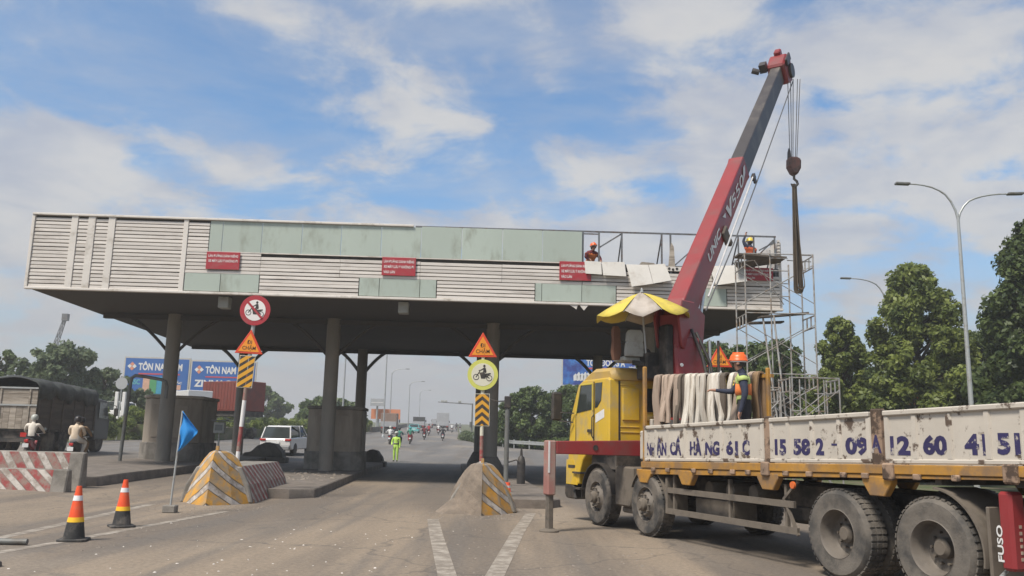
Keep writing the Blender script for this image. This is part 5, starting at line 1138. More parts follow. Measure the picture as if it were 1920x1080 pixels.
# ---------------------------------------------------------------- things hanging on the lorry
def band(pts, w, th, wdir):
    """webbing strap: flat band swept through points"""
    m_ = MB(); wd = Vector(wdir).normalized(); rings = []; pts = [Vector(p) for p in pts]
    for i, p in enumerate(pts):
        d = (pts[min(i+1, len(pts)-1)] - pts[max(i-1, 0)]).normalized(); nn = d.cross(wd).normalized(); ww = wd * (w if not isinstance(w, list) else w[i]) / 2
        rings.append([p-ww-nn*th/2, p+ww-nn*th/2, p+ww+nn*th/2, p-ww+nn*th/2])
    return m_.loft(rings)
hk = TRK @ HK
sl = thing('lifting_sling', 'long brown webbing sling looped from the crane hook', 'sling', T(hk.x, hk.y, hk.z - 0.6))
def sling_pts(x_a, x_b, zbot, y0, y1):
    z0 = 0.02; out = []
    for k in range(12): u = k/11; out.append((x_a*u*0.9 - 0.0, y0*u, z0 - (z0 - zbot)*u*0.93))
    for a in (200, 230, 270, 310, 340): 
        c = (x_a*0.9 + x_b)/2; r_ = abs(x_b - x_a*0.9)/2; out.append((c + r_*math.cos(R(a)), (y0+y1)/2, zbot*0.95 + 0.14*math.sin(R(a)) ))
    for k in range(11, -1, -1): u = k/11; out.append((x_b*u*(0.6+0.4*u), y1*u, z0 - (z0 - zbot)*u*0.93))
    return out
m_ = band(sling_pts(-0.02, 0.18, -2.85, -0.03, 0.02), 0.11, 0.025, (0.35, 1, 0)); m_.build('outer_loop', MAT['sling_dark'], sl, smooth=40)
m_ = band(sling_pts(-0.05, 0.10, -2.95, 0.03, 0.06), 0.13, 0.025, (1, 0.25, 0)); m_.build('inner_loop', MAT['sling_dark'], sl, smooth=40)
m_ = MB(); m_.path([(-0.05, 0.0, -0.9), (-0.03, 0.04, -1.6), (0.0, 0.05, -2.2)], 0.035, 8); m_.build('sleeve', MAT['sling_dark'], sl, smooth=60)
# webbing slings draped over the rack
random.seed(21)
def draped(x, w, mt, label, drop, y=0.92, lean=0.0, group='webbing slings draped over the rack'):
    zt = 2.66 + (x + 1.72) * 0.0347 + 0.035; pts = []; w *= random.uniform(0.9, 1.4); y += random.uniform(-0.012, 0.05); drop *= random.uniform(0.78, 1.06); lean += random.uniform(-0.07, 0.07); fl = random.uniform(0.0, 0.05); q1 = random.uniform(0, 6)
    n = 7
    for k in range(n): u = k/(n-1); pts.append((x + lean*(1-u) + 0.02*math.sin(u*5+q1), y + 0.055 + (0.03+fl)*(1-u) + 0.03*math.sin(u*6+q1*2)*(1-u), zt - drop + (drop - 0.04)*u))
    for a in (40, 90, 140): pts.append((x, y + 0.05*math.cos(R(a)), zt - 0.03 + 0.045*math.sin(R(a))))
    for k in range(n-1, -1, -1): u = k/(n-1); pts.append((x - lean*0.5*(1-u), y - 0.055 - 0.04*(1-u), zt - drop*0.9 + (drop*0.9 - 0.04)*u))
    m_ = band(pts, w, 0.03, (1, 0, 0)); o = m_.build('webbing_sling', MAT[mt], smooth=50, M=TRK); tag(o, label, 'sling', group); return o
SLX = [-1.83, -2.0, -2.17, -2.33, -2.46, -2.54, -2.65, -2.76, -2.88, -2.99, -3.11, -3.22, -3.33, -3.48, -3.61, -3.74, -4.06, -4.17]
RK = lambda x: 0.95 + (x + 1.72) * 0.13
for k, x in enumerate(SLX[0:4]): draped(x, 0.15, 'sling_tan', 'wide tan webbing sling, number %s of the four hung nearest the cab' % ('one', 'two', 'three', 'four')[k], 1.0, lean=random.uniform(-0.03, 0.03), y=RK(x))
for k, x in enumerate(SLX[4:6]): draped(x, 0.10, 'sling_brown', ('dark brown sling hung just behind the tan ones', 'dark brown sling hung just before the white ones')[k], 0.98, y=RK(x))
WL = ['first', 'second', 'third', 'fourth', 'fifth', 'sixth', 'seventh']
for k, x in enumerate(SLX[6:13]): draped(x, 0.10, 'sling_white', 'narrow off-white webbing sling, %s of the white row counted from the cab' % WL[k], 0.93 + random.uniform(-0.04, 0.04), lean=random.uniform(-0.05, 0.06) if k < 5 else -0.12, y=RK(x) + random.uniform(-0.02, 0.02))
for x, (mt, nm) in zip(SLX[13:], (('sling_brown', 'dark brown sling between the white row and the pale slings at the worker'), ('sling_white', 'pale sling just left of the worker in the vest'), ('sling_tan', 'tan sling hidden partly by the worker in the vest'), ('sling_tan', 'tan sling hung behind the worker by the rear rack post'), ('cloth_khaki', 'orange brown sling against the rear rack post'))): draped(x, 0.11, mt, nm, 0.9, y=RK(x))
# coil of rope on the bed, its top showing over the slings
o = thing('coiled_hose', 'yellow coiled hose hung up behind the white slings', 'hose', TRK @ T(-3.15, 0.25, 2.42))
for k in range(4): 
    m_ = MB(); m_.lathe([(0.30-0.02*k, -0.03), (0.33-0.02*k, 0.0), (0.30-0.02*k, 0.03), (0.27-0.02*k, 0.0), (0.30-0.02*k, -0.03)], 24, T(0, 0, 0.06*k) @ RX(12)); m_.build('coil', MAT['umbrella_yellow'], o, smooth=60)

# parasol over the operator
um = thing('parasol', 'tattered yellow and white parasol shading the crane seat', 'parasol', TRK @ T(-0.95, 0.72, 3.05) @ RX(-4))
m_ = MB(); m_.tube((0, 0, 0), (0.03, 0, 1.3), 0.02, n=8); m_.build('pole', MAT['galv'], um, smooth=40)
m_ = MB(); m_.lathe([(0.03, 1.27), (0.02, 1.33), (0, 1.36)], 8); m_.build('finial', MAT['galv'], um)
random.seed(8); N = 8; RAD = 0.90
for k in range(N):
    a0, a1 = R(150 - 22.5 + 45*k), R(150 + 22.5 + 45*k); m_ = MB(); vs = []; fs = []; nu, nv = 4, 5
    white = k in (0, 4); sag = 0.05 if not white else 0.10; extra = random.uniform(0, 0.06); droop = 0.0 if k not in (2,) else 0.05
    for j in range(nv+1):
        v = j/nv
        for i in range(nu+1):
            u = i/nu; a = a0 + (a1-a0)*u; rr_ = RAD*v*(1 - 0.05*math.sin(math.pi*u)*v) * (0.92 if white else 1)
            zz = 1.27 - 0.42*v**1.3 - (sag+extra)*math.sin(math.pi*u)*v - droop*v + (0.015*math.sin(9*u+7*v) if white else 0)
            vs.append((0.03 + rr_*math.cos(a), rr_*math.sin(a), zz))
    for j in range(nv):
        for i in range(nu): fs.append((j*(nu+1)+i, j*(nu+1)+i+1, (j+1)*(nu+1)+i+1, (j+1)*(nu+1)+i))
    m_.add(vs, fs); pn = m_.build('canopy_panel', MAT['umbrella_white' if white else 'umbrella_yellow'], um, smooth=60); sm = pn.modifiers.new('thickness', 'SOLIDIFY'); sm.thickness = 0.004
    m_ = MB(); m_.path([(0.03, 0, 1.27), (0.03+RAD*0.5*math.cos(a0), RAD*0.5*math.sin(a0), 1.25-0.42*0.5**1.3), (0.03+RAD*0.98*math.cos(a0), RAD*0.98*math.sin(a0), 0.83)], 0.006, 5); m_.build('rib', MAT['galv'], um)
# ---------------------------------------------------------------- people
def skin_body(joints, edges, root):
    names = list(joints); idx = {n_: i for i, n_ in enumerate(names)}
    me = bpy.data.meshes.new('body_tmp'); me.from_pydata([joints[n_][0] for n_ in names], [(idx[a], idx[b]) for a, b in edges], [])
    o = bpy.data.objects.new('body_tmp', me); COL.objects.link(o)
    o.modifiers.new('skin', 'SKIN'); sub = o.modifiers.new('sub', 'SUBSURF'); sub.levels = 1; sub.render_levels = 1
    sv = me.skin_vertices[0].data
    for n_ in names:
        r_ = joints[n_][1]; sv[idx[n_]].radius = r_ if isinstance(r_, tuple) else (r_, r_); sv[idx[n_]].use_root = (n_ == root)
    dg = bpy.context.evaluated_depsgraph_get(); out = bpy.data.meshes.new_from_object(o.evaluated_get(dg))
    bpy.data.objects.remove(o); bpy.data.meshes.remove(me); return out
def person_joints(pose, fingers):
    J = dict(pelvis=((0, 0, .95), (.145, .105)), waist=((0, .01, 1.08), (.135, .10)), chest=((0, 0, 1.27), (.155, .11)), neck0=((0, -.01, 1.43), (.075, .07)), neck=((0, 0, 1.49), .055), jaw=((0, .02, 1.545), (.06, .07)), skull=((0, .01, 1.63), (.078, .092)), crown=((0, 0, 1.70), (.05, .06)),
             shl=((-.185, 0, 1.385), .068), ell=((-.235, -.03, 1.10), .046), wrl=((-.24, .05, .85), .031), hal=((-.24, .08, .76), (.036, .024)),
             shr=((.185, 0, 1.385), .068), elr=((.235, -.03, 1.10), .046), wrr=((.24, .05, .85), .031), har=((.24, .08, .76), (.036, .024)),
             hil=((-.09, 0, .90), .095), knl=((-.10, .02, .49), .062), anl=((-.10, -.02, .09), .043), tol=((-.11, .14, .04), .036),
             hir=((.09, 0, .90), .095), knr=((.10, .02, .49), .062), anr=((.10, -.02, .09), .043), tor=((.11, .14, .04), .036))
    for k, v in pose.items(): J[k] = (tuple(v), J[k][1])
    E = [('pelvis', 'waist'), ('waist', 'chest'), ('chest', 'neck0'), ('neck0', 'neck'), ('neck', 'jaw'), ('jaw', 'skull'), ('skull', 'crown'), ('chest', 'shl'), ('shl', 'ell'), ('ell', 'wrl'), ('wrl', 'hal'), ('chest', 'shr'), ('shr', 'elr'), ('elr', 'wrr'), ('wrr', 'har'),
         ('pelvis', 'hil'), ('hil', 'knl'), ('knl', 'anl'), ('anl', 'tol'), ('pelvis', 'hir'), ('hir', 'knr'), ('knr', 'anr'), ('anr', 'tor')]
    for k in ('shl', 'shr', 'ell', 'elr', 'hil', 'hir', 'knl', 'knr', 'anl', 'anr'): J[k] = (J[k][0], J[k][1] * 1.18)
    if fingers:
        for s, w, h_ in (('l', 'wrl', 'hal'), ('r', 'wrr', 'har')):
            a, b = Vector(J[w][0]), Vector(J[h_][0]); d = (b - a).normalized(); up = Vector((0, 0, 1)) if abs(d.z) < .8 else Vector((0, 1, 0)); sd = d.cross(up).normalized(); pn = sd.cross(d)
            for k, (off, ln) in enumerate(((-.027, .062), (-.009, .076), (.009, .072), (.027, .056))):
                p1 = b + sd*off + d*ln*.55 - pn*.008; p2 = b + sd*off + d*ln*.95 - pn*.035
                J['f%s%da' % (s, k)] = (tuple(p1), .0095); J['f%s%db' % (s, k)] = (tuple(p2), .008); E += [(h_, 'f%s%da' % (s, k)), ('f%s%da' % (s, k), 'f%s%db' % (s, k))]
            p1 = a.lerp(b, .45) + sd*(.045 if s == 'r' else -.045); p2 = p1 + d*.045 + sd*(.012 if s == 'r' else -.012)
            J['t%sa' % s] = (tuple(p1), .011); J['t%sb' % s] = (tuple(p2), .009); E += [(w, 't%sa' % s), ('t%sa' % s, 't%sb' % s)]
    return J, E
SEG = {'torso': [('pelvis', 'waist'), ('waist', 'chest'), ('chest', 'neck0'), ('chest', 'shl'), ('chest', 'shr')], 'uarm': [('shl', 'ell'), ('shr', 'elr')], 'farm': [('ell', 'wrl'), ('elr', 'wrr')], 'hand': [('wrl', 'hal'), ('wrr', 'har')], 'head': [('neck', 'jaw'), ('jaw', 'skull'), ('skull', 'crown')],
       'thigh': [('pelvis', 'hil'), ('pelvis', 'hir'), ('hil', 'knl'), ('hir', 'knr')], 'calf': [('knl', 'anl'), ('knr', 'anr')], 'foot': [('anl', 'tol'), ('anr', 'tor')]}
def seg_d(p, a, b):
    ab = b - a; t = max(0, min(1, (p - a).dot(ab) / max(ab.length_squared, 1e-9))); return (p - a - ab*t).length
def head_frame(J):
    s = Vector(J['skull'][0]); up = (Vector(J['crown'][0]) - Vector(J['jaw'][0])); up = (up + Vector((0, 0, .25))).normalized(); return s, up
def person(label, M, pose, shirt, trousers, hat=None, vest=None, face=0.0, fingers=True, scale=1.0, group=None, sleeves=True, hair='hair', detail=True):
    """one continuous clothed body; hat, vest, hair and face pieces are its children. Faces +y, turned by face degrees at the neck"""
    J, E = person_joints(pose, fingers); me = skin_body(J, E, 'pelvis'); mats = [MAT[shirt], MAT['skin'], MAT[trousers], MAT['shoe']]
    for m_ in mats: me.materials.append(m_)
    zone = []; sl = {'torso': 0, 'uarm': 0, 'farm': 0 if sleeves else 1, 'hand': 1, 'head': 1, 'thigh': 2, 'calf': 2, 'foot': 3}
    segs = [(z, Vector(J[a][0]), Vector(J[b][0]), (J[a][1][0] if isinstance(J[a][1], tuple) else J[a][1])) for z, l_ in SEG.items() for a, b in l_]
    for p in me.polygons:
        c = p.center; z = min(segs, key=lambda s_: seg_d(c, s_[1], s_[2]) - s_[3]*0.6)[0]; zone.append(z); p.material_index = sl[z]; p.use_smooth = True
    o = link('person', me, None, M @ Matrix.Scale(scale, 4)); tag(o, label, 'person', group)
    s, up = head_frame(J); HMx = Matrix.Translation(s) @ Matrix.Rotation(R(face), 4, 'Z') @ up.to_track_quat('Z', 'Y').to_matrix().to_4x4() @ RZ(180 if up.to_track_quat('Z', 'Y').to_matrix()[1][1] < 0 else 0)
    if detail:
        m_ = MB(); m_.add([(-.014, .095, -.03), (.014, .095, -.03), (0, .122, -.03), (0, .092, .025)], [(0,1,2), (0,2,3), (1,3,2), (0,3,1)], HMx); m_.build('nose', MAT['skin'], o)
        for sg in (-1, 1):
            m_ = MB(); m_.lathe([(0, -.01), (.022, -.006), (.026, .004), (0, .012)], 10, HMx @ T(sg*.092, -.005, -.01) @ RY(90)); m_.build('ear', MAT['skin'], o, smooth=60)
            m_ = MB(); m_.lathe([(0, -.004), (.011, 0), (0, .004)], 8, HMx @ T(sg*.033, .096, .012) @ RX(90)); m_.build('eye', MAT['hair'], o)
        m_ = MB(); m_.box(-.024, .024, .088, .098, -.066, -.058, HMx); m_.build('mouth', MAT['cloth_maroon'], o)
    if hat:
        kind, mt = hat
        if kind == 'hard':
            m_ = MB(); m_.lathe([(.130, .032), (.132, .04), (.124, .05), (.120, .09), (.100, .13), (.06, .153), (0, .16)], 20, HMx @ Matrix.Diagonal((.92, 1.1, 1, 1)), caps=False); h_ = m_.build('helmet', MAT[mt], o, smooth=50)
            m_ = MB(); m_.prism([(-.10, .10), (-.07, .185), (.07, .185), (.10, .10)], .035, .048, 'z', HMx); m_.build('peak', MAT[mt], h_, bevel=.004)
            m_ = MB(); m_.box(-.012, .012, -.09, .09, .14, .168, HMx); m_.build('crest', MAT[mt], h_, bevel=.006)
            m_ = MB(); m_.lathe([(.118, .012), (.122, .038)], 18, HMx @ Matrix.Diagonal((.9, 1.05, 1, 1)), caps=False); m_.build('head_band', MAT['sign_white'], o, smooth=50)
        else:
            m_ = MB(); m_.lathe([(.118, -.05), (.132, .0), (.135, .05), (.115, .11), (.07, .15), (0, .165)], 18, HMx @ Matrix.Diagonal((.92, 1.1, 1, 1)), caps=False); h_ = m_.build('helmet', MAT[mt], o, smooth=60)
            m_ = MB(); m_.prism([(-.09, .10), (-.06, .165), (.06, .165), (.09, .10)], .03, .042, 'z', HMx); m_.build('peak', MAT[mt], h_)
    m_ = MB(); m_.lathe([(.085, -.06), (.098, 0), (.098, .06), (.07, .105), (0, .115)], 14, HMx @ T(0, -.036, .012) @ Matrix.Diagonal((.9, .86, 1, 1)), caps=False); m_.build('hair', MAT[hair], o, smooth=60)
    if vest:
        # a waistcoat grown a finger's breadth off the torso faces of the body
        for nm, mt, test in vest:
            bm = bmesh.new(); bm.from_mesh(me); bm.faces.ensure_lookup_table(); dead = [f for f in bm.faces if not (zone[f.index] == 'torso' and test(f.calc_center_median()))]
            bmesh.ops.delete(bm, geom=dead, context='FACES'); bm.normal_update()
            for v in bm.verts: v.co += v.normal * (.026 if 'band' in nm else .016)
            vm = bpy.data.meshes.new(nm); bm.to_mesh(vm); bm.free(); vm.materials.clear(); vm.materials.append(MAT[mt])
            for p in vm.polygons: p.material_index = 0; p.use_smooth = True
            if len(vm.polygons): v_ = link(nm, vm, o); sm = v_.modifiers.new('thickness', 'SOLIDIFY'); sm.thickness = 0.006
    return o
# worker standing in the bed, in profile, one arm reaching for the slings
hivis = [('vest', 'vest_lime', lambda c: c.z < 1.36), ('vest_band', 'vest_orange', lambda c: 1.10 < c.z < 1.24)]
person('worker in orange helmet and lime vest standing in the lorry bed, reaching for slings', TRK @ T(-4.2, 0.96, 1.22) @ RZ(-44),
       dict(shr=(.18, .02, 1.36), elr=(.23, .20, 1.15), wrr=(.2, .43, 1.17), har=(.19, .52, 1.18), ell=(-.25, -.05, 1.10), wrl=(-.25, .02, .86), hal=(-.24, .05, .77), neck=(0, .035, 1.46), jaw=(0, .075, 1.50), skull=(0, .075, 1.575), crown=(0, .07, 1.645), chest=(0, .02, 1.25), neck0=(0, .015, 1.40)),
       'cloth_navy', 'cloth_black', ('hard', 'helmet_orange'), hivis, scale=0.965)
# workers up on the canopy
cm = canopy.matrix_world
person('worker in red orange helmet bending at the stripped frame of the canopy', cm @ T(18.42, 0.75, 6.9) @ RZ(195),
       dict(pelvis=(0, -.1, .62), waist=(0, -.05, .74), chest=(0, .08, .90), neck0=(0, .15, 1.03), neck=(0, .19, 1.07), jaw=(0, .23, 1.10), skull=(0, .22, 1.175), crown=(0, .2, 1.24), shl=(-.18, .12, .99), ell=(-.27, .22, .78), wrl=(-.2, .38, .70), hal=(-.18, .44, .66), shr=(.18, .12, .99), elr=(.28, .2, .80), wrr=(.22, .4, .72), har=(.2, .46, .68), hil=(-.09, -.1, .58), knl=(-.14, .2, .42), anl=(-.12, -.05, .09), tol=(-.12, .1, .04), hir=(.09, -.1, .58), knr=(.14, .2, .42), anr=(.12, -.05, .09), tor=(.12, .1, .04)),
       'cloth_maroon', 'cloth_black', ('hard', 'helmet_orange'), [('vest', 'vest_orange', lambda c: c.z < .95)], group='workers on the canopy')
person('worker in yellow helmet and orange vest gripping the top rail of the canopy frame', cm @ T(23.86, 0.42, 6.9) @ RZ(25),
       dict(shl=(-.19, 0, 1.33), ell=(-.27, .05, 1.52), wrl=(-.21, .0, 1.70), hal=(-.19, .0, 1.77), elr=(.30, .1, 1.10), wrr=(.38, .3, 1.05), har=(.40, .38, 1.05), pelvis=(0, 0, .88), waist=(0, 0, 1.0), chest=(0, 0, 1.19), neck0=(0, -.01, 1.35), neck=(0, .01, 1.39), jaw=(0, .03, 1.43), skull=(0, .03, 1.505), crown=(0, .02, 1.575), shr=(.185, 0, 1.30), hil=(-.09, 0, .83), hir=(.09, 0, .83), knl=(-.11, .1, .46), knr=(.11, .1, .46)),
       'cloth_navy', 'cloth_black', ('hard', 'helmet_yellow'), [('vest', 'cloth_orange', lambda c: c.z < 1.28)], group='workers on the canopy')
# traffic warden in lime at the end of the island
p = Vector((-6.65, 51.5))
person('person in lime hi-vis jacket and trousers directing traffic beyond the canopy', at_g(p.x, p.y) @ RZ(170), dict(elr=(.26, .03, 1.12), wrr=(.2, .2, .98), har=(.17, .27, .97)), 'cloth_lime', 'cloth_lime', ('ride', 'helmet_grey'), [('belt', 'cloth_trouser', lambda c: 1.0 < c.z < 1.12)], fingers=False)

# ---------------------------------------------------------------- motorcycles and riders (forward is +y)
def make_moto(label, M, paint, group='motorcycles on the road'):
    o = thing('motorcycle', label, 'motorcycle', M, group)
    for y in (-.60, .62):
        m_ = MB(); m_.lathe([(.215, -.04), (.27, -.045), (.285, 0), (.27, .045), (.215, .04)], 22, T(0, y, .285) @ RY(90)); w_ = m_.build('wheel', MAT['rubber'], o, smooth=50)
        m_ = MB(); m_.lathe([(.215, -.03), (.2, -.02), (.05, -.05), (.05, .05), (.2, .02), (.215, .03)], 18, T(0, y, .285) @ RY(90), caps=False); m_.build('rim', MAT['galv'], w_, smooth=40)
    m_ = MB(); rings = [[(-w, y, a), (w, y, a), (w*.8, y, b), (-w*.8, y, b)] for y, w, a, b in ((-.78, .05, .72, .80), (-.5, .11, .52, .77), (-.1, .12, .40, .72), (.12, .09, .36, .52), (.36, .13, .40, .78), (.46, .09, .50, .98))]
    m_.loft(rings); b_ = m_.build('fairing', MAT[paint], o, bevel=.02)
    m_ = MB(); m_.loft([[(-w, y, a), (w, y, a), (w*.8, y, b), (-w*.8, y, b)] for y, w, a, b in ((-.70, .10, .78, .84), (-.3, .14, .74, .83), (.08, .08, .70, .77))]); m_.build('seat', MAT['bike_black'], o, bevel=.02)
    m_ = MB(); m_.path([(-.34, .30, 1.02), (-.15, .40, .99), (0, .42, .97), (.15, .40, .99), (.34, .30, 1.02)], .018, 8); m_.build('handlebar', MAT['bike_black'], o, smooth=60)
    for sg in (-1, 1):
        m_ = MB(); m_.path([(sg*.2, .36, 1.0), (sg*.27, .38, 1.15)], .009, 6); ms_ = m_.build('mirror_stalk', MAT['bike_black'], o)
        m_ = MB(); m_.lathe([(0, -.015), (.055, -.01), (.05, .01), (0, .012)], 12, T(sg*.29, .38, 1.17) @ RX(90)); m_.build('mirror', MAT['glass_grey'], ms_, smooth=50)
        m_ = MB(); m_.tube((sg*.06, .62, .29), (sg*.07, .44, .92), .024, n=8); m_.build('fork', MAT['galv'], o, smooth=50)
    m_ = MB(); m_.box(-.07, .07, -.83, -.77, .68, .78); m_.build('tail_light', MAT['light_red'], o, bevel=.015)
    m_ = MB(); m_.box(-.10, .10, -.86, -.845, .50, .64); m_.build('number_plate', MAT['plate_white'], o)
    m_ = MB(); m_.path([(.13, .0, .28), (.15, -.35, .27), (.16, -.78, .36)], [.03, .045, .05], 10); m_.build('exhaust', MAT['bike_black'], o, smooth=50)
    m_ = MB(); m_.lathe([(0, 0), (.08, .01), (.085, .04), (.05, .07), (0, .08)], 12, T(0, .50, .88) @ RX(-80)); m_.build('headlight', MAT['lamp_clear'], o, smooth=50)
    m_ = MB(); m_.loft([[(-.055, .62+dy, z), (.055, .62+dy, z), (.055, .62+dy*1.06, z+.02), (-.055, .62+dy*1.06, z+.02)] for dy, z in ((.30, .36), (.22, .52), (0, .60), (-.2, .53), (-.30, .38))]); m_.build('front_mudguard', MAT[paint], o)
    m_ = MB(); m_.box(-.12, .12, -.12, .2, .22, .44); m_.build('engine', MAT['bike_black'], o, bevel=.04)
    return o
RIDE = dict(pelvis=(0, -.22, .90), waist=(0, -.20, 1.02), chest=(0, -.14, 1.22), neck0=(0, -.12, 1.38), neck=(0, -.09, 1.42), jaw=(0, -.06, 1.47), skull=(0, -.06, 1.55), crown=(0, -.07, 1.62), shl=(-.19, -.13, 1.33), ell=(-.31, .06, 1.12), wrl=(-.31, .24, 1.03), hal=(-.31, .31, 1.03), shr=(.19, -.13, 1.33), elr=(.31, .06, 1.12), wrr=(.31, .24, 1.03), har=(.31, .31, 1.03),
            hil=(-.11, -.18, .86), knl=(-.19, .22, .78), anl=(-.16, .10, .38), tol=(-.17, .24, .33), hir=(.11, -.18, .86), knr=(.19, .22, .78), anr=(.16, .10, .38), tor=(.17, .24, .33))
def rider(label, M, shirt, trousers, hat, scale=1.0, pose=None, group='riders on motorcycles', fingers=False, detail=False): return person(label, M, pose or RIDE, shirt, trousers, ('ride', hat), fingers=fingers, scale=scale, group=group, detail=detail)
def grot(x, y): return math.degrees(math.atan2(G(x, y + 1) - G(x, y - 1), 2))
def moto_rider(x, y, heading, paint, shirt, trousers, hat, ml, rl, scale=1.0):
    M = T(x, y, G(x, y) + 0.012) @ RZ(heading) @ RX(grot(x, y)); make_moto(ml, M, paint); rider(rl, M, shirt, trousers, hat)
    return M
# the two at the left
M = moto_rider(-17.85, 32.6, 14, 'bike_red', 'cloth_cream', 'cloth_black', 'helmet_grey', 'red and black motorcycle behind the tarpaulin lorry, ridden in a white jacket', 'rider in white hooded jacket and grey helmet at the left edge')
M = T(-15.6, 31.6, G(-15.6, 31.6) + .012) @ RZ(8); make_moto('black motorcycle carrying two people beside the tarpaulin lorry', M, 'bike_black')
fr = {k: (v[0], v[1] + .10, v[2]) if k not in ('hal', 'har', 'wrl', 'wrr') else v for k, v in RIDE.items()}
rider('rider in brown jacket and dark helmet in front of a beige passenger', M, 'cloth_khaki', 'cloth_khaki', 'helmet_black', pose=fr)
bk = {k: (v[0], v[1] - .30, v[2] + (.03 if k not in ('anl', 'anr', 'tol', 'tor') else 0)) for k, v in RIDE.items()}; bk.update(ell=(-.27, -.30, 1.10), wrl=(-.16, -.10, 1.05), hal=(-.12, -.04, 1.04), elr=(.27, -.30, 1.10), wrr=(.16, -.10, 1.05), har=(.12, -.04, 1.04), knl=(-.24, -.05, .80), knr=(.24, -.05, .80))
rider('passenger in beige shirt and white trousers on the back of a motorcycle', M, 'cloth_beige', 'cloth_cream', 'helmet_black', pose=bk)
# far traffic
FM = [(-11.2, 82, 3, 'bike_black', 'cloth_white', 'cloth_grey', 'helmet_grey', 'white shirt ahead of the brown lorry'), (-9.7, 77, 2, 'bike_black', 'cloth_green', 'cloth_black', 'helmet_black', 'dark green shirt just right of the lime figure'), (-9.75, 86, 4, 'bike_red', 'cloth_green', 'cloth_red', 'helmet_teal', 'green jacket on a bright red machine'),
      (-10.1, 104, 4, 'bike_black', 'cloth_maroon', 'cloth_black', 'helmet_black', 'maroon jacket in the middle of the far road'), (-11.8, 128, 4, 'bike_red', 'cloth_red', 'cloth_black', 'helmet_black', 'red jacket in front of the dark far lorry'), (-7.9, 104, 4, 'bike_white', 'cloth_black', 'cloth_navy', 'helmet_black', 'black jacket right of the middle of the far road'),
      (-11.2, 138, 4, 'bike_black', 'cloth_white', 'cloth_maroon', 'helmet_grey', 'white jacket left of the grey far lorry'), (-10.5, 160, 4, 'bike_black', 'cloth_white', 'cloth_grey', 'helmet_grey', 'pale shirt right of the grey far lorry'), (-11.6, 192, 4, 'bike_black', 'cloth_black', 'cloth_black', 'helmet_black', 'black clothes near the crest, left of a pair'), (-10.6, 188, 4, 'bike_black', 'cloth_grey', 'cloth_black', 'helmet_black', 'grey clothes near the crest, right of a pair')]
for x, y, h_, bp_, sh_, tr_, ht_, nm in FM: moto_rider(x, y, h_, bp_, sh_, tr_, ht_, 'far motorcycle ridden by someone in ' + nm, 'far rider in ' + nm)

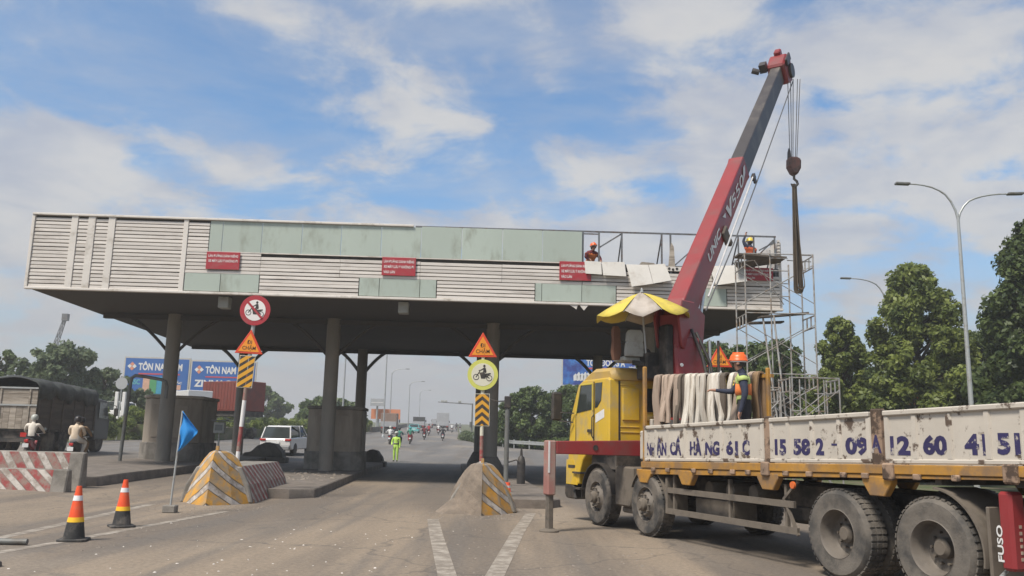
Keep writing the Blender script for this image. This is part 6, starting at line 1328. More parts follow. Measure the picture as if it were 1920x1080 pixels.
# ---------------------------------------------------------------- cars and lorries (forward is +y)
def loft_body(m_, secs, M=None): m_.loft([[(-w, y, z0), (w, y, z0), (w*k, y, z1), (-w*k, y, z1)] for y, w, z0, z1, k in secs], M)
def car_wheel(o, x, y, r_, w, mt='rubber'):
    sg = 1 if x > 0 else -1
    m_ = MB(); m_.lathe([(r_*.62, -w/2), (r_*.95, -w/2), (r_, -w*.3), (r_, w*.3), (r_*.95, w/2), (r_*.62, w/2)], 24, T(x, y, r_) @ RY(90*sg)); wh = m_.build('wheel', MAT[mt], o, smooth=40)
    m_ = MB(); m_.lathe([(0, w*.36), (r_*.2, w*.38), (r_*.55, w*.3), (r_*.63, w*.45)], 16, T(x, y, r_) @ RY(90*sg), caps=False); m_.build('rim', MAT['galv'], wh, smooth=40)
def make_car(label, M, paint, kind='suv', group=None):
    o = thing('car', label, 'car', M, group); suv = kind == 'suv'; W = .93 if suv else .85; Lh = 2.35 if suv else 2.1; zr = 1.72 if suv else 1.42; zb = 1.02 if suv else .88; g0 = .34 if suv else .28
    prof = [(-Lh, g0+.22), (-Lh, zb-.1), (-Lh+.06, zb), (-.9, zb+.03), (.9, zb+.02), (Lh-.25, zb-.12), (Lh, zb-.32), (Lh, g0+.1), (Lh-.35, g0), (-Lh+.3, g0)]
    m_ = MB(); m_.loft([[(x*(1 if abs(x) < W else 1), .0 + y*(1-.02*abs(x) ** 4), z) for y, z in prof] for x in (-W, -W*.94, W*.94, W)]); b_ = m_.build('body', MAT[paint], o, bevel=.05)
    cab_ = [(-Lh+.10, zb-.02), (-Lh+.38, zr-.07), (-Lh+.75, zr), (.25, zr), (1.1, zb+.0)] if suv else [(-Lh+.55, zb-.02), (-Lh+1.15, zr-.03), (-.5, zr), (.2, zr-.02), (1.1, zb)]
    m_ = MB(); m_.loft([[(x, y, z) if z < zr - .2 else (x*.84, y, z) for y, z in cab_] for x in (-W*.93, W*.93)]); m_.build('cabin', MAT['glass_dark'], o)
    m_ = MB(); yb = cab_[1][0]; m_.loft([[(x*.86, yb+.02, zr-.06), (x*.86, cab_[3][0]+.05, zr-.04), (x*.8, cab_[3][0]-.1, zr+.015), (x*.8, yb+.25, zr+.015)] for x in (-W*.93, W*.93)]); m_.build('roof', MAT[paint], o, bevel=.02)
    for sg in (-1, 1):
        for (ya, za), (yb2, zb2) in ((cab_[0], cab_[1]), (cab_[4], cab_[3]), ((-.35, zb), (-.35, zr))):
            m_ = MB(); m_.bar((sg*W*.935, ya, za), (sg*W*.80, yb2, zb2), .07, .07); m_.build('pillar', MAT[paint], o)
        m_ = MB(); m_.box(min(sg*W*.62, sg*W*1.005), max(sg*W*.62, sg*W*1.005), -Lh-.02, -Lh+.12, zb-.16, zb-.04); m_.build('tail_light', MAT['light_red'], o, bevel=.02)
        m_ = MB(); m_.box(min(sg*W*.6, sg*W*.98), max(sg*W*.6, sg*W*.98), Lh-.12, Lh+.015, zb-.36, zb-.22); m_.build('headlight', MAT['lamp_clear'], o, bevel=.02)
        m_ = MB(); m_.box(min(sg*W, sg*(W+.2)), max(sg*W, sg*(W+.2)), .85, .95, zb+.02, zb+.17); m_.build('wing_mirror', MAT[paint], o, bevel=.03)
        for y in (-Lh*.6, Lh*.62): car_wheel(o, sg*(W-.11), y, .37 if suv else .31, .23)
    m_ = MB(); m_.box(-.27, .27, -Lh-.02, -Lh+.02, zb-.32, zb-.20); m_.build('number_plate', MAT['plate_white'], o)
    m_ = MB(); m_.box(-W*.95, W*.95, -Lh-.06, -Lh+.2, g0-.02, g0+.24); m_.build('rear_bumper', MAT['car_grey' if suv else paint], o, bevel=.04)
    return o
def make_truck(label, M, body_mt, cab_mt, L=6.0, W=1.15, H=3.0, group='lorries on the far road', rear='gate'):
    o = thing('lorry', label, 'lorry', M, group)
    m_ = MB(); m_.box(-W, W, -L/2, L/2-1.7, 1.0, H); bx_ = m_.build('cargo_box', MAT[body_mt], o, bevel=.03)
    m_ = MB(); m_.loft([[(-W*.95, L/2-1.55, .5), (-W*.95, L/2, .5), (-W*.95, L/2, 1.4), (-W*.9, L/2-.35, 2.25), (-W*.9, L/2-1.55, 2.3)], [(W*.95, L/2-1.55, .5), (W*.95, L/2, .5), (W*.95, L/2, 1.4), (W*.9, L/2-.35, 2.25), (W*.9, L/2-1.55, 2.3)]]); m_.build('cab', MAT[cab_mt], o, bevel=.04)
    m_ = MB(); m_.box(-W*.8, W*.8, -L/2+.1, L/2-.2, .65, .95); m_.build('chassis', MAT['chassis'], o)
    if rear == 'gate':
        m_ = MB(); m_.box(-W*.98, W*.98, -L/2-.05, -L/2-.005, 1.0, 1.75); m_.build('tailgate', MAT['box_grey'], o, bevel=.02)
    for sg in (-1, 1):
        for y in (-L*.28, L/2-.9): car_wheel(o, sg*(W-.18), y, .45, .34)
        m_ = MB(); m_.box(min(sg*W*.6, sg*W*.9), max(sg*W*.6, sg*W*.9), -L/2-.06, -L/2+.02, .8, .95); m_.build('tail_light', MAT['light_red'], o)
        m_ = MB(); m_.box(min(sg*W, sg*(W+.18)), max(sg*W, sg*(W+.18)), L/2-.35, L/2-.25, 1.6, 2.05); m_.build('wing_mirror', MAT['black_paint'], o)
    m_ = MB(); m_.box(-W*.8, W*.8, -L/2-.03, -L/2+.05, .55, .66); m_.build('rear_bumper', MAT['chassis'], o)
    return o
def gm(x, y, h_): return T(x, y, G(x, y)) @ RZ(h_) @ RX(grot(x, y))
make_car('white sport utility car driving away between the left columns', gm(-13.6, 53.6, -4), 'car_white')
make_car('pale teal hatchback on the far road', gm(-15.6, 143, 4), 'car_teal', 'sedan')
make_truck('brown box lorry with grey tailgate on the far road', gm(-17.6, 128, 4), 'box_brown', 'car_grey', 6.0, 1.15, 2.95)
make_truck('dark lorry just behind the teal hatchback', gm(-17.2, 166, 4), 'car_dark', 'car_dark', 5.5, 1.1, 2.6)
make_truck('tall grey box lorry near the crest of the far road', gm(-14.2, 186, 4), 'box_grey', 'car_grey', 8.0, 1.3, 3.7)
make_truck('small grey lorry ahead of the tall one at the crest', gm(-18.2, 215, 4), 'box_grey', 'car_grey', 5.0, 1.0, 2.3)
# lorry with boarded body under a dark tarpaulin at the left
def tarp_lorry():
    x, y = -21.45, 41.2; o = thing('tarpaulin_lorry', 'boarded lorry under a sagging dark tarpaulin at the left edge', 'lorry', gm(x, y, 4)); L0, L1, W, H = -4.9, 1.1, 1.22, 2.75
    for sg in (-1, 1):
        for k in range(7):
            z = 1.05 + k*.235; m_ = MB(); m_.box(min(sg*(W-.03), sg*W), max(sg*(W-.03), sg*W), L0, L1, z, z+.22); m_.build('side_board', MAT['cargo_brown'], o, bevel=.006)
        for k in range(6):
            yy = L0 + .1 + (L1-L0-.2)*k/5; m_ = MB(); m_.box(min(sg*W, sg*(W+.045)), max(sg*W, sg*(W+.045)), yy-.04, yy+.04, .95, H-.05); m_.build('side_post', MAT['cargo_brown'], o)
    for k in range(9):
        x0 = -W + .02 + k*(2*W-.04)/9; m_ = MB(); m_.box(x0+.006, x0+(2*W-.04)/9-.006, L0-.05, L0-.01, 1.05, 2.0 + random.uniform(-.02, .02)); m_.build('rear_board', MAT['wood_grey'], o)
    for k in range(4): m_ = MB(); z = 2.05 + k*.155; m_.box(-W+.02, W-.02, L0-.045, L0-.01, z, z+.145); m_.build('rear_board', MAT['wood_grey'], o)
    for x0 in (-.55, -.28, .9): m_ = MB(); m_.box(x0-.035, x0+.035, L0-.09, L0-.05, 1.0, 2.7); m_.build('gate_post', MAT['wood_grey'], o)
    for z in (2.0, 2.72): m_ = MB(); m_.box(-W, W, L0-.095, L0-.055, z, z+.07); m_.build('gate_rail', MAT['galv'], o)
    m_ = MB(); m_.box(-W, W, L0, L1, .95, 1.04); m_.build('load_floor', MAT['chassis'], o); m_ = MB(); m_.box(-W+.06, W-.06, L0+.05, L1-.05, 1.05, 2.7); m_.build('load', MAT['cargo_brown'], o)
    # tarpaulin, sagging over the hoops
    random.seed(5); m_ = MB(); ny, nx = 26, 14; vs = []; fs = []
    for j in range(ny+1):
        v = j/ny; yy = L0 - .12 + (L1 - L0 + .2)*v
        for i in range(nx+1):
            u = i/nx*2-1; side = abs(u) > .80
            if side: xx = math.copysign(W+.07, u); zz = 3.02 - .05*math.cos(v*40) - (abs(u)-.80)/.2*(.62 + .10*math.sin(v*17) + .06*math.sin(v*41))
            else: xx = u/.80*(W+.05); zz = 3.02 + .22*(1-(u/.8)**2) - .05*math.cos(v*40) + .03*math.sin(v*23+u*5)
            vs.append((xx, yy, zz - .12*v))
    for j in range(ny):
        for i in range(nx): fs.append((j*(nx+1)+i, j*(nx+1)+i+1, (j+1)*(nx+1)+i+1, (j+1)*(nx+1)+i))
    m_.add(vs, fs); tp = m_.build('tarpaulin', MAT['tarp'], o, smooth=50); sm = tp.modifiers.new('thickness', 'SOLIDIFY'); sm.thickness = .02
    CB = T(0, L1 - 3.0, 0); m_ = MB(); m_.loft([[(-W, 3.15, .6), (-W, 4.9, .6), (-W, 4.95, 1.5), (-W*.94, 4.55, 2.55), (-W*.94, 3.15, 2.65)], [(W, 3.15, .6), (W, 4.9, .6), (W, 4.95, 1.5), (W*.94, 4.55, 2.55), (W*.94, 3.15, 2.65)]], CB); cb = m_.build('cab', MAT['car_dark'], o, bevel=.05)
    for sg in (-1, 1):
        m_ = MB(); m_.prism([(3.5, 1.65), (4.72, 1.62), (4.45, 2.42), (3.5, 2.45)], sg*W*.99, sg*(W*.99+.012), 'y', CB @ Matrix(((0, 1, 0, 0), (1, 0, 0, 0), (0, 0, 1, 0), (0, 0, 0, 1)))); m_.build('door_window', MAT['glass_grey'], cb)
        m_ = MB(); m_.path([(sg*W, 4.8, 2.4), (sg*(W+.25), 5.0, 2.3), (sg*(W+.25), 5.0, 1.7)], .02, 6, CB); a_ = m_.build('mirror_arm', MAT['black_paint'], cb)
        m_ = MB(); m_.box(min(sg*(W+.15), sg*(W+.35)), max(sg*(W+.15), sg*(W+.35)), 4.95, 5.05, 1.8, 2.2, CB); m_.build('mirror', MAT['black_paint'], cb, bevel=.02)
        for yy in (-3.3, -2.1, 2.0): car_wheel(o, sg*(W-.2), yy, .5, .36)
        m_ = MB(); m_.box(min(sg*.7, sg*1.1), max(sg*.7, sg*1.1), L0-.1, L0, .72, .9); m_.build('tail_light', MAT['light_red'], o)
    m_ = MB(); m_.box(-.85, .85, L0+.1, 2.7, .62, .94); m_.build('chassis', MAT['chassis'], o); m_ = MB(); m_.box(-W*.95, W*.95, L0-.12, L0-.02, .5, .66); m_.build('rear_bumper', MAT['chassis'], o)
tarp_lorry()
# ---------------------------------------------------------------- scaffolds
def scaffold(name_label, M, W, D, levels, lift, planks, extra=None, group='tube scaffolds at the canopy end'):
    o = thing('scaffold', name_label, 'scaffold', M, group); r_ = 0.024
    def tubes(nm, segs, rr=r_):
        m_ = MB()
        for a, b in segs: m_.tube(a, b, rr, n=6)
        return m_.build(nm, MAT['scaffold'], o, smooth=40)
    for k in range(levels):
        z0, z1 = k*lift, (k+1)*lift
        for y in (0, D):        # welded walk-through frames, seen face on
            for x0 in (0, W - 0.55):
                pass
        for x in (0, W):
            segs = [((x, 0, z0), (x, 0, z1)), ((x, D, z0), (x, D, z1)), ((x, 0, z1-0.06), (x, D, z1-0.06)), ((x, 0, z1-0.42), (x, D, z1-0.42)), ((x, D*0.33, z1-0.42), (x, D*0.33, z1-0.06)), ((x, D*0.66, z1-0.42), (x, D*0.66, z1-0.06))]
            tubes('frame', segs)
        for y in (0, D):
            tubes('cross_brace', [((0, y, z0+0.3), (W, y, z1-0.35))], 0.014); tubes('cross_brace', [((0, y, z1-0.35), (W, y, z0+0.3))], 0.014)
        tubes('ledger', [((0, 0, z1-0.02), (W, 0, z1-0.02))], 0.018)
    for (x0, x1, y0, y1, z, tilt) in planks:
        m_ = MB(); m_.box(x0, x1, y0, y1, -0.025, 0.025, T(0, 0, z) @ RY(tilt)); m_.build('plank', MAT['plank'], o)
    if extra: extra(o, tubes)
    return o
gz = G(8, 26.2)
def tower_extra(o, tubes):
    for x in (0.78, 1.35): tubes('standard', [((x, 0.05, 0), (x + 0.02, 0.05, 7.1 if x > 1 else 7.55))], 0.024)
    for z in (6.1, 6.5, 6.9, 7.3): tubes('rung', [((0.78, 0.05, z), (1.35, 0.05, z))], 0.016)
    tubes('guard_tube', [((1.35, 0.1, 7.45), (2.1, 0.1, 7.42))], 0.02); tubes('guard_tube', [((1.35, 0.1, 7.25), (2.1, 0.1, 7.22))], 0.016)
    tubes('raker', [((1.05, -0.3, 2.1), (0.85, 0.0, 5.5))], 0.03); tubes('raker', [((0.95, -0.5, 0.2), (0.55, 0.1, 5.4))], 0.03); tubes('raker', [((0.3, 0, 7.2), (1.3, 0.4, 5.9))], 0.014)
scaffold('tall tube scaffold tower standing against the right end of the canopy', T(7.2, 25.9, gz), 2.12, 1.1, 4, 1.86, [(-0.15, 1.35, 0.1, 0.7, 7.42, 3), (0.45, 1.95, 0.0, 0.35, 5.40, -6), (0.2, 1.3, 0.4, 0.75, 5.30, -3)], tower_extra)
def low_extra(o, tubes):
    for x in (0.28, 0.98): tubes('standard', [((x, 0, 1.9), (x, 0, 3.45))], 0.02)
    for x0 in (0.0, 0.7): 
        for z in (2.55, 3.05): tubes('rung', [((x0, 0, z), (x0 + 0.28, 0, z))], 0.016)
scaffold('low tube scaffold beside the tall tower, seen over the lorry bed', T(8.05, 24.6, G(8, 24.6)), 1.42, 1.0, 2, 1.76, [], low_extra)
scaffold('short tube scaffold behind the worker, left of the tall tower', T(6.95, 25.0, G(7, 25)), 0.95, 0.9, 2, 1.62, [])
# tilted platform board the yellow-helmeted worker leans over
m_ = MB(); m_.add([(22.95+0.0, -0.55, 7.42), (24.55, -0.60, 7.70), (24.75, 0.0, 7.62), (23.3, 0.0, 7.36), (22.95, -0.55, 7.46), (24.55, -0.60, 7.74), (24.75, 0.0, 7.66), (23.3, 0.0, 7.40)], [(0,3,2,1), (4,5,6,7), (0,1,5,4), (1,2,6,5), (2,3,7,6), (3,0,4,7)])
tag(m_.build('work_platform', MAT['plank'], M=T(0, 0, 0) @ canopy.matrix_world), 'dark tilted work platform on the scaffold below the yellow helmet', 'platform')

# ---------------------------------------------------------------- street lights
def street_light(label, M, h, arms, rb=0.11, rt=0.055, group='street lights'):
    """arms: list of (reach, rise)"""
    o = thing('street_light', label, 'street light', M, group)
    m_ = MB(); m_.tube((0, 0, 0), (0, 0, h), rb, rt, n=12); m_.build('pole', MAT['galv'], o, smooth=40)
    m_ = MB(); m_.lathe([(rb*2, 0), (rb*2, 0.04), (rb*1.3, 0.3), (rb, 0.35)], 12); m_.build('base', MAT['galv'], o, smooth=40)
    for reach, rs in arms:
        sg = 1 if reach > 0 else -1; L = abs(reach); pts = []
        for k in range(9):
            u = k/8; pts.append((sg*L*0.86*(u**1.5 if u < .6 else .6**1.5 + (u-.6)*(1-.6**1.5)/.4), 0, h - 0.25 + rs*(1-(1-u)**2.2) + 0.25*min(1, u*3)))
        m_ = MB(); m_.path(pts, [rt*0.9 - 0.02*k/8 for k in range(9)], 8); a_ = m_.build('arm', MAT['galv'], o, smooth=60)
        e = Vector(pts[-1]); d = (Vector(pts[-1]) - Vector(pts[-2])).normalized()
        m_ = MB(); m_.bar(e - d*0.05, e + d*L*0.24, 0.24, 0.09, up=(0, 0, 1)); m_.build('lamp_head', MAT['steel_grey'], a_, bevel=0.02)
    return o
street_light('tall twin-armed street light rising in front of the big tree at right', T(17.75, 33.0, G(17.75, 33)-0.16) @ RZ(-4), 11.0, [(-2.15, 1.25), (2.35, 0.85)])
street_light('farther twin-armed street light half hidden by the big tree', T(21.3, 48.0, G(21, 48)-0.16) @ RZ(-4), 10.3, [(-2.2, 0.95), (2.2, 0.5)])
for x, y, h_, nm in ((-16.4, 85, 11.0, 'thin street light pole seen between the second pair of columns'), (-15.2, 105, 12.5, 'thick street light pole right of the second pair of columns'), (-19.3, 140, 9.5, 'far street light pole behind the orange board'), (-19.2, 165, 8.6, 'far street light with one arm over the road right of the orange board'), (-23.9, 230, 9.0, 'most distant street light near the crest of the road')):
    street_light(nm, T(x, y, G(x, y)) @ RZ(4), h_, [(2.6, 0.7)], 0.10, 0.06)
# mast arm with cameras across the far road
o = thing('mast_arm', 'thin mast with a long arm of cameras over the far road', 'mast', T(-5.55, 130, G(-5.55, 130)) @ RZ(4))
m_ = MB(); m_.tube((0, 0, 0), (0, 0, 5.05), 0.13, 0.1, n=10); m_.build('pole', MAT['steel_grey'], o); m_ = MB(); m_.tube((0.1, 0, 4.95), (-5.2, 0, 5.15), 0.08, 0.05, n=8); m_.build('arm', MAT['steel_grey'], o)
for x in (-1.9, -4.0, -4.5): m_ = MB(); m_.box(x-0.25, x+0.2, -0.2, 0.2, 5.12, 5.42); m_.build('camera', MAT['seat_grey'], o, bevel=0.03)
m_ = MB(); m_.box(-0.35, -0.1, -0.2, 0.2, 1.5, 2.3); m_.build('cabinet', MAT['steel_grey'], o)

# ---------------------------------------------------------------- billboards
def billboard(name, label, cx, y, z0, z1, w, mt, legs=2, border=True, rot=4, cat='billboard'):
    o = thing(name, label, cat, T(cx, y, 0) @ RZ(rot)); gz_ = G(cx, y) - 0.2
    m_ = MB(); m_.box(-w/2, w/2, -0.1, 0.1, z0, z1); b_ = m_.build('board', MAT[mt], o)
    if border:
        m_ = MB(); e = 0.14
        m_.box(-w/2-e, w/2+e, -0.08, 0.12, z1, z1+e); m_.build('border', MAT['wall_cream'], o)
        for sg in (-1, 1): m_ = MB(); m_.box(min(sg*w/2, sg*(w/2+e)), max(sg*w/2, sg*(w/2+e)), -0.08, 0.12, z0, z1); m_.build('border', MAT['wall_cream'], o)
    for k in range(legs):
        x = -w/2 + w*(k+0.5)/legs; m_ = MB(); m_.tube((x, 0.3, gz_), (x, 0.3, z1-0.3), 0.16, n=8); m_.build('leg', MAT['galv'], o)
    return o, b_
def bb_text(b_, txt, x0, x1, z0, z1, mt='sign_white', bold=0.03): m_ = MB(); put_text(m_, txt, x0, x1, z0, z1, T(0, -0.105, 0), bold=bold, depth=0.01); m_.build('lettering', MAT[mt], b_)
def bb_shape(b_, nm, pts, mt, off=-0.106): m_ = MB(); m_.prism(pts, off - 0.008, off, 'y'); m_.build(nm, MAT[mt], b_)
def logo(b_, x, z, s):
    dm = lambda cx, cz, r_: [(cx-r_, cz), (cx, cz-r_), (cx+r_, cz), (cx, cz+r_)]
    bb_shape(b_, 'logo_diamond', dm(x, z+s*0.52, s*0.5), 'logo_orange'); bb_shape(b_, 'logo_diamond', dm(x, z-s*0.52, s*0.5), 'logo_orange'); bb_shape(b_, 'logo_diamond', dm(x-s*0.55, z, s*0.5), 'sign_white', -0.112); bb_shape(b_, 'logo_diamond', dm(x+s*0.55, z, s*0.5), 'sign_white', -0.112)
o, b_ = billboard('billboard', 'blue billboard with orange and white logo left of the first column', -37.1, 90, 5.4, 9.1, 6.5, 'billboard_blue')
logo(b_, -2.55, 8.25, 0.45); bb_text(b_, 'TÔN NAM KIM', -1.9, 2.6, 7.85, 8.8, bold=0.035); bb_shape(b_, 'red_line', [(-1.85, 7.42), (2.4, 7.42), (2.4, 7.56), (-1.85, 7.56)], 'billboard_red')
bb_shape(b_, 'colour_bar', [(-1.3, 5.45), (-0.62, 5.45), (-0.62, 7.2), (-1.3, 7.2)], 'billboard_peach'); bb_shape(b_, 'colour_bar', [(-0.6, 5.45), (0.1, 5.45), (0.1, 7.2), (-0.6, 7.2)], 'billboard_green'); bb_shape(b_, 'colour_bar', [(0.12, 5.45), (0.7, 5.45), (0.7, 7.2), (0.12, 7.2)], 'billboard_teal'); bb_shape(b_, 'peach_patch', [(1.9, 5.9), (2.6, 5.9), (2.6, 6.4), (1.9, 6.4)], 'billboard_peach')
bb_text(b_, 'SSSC', -2.75, -1.6, 6.35, 6.9, 'car_teal'); bb_text(b_, 'MÀU SẮC', 0.9, 2.7, 6.5, 6.85); bb_text(b_, 'BỀN ĐẸP', 0.9, 2.4, 5.65, 5.95)
o, b_ = billboard('billboard', 'second blue billboard behind the rear left column, red container before it', -30.1, 90, 5.3, 8.9, 6.5, 'billboard_blue')
logo(b_, -2.5, 8.05, 0.45); bb_text(b_, 'TÔN NAM KIM', -1.85, 2.6, 7.65, 8.6, bold=0.035); bb_shape(b_, 'red_line', [(-1.8, 7.25), (2.4, 7.25), (2.4, 7.38), (-1.8, 7.38)], 'billboard_red'); bb_text(b_, 'ZINMAG', -2.9, 0.9, 6.25, 7.0, bold=0.04)
o, b_ = billboard('billboard', 'dark blue billboard with white lettering above the lorry cab', 12.4, 110, 8.7, 13.2, 11.2, 'billboard_navy', rot=0)
bb_text(b_, 'TÔN ĐÔNG Á', -2.6, 2.4, 11.15, 12.2, bold=0.035); bb_shape(b_, 'red_line', [(-2.6, 10.75), (2.4, 10.75), (2.4, 10.95), (-2.6, 10.95)], 'billboard_red'); bb_text(b_, 'CÔNG NGHỆ', 2.9, 5.3, 11.5, 11.9); bb_text(b_, 'NHẬT BẢN', 2.9, 5.0, 10.9, 11.3); bb_text(b_, 'ALUZINC', -5.1, -3.4, 12.4, 12.7)
random.seed(3)
for k in range(5):
    x = -4.0 + 0.42*k; m_ = MB(); h_ = random.uniform(0.8, 1.5); bb_shape(b_, 'splash', [(x-0.22, 9.2), (x+0.22, 9.3), (x+0.3, 9.2+h_*0.6), (x+0.05, 9.2+h_), (x-0.25, 9.2+h_*0.7)], 'car_white')
o, b_ = billboard('billboard', 'orange board above the hedge behind the brown lorry', -20.0, 140, 4.4, 6.0, 4.7, 'orange_board', border=False); bb_text(b_, 'HOTLINE', -0.4, 1.6, 4.7, 5.3)
o, b_ = billboard('direction_sign', 'grey direction sign above the orange board', -21.3, 139, 6.45, 7.6, 2.2, 'box_grey', legs=1, border=False, cat='sign'); bb_shape(b_, 'sign_line', [(-0.95, 6.95), (0.95, 6.95), (0.95, 7.05), (-0.95, 7.05)], 'sign_white')
# back of a round sign by the hedge
o = thing('round_sign', 'grey back of a round road sign before the left billboard', 'sign', T(-29.8, 66, G(-29.8, 66) - 0.1))
m_ = MB(); m_.tube((0, 0, 0), (0, 0, 4.9), 0.05, n=8); m_.build('pole', MAT['galv'], o); m_ = MB(); disc(m_, 0.46, -0.08, -0.05, T(0, 0, 4.35)); m_.build('disc_plate', MAT['box_grey'], o, smooth=40)
for sg in (-1, 1): m_ = MB(); m_.box(sg*0.28-0.12, sg*0.28+0.12, -0.1, 0.1, 1.9, 3.7); m_.build('sleeve', MAT['sign_white'], o, bevel=0.02)
# container on a trailer, cars and a van beyond the hedge
o = thing('container', 'rusty red shipping container parked beyond the hedge', 'container', T(-25.0, 77, G(-25, 77)) @ RZ(60)); 
m_ = MB(); m_.box(-1.22, 1.22, -3.1, 2.2, 2.35, 4.95); m_.build('shell', MAT['container_red'], o, bevel=0.03)
for sg in (-1, 1):
    for k in range(13): m_ = MB(); y = -2.85 + k*0.385; m_.box(min(sg*1.215, sg*1.25), max(sg*1.215, sg*1.25), y-0.1, y+0.1, 2.5, 4.8); m_.build('corrugation', MAT['container_red'], o)
m_ = MB(); m_.box(-1.0, 1.0, -3.2, 2.3, 1.9, 2.34); m_.build('trailer', MAT['chassis'], o)
for sg in (-1, 1):
    for y in (-2.0, -0.9, 1.5): car_wheel(o, sg*0.95, y, 0.5, 0.4)
for k in (0.2, 1.0): m_ = MB(); m_.box(1.25, 1.28, k, k+0.1, 2.5, 4.7); m_.build('locking_bar', MAT['galv'], o)
make_car('white car parked beyond the hedge, left of the bent pipe', T(-32.5, 70, 2.1) @ RZ(70), 'car_white'); make_car('second white car beyond the hedge, right of the first', T(-28.0, 71, 2.0) @ RZ(80), 'car_white', 'sedan')
m_ = MB(); m_.box(-40, -23.5, 66.8, 84, 0.2, 2.0); m_.box(-40, -24, 66.5, 66.79, 0.2, 2.05); tag(m_.build('embankment', MAT['grass']), kind='structure')
make_truck('white box van roof showing above the left booth', T(-26.6, 71.5, 2.0) @ RZ(40), 'car_white', 'car_white', 5.0, 1.0, 2.9, group=None)

# ---------------------------------------------------------------- lattice boom on the skyline
o = thing('lattice_boom', 'thin lattice crane boom leaning on the skyline at far left', 'crane boom', T(-83.5, 150, 2))
A0, A1 = Vector((0, 0, 0)), Vector((4.5, 0, 18.8)); ax = (A1 - A0).normalized(); n1 = ax.cross(Vector((0, 1, 0))).normalized(); n2 = Vector((0, 1, 0)); cor = [(n1*a + n2*b)*0.55 for a, b in ((1, 1), (1, -1), (-1, -1), (-1, 1))]
for c in cor: m_ = MB(); m_.tube(A0 + c, A1 + c*0.35, 0.07, n=5); m_.build('chord', MAT['frame_steel'], o)
for k in range(16):
    u0, u1 = k/16, (k+1)/16
    for i in range(4):
        a = A0.lerp(A1, u0) + cor[i]*(1-.65*u0); b = A0.lerp(A1, u1) + cor[(i+1) % 4]*(1-.65*u1); m_ = MB(); m_.tube(a, b, 0.04, n=4); m_.build('lacing', MAT['frame_steel'], o)
m_ = MB(); m_.box(-0.4, 0.6, -0.4, 0.4, -0.3, 0.9, T(*A1)); m_.build('boom_tip', MAT['frame_steel'], o)

# ---------------------------------------------------------------- guard rail along the right of the far road
def guard_rail():
    o = thing('guard_rail', 'long grey metal guard rail curving along the right of the far road', 'guard rail', T(0, 0, 0)); pts = []
    for y in [62 + k*2.0 for k in range(50)]: pts.append((interp(RIGHT_EDGE, y) + 0.25, y))
    dense = [pts[0]]
    for a, b in zip(pts, pts[1:]):
        n = max(1, int(math.hypot(b[0]-a[0], b[1]-a[1]) / 2.0))
        for k in range(1, n+1): dense.append((a[0]+(b[0]-a[0])*k/n, a[1]+(b[1]-a[1])*k/n))
    for (x, y) in dense: m_ = MB(); z = G(x, y) - 0.1; m_.box(x-0.05, x+0.05, y-0.05, y+0.05, z, z+0.95); m_.build('post', MAT['galv'], o)
    for i, ((x0, y0), (x1, y1)) in enumerate(zip(dense, dense[1:])):
        m_ = MB(); a = (x0-0.08, y0, G(x0, y0)+0.68); b = (x1-0.08, y1, G(x1, y1)+0.68); m_.bar(a, b, 0.06, 0.12); c = (x0-0.08, y0, G(x0, y0)+0.48); d = (x1-0.08, y1, G(x1, y1)+0.48); m_.bar(c, d, 0.06, 0.12); m_.bar((a[0], a[1], a[2]-.1), (b[0], b[1], b[2]-.1), 0.03, 0.1); m_.build('rail', MAT['galv'], o)
guard_rail()
# low median barrier left of the far road
o = thing('parapet', 'low dark parapet wall along the left of the far road', 'wall', T(0, 0, 0)); pts = [(interp(LEFT_EDGE, y) + 0.3, y) for y in range(128, 330, 12)]
for (x0, y0), (x1, y1) in zip(pts, pts[1:]): m_ = MB(); m_.bar((x0, y0, G(x0, y0)+0.35), (x1, y1, G(x1, y1)+0.35), 0.3, 0.8); m_.build('wall_section', MAT['dark_concrete'], o)

# ---------------------------------------------------------------- houses at the right
def house(label, x, y, z, w, d, h, rise_, rot, roofmt):
    o = thing('house', label, 'house', T(x, y, z) @ RZ(rot)); m_ = MB(); m_.box(-w/2, w/2, -d/2, d/2, 0, h); m_.build('wall', MAT['wall_cream'], o)
    for sg in (-1, 1):
        m_ = MB(); m_.add([(-w/2-.4, sg*(d/2+.4), h-.1), (w/2+.4, sg*(d/2+.4), h-.1), (w/2+.4, 0, h+rise_), (-w/2-.4, 0, h+rise_), (-w/2-.4, sg*(d/2+.4), h), (w/2+.4, sg*(d/2+.4), h), (w/2+.4, 0, h+rise_+.1), (-w/2-.4, 0, h+rise_+.1)], [(0,1,2,3), (7,6,5,4), (0,4,5,1), (1,5,6,2), (2,6,7,3), (3,7,4,0)]); m_.build('roof', MAT[roofmt], o)
        m_ = MB(); m_.add([(sg*w/2, -d/2, h), (sg*w/2, d/2, h), (sg*w/2, 0, h+rise_)], [(0,1,2)]); m_.build('gable', MAT['wall_cream'], o)
    for k in range(3):
        x0 = -w/2 + w*(k+.5)/3; m_ = MB(); m_.box(x0-.5, x0+.5, -d/2-.03, -d/2+.02, 1.2, 2.5); wn = m_.build('window', MAT['wall_cream'], o); m_ = MB(); m_.box(x0-.42, x0+.42, -d/2-.05, -d/2-.031, 1.28, 2.42); m_.build('pane', MAT['glass_dark'], wn)
house('house with orange tiled roof glimpsed between trees above the lorry side', 28.3, 64, 0.3, 5, 5, 4.2, 1.2, 20, 'roof_orange'); house('second orange roof farther right, among the trees above the lorry side', 33.2, 66, 0.3, 5, 5, 4.3, 1.4, -15, 'roof_orange'); house('low grey roofed shed left of the orange tiled house', 25.5, 60, 0.2, 6, 4, 3.3, 0.9, 8, 'roof_grey')
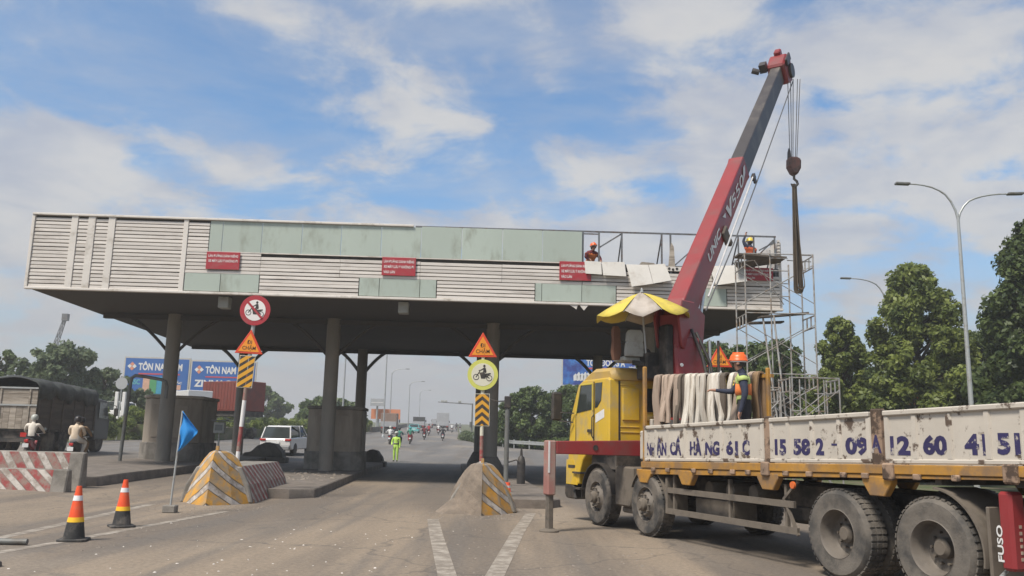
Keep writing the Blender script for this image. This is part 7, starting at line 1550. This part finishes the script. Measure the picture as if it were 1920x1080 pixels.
# ---------------------------------------------------------------- trees, hedges
def leaf_cloud(name, centers, n, size, mt, parent, seed, flat=0.55):
    """many small folded leaves round clump centres (x, y, z, r)"""
    rg = np.random.default_rng(seed); C = np.array([c[:3] for c in centers], float); Rr = np.array([c[3] for c in centers], float)
    pk = rg.choice(len(C), n, p=Rr**2/np.sum(Rr**2)); d = rg.normal(size=(n, 3)); d /= np.linalg.norm(d, axis=1)[:, None]
    rad = rg.random(n)**0.5*1.12; p = C[pk] + d*(rad*Rr[pk])[:, None]*np.array([1, 1, 0.8])
    nr = d*0.7 + rg.normal(size=(n, 3))*0.55 + np.array([0, 0, 0.35]); nr /= np.linalg.norm(nr, axis=1)[:, None]
    a = np.cross(nr, rg.normal(size=(n, 3))); a /= np.linalg.norm(a, axis=1)[:, None]; a[:, 2] -= 0.35; a /= np.linalg.norm(a, axis=1)[:, None]; b = np.cross(nr, a); b /= np.linalg.norm(b, axis=1)[:, None]
    s = size*(0.6 + 0.8*rg.random(n))[:, None]; w = flat
    V = np.empty((n, 4, 3)); V[:, 0] = p - a*s; V[:, 1] = p + b*s*w + nr*s*0.12; V[:, 2] = p + a*s; V[:, 3] = p - b*s*w + nr*s*0.12
    me = bpy.data.meshes.new(name); me.vertices.add(4*n); me.vertices.foreach_set('co', V.reshape(-1)); me.loops.add(4*n); me.loops.foreach_set('vertex_index', np.arange(4*n, dtype=np.int32))
    me.polygons.add(n); me.polygons.foreach_set('loop_start', np.arange(0, 4*n, 4, dtype=np.int32)); me.polygons.foreach_set('loop_total', np.full(n, 4, np.int32)); me.update(calc_edges=True); me.validate()
    me.materials.append(MAT[mt]); return link(name, me, parent)
def tree(label, x, y, h, cr, crown_z0, mt, seed, n=9000, leaf=0.16, shape='cone', clumps=60, group='roadside trees', cat='tree', cz=None):
    rd = random.Random(seed); gz_ = G(x, y) - 0.2; o = thing('tree', label, cat, T(x, y, gz_), group)
    trunk = MB(); pts = []; n_ = 6; lean = (rd.uniform(-.3, .3), rd.uniform(-.3, .3))
    for k in range(n_+1): u = k/n_; pts.append((lean[0]*u + .08*math.sin(u*5+seed), lean[1]*u, (h*0.82)*u))
    r0 = 0.03*h/1.6 + 0.06; trunk.path(pts, [r0*(1-.82*k/n_) for k in range(n_+1)], 10)
    cl = []
    clumps = int(clumps*1.5)
    for k in range(clumps):
        u = (k + rd.random())/clumps; z = crown_z0 + (h - crown_z0)*u; uu = (z - crown_z0)/(h - crown_z0)
        if shape == 'cone': env = min(1.0, 0.55 + uu*2.4) * (1 - uu)**0.62 + 0.10
        elif shape == 'round': env = math.sqrt(max(0.02, 1 - (2*uu - 0.85)**2 / 1.35))
        else: env = math.sqrt(max(0.05, 1 - (2*uu-1)**2))
        a = k*2.399 + rd.uniform(-.4, .4); rr_ = cr*env*math.sqrt(rd.uniform(0.10, 1.2)); r_c = cr*rd.uniform(0.09, 0.25)*(0.7 + 0.4*env)
        p = (lean[0]*uu + rr_*math.cos(a), lean[1]*uu + rr_*math.sin(a), z); cl.append((*p, r_c))
        if k % 2 == 0:
            zb = max(0.3, z - 0.35*rr_ - 0.4); b0 = Vector((lean[0]*zb/h, lean[1]*zb/h, min(zb, h*0.8))); md = b0.lerp(Vector(p), .5) + Vector((0, 0, .12*rr_)); trunk.path([b0, md, p], [r0*.34, r0*.22, r0*.07], 6)
    trunk.build('trunk', MAT['bark'], o, smooth=60); leaf_cloud('crown', cl, n, leaf, mt, o, seed); return o
# big trees at the right
tree('big broad tree behind the near street light at right', 21.1, 43.5, 11.0, 3.0, 2.2, 'leaf_mid', 1, 44200, 0.126, 'cone', 120)
tree('tall dark tree cut off by the right edge of the picture', 22.9, 36.5, 11.9, 2.9, 1.5, 'leaf_dark', 2, 40800, 0.126, 'cone', 120)
tree('medium tree left of the big broad one, right of the scaffold', 18.2, 46.5, 8.6, 2.0, 2.0, 'leaf_mid', 3, 20400, 0.111, 'cone', 70)
tree('tree behind the tall scaffold tower', 14.6, 52, 7.6, 2.3, 1.8, 'leaf_shade', 4, 18700, 0.118, 'round', 60)
tree('tree behind the orange triangle above the lorry bed', 11.9, 53, 7.4, 2.0, 1.6, 'leaf_mid', 5, 15300, 0.118, 'round', 55)
tree('tree between the scaffold and the medium tree', 16.9, 54, 8.0, 2.0, 1.5, 'leaf_shade', 6, 15300, 0.118, 'cone', 55)
tree('shady tree low behind the near street light pole', 25.9, 47, 8.0, 2.8, 1.2, 'leaf_dark', 7, 20400, 0.126, 'round', 60)
tree('shady tree behind the medium tree, over the roofs', 20.6, 51, 6.9, 2.4, 1.2, 'leaf_shade', 8, 17000, 0.126, 'round', 60)
tree('dark tree at the far right behind the cut-off one', 28.5, 45, 9.2, 3.2, 1.0, 'leaf_dark', 9, 23800, 0.141, 'round', 70)
for k, (x, y, h_, cr_, nm) in enumerate(((15.9, 50, 7.7, 2.1, 'shady tree right of the low scaffold'), (13.2, 56, 8.0, 2.4, 'tree behind the low scaffold, left'), (9.6, 57, 7.4, 2.0, 'tree just right of the crane column behind the canopy'), (23.0, 56, 6.2, 2.4, 'tree standing before the orange roofs'), (31.5, 52, 8.0, 3.0, 'tree beyond the right edge, over the lorry tail'))):
    tree(nm, x, y, h_, cr_, 0.6, 'leaf_shade', 51+k, 12000, 0.13, 'round', 60)
# middle clump beyond the guard rail
tree('round dark green tree beyond the guard rail, left of the cab', 2.2, 87, 6.0, 2.9, 0.2, 'leaf_shade', 11, 20400, 0.163, 'round', 70)
tree('taller green tree half hidden by the cab', 6.2, 86, 6.3, 3.0, 0.2, 'leaf_shade', 12, 20400, 0.163, 'round', 70)
tree('dark tree behind the lorry cab', 11.0, 84, 6.6, 3.2, 0.2, 'leaf_shade', 13, 15300, 0.178, 'round', 60)
tree('small low tree at the left end of the guard rail clump', -0.2, 90, 3.6, 1.5, 0.1, 'leaf_shade', 14, 6800, 0.148, 'round', 30)
# left
tree('pale green tree behind the tarpaulin lorry', -36.6, 70, 7.6, 3.2, 1.0, 'leaf_pale', 21, 13600, 0.192, 'round', 60, 'trees beyond the left verge')
tree('lower pale tree right of the tarpaulin lorry', -35.0, 74, 5.8, 2.2, 0.8, 'leaf_pale', 22, 10200, 0.192, 'round', 50, 'trees beyond the left verge')
tree('tree at the left edge of the picture behind the lorry', -43.5, 72, 7.2, 1.9, 0.8, 'leaf_shade', 23, 8500, 0.185, 'round', 40, 'trees beyond the left verge')
tree('small tree before the left billboard', -32.6, 76, 4.2, 1.9, 0.5, 'leaf_pale', 24, 6800, 0.178, 'round', 40, 'trees beyond the left verge')
for k, (x, y, h_, nm) in enumerate(((-52, 150, 8, 'hazy far tree left of the billboards'), (-24.5, 118, 4.6, 'low tree beyond the hedge left of the second booth'), (-60, 140, 8, 'hazy far tree at the far left skyline'), (-43, 150, 7, 'hazy far tree behind the billboards'))): tree(nm, x, y, h_, 4.0, 0.4, 'leaf_shade', 31+k, 4000, 0.4, 'round', 40, 'far trees')
# hedges
def hedge(label, p0, p1, w, h, mt, seed, n, leaf, z_off=0.0):
    rd = random.Random(seed); L = math.hypot(p1[0]-p0[0], p1[1]-p0[1]); o = thing('hedge', label, 'hedge', T(0, 0, 0), 'hedges along the road'); cl = []; m = int(L*3.0)
    for k in range(m):
        u = (k+rd.random())/m; x, y = p0[0]+(p1[0]-p0[0])*u, p0[1]+(p1[1]-p0[1])*u; z = G(x, y) + z_off
        cl.append((x+rd.uniform(-w, w)*.5, y+rd.uniform(-w, w)*.5, z + rd.uniform(.1, h*.82), rd.uniform(.35, .6)))
    st = MB()
    for k in range(int(L*0.8)):
        u = (k+rd.random())/(L*0.8); x, y = p0[0]+(p1[0]-p0[0])*u, p0[1]+(p1[1]-p0[1])*u; z = G(x, y)+z_off; st.tube((x, y, z-.2), (x+rd.uniform(-.2, .2), y, z+h*.7), .03, .015, 5)
    tag(st.build('stems', MAT['bark'], o), kind='stuff'); leaf_cloud('foliage', cl, n, leaf, mt, o, seed)
hedge('long clipped green hedge along the left verge behind the booth', (-30.3, 58), (-26.6, 86), 1.4, 2.8, 'leaf_bright', 41, 37400, 0.096)
hedge('near end of the left hedge beside the tarpaulin lorry', (-31.0, 44), (-30.4, 58), 1.4, 2.6, 'leaf_bright', 42, 15300, 0.096)
hedge('far stretch of green hedge below the orange board', (-26.4, 87), (-21.2, 130), 1.4, 1.9, 'leaf_bright', 43, 20400, 0.133)
hedge('low shrubs behind the guard rail left of the middle signs', (-5.6, 112), (-1.6, 92), 1.2, 1.3, 'leaf_pale', 44, 8500, 0.118)
hedge('low shrubs behind the guard rail right of the middle signs', (-1.2, 91), (6.0, 80), 1.2, 1.0, 'leaf_shade', 45, 8500, 0.118)

# ---------------------------------------------------------------- damp air: one closed box round everything
m_ = MB(); m_.box(-3100, 3100, -260, 4100, -3.0, 24.5); hz = tag(m_.build('haze', None), 'thin pale haze in the humid air', 'haze', kind='stuff')
hm = bpy.data.materials.new('haze_air'); hm.use_nodes = True; nt = hm.node_tree; nt.nodes.clear(); out_ = nt.nodes.new('ShaderNodeOutputMaterial'); pv = nt.nodes.new('ShaderNodeVolumePrincipled')
pv.inputs['Color'].default_value = (0.95, 0.94, 0.93, 1); pv.inputs['Density'].default_value = 0.0013; pv.inputs['Anisotropy'].default_value = 0.2
nt.links.new(pv.outputs[0], out_.inputs['Volume']); hz.data.materials.clear(); hz.data.materials.append(hm)
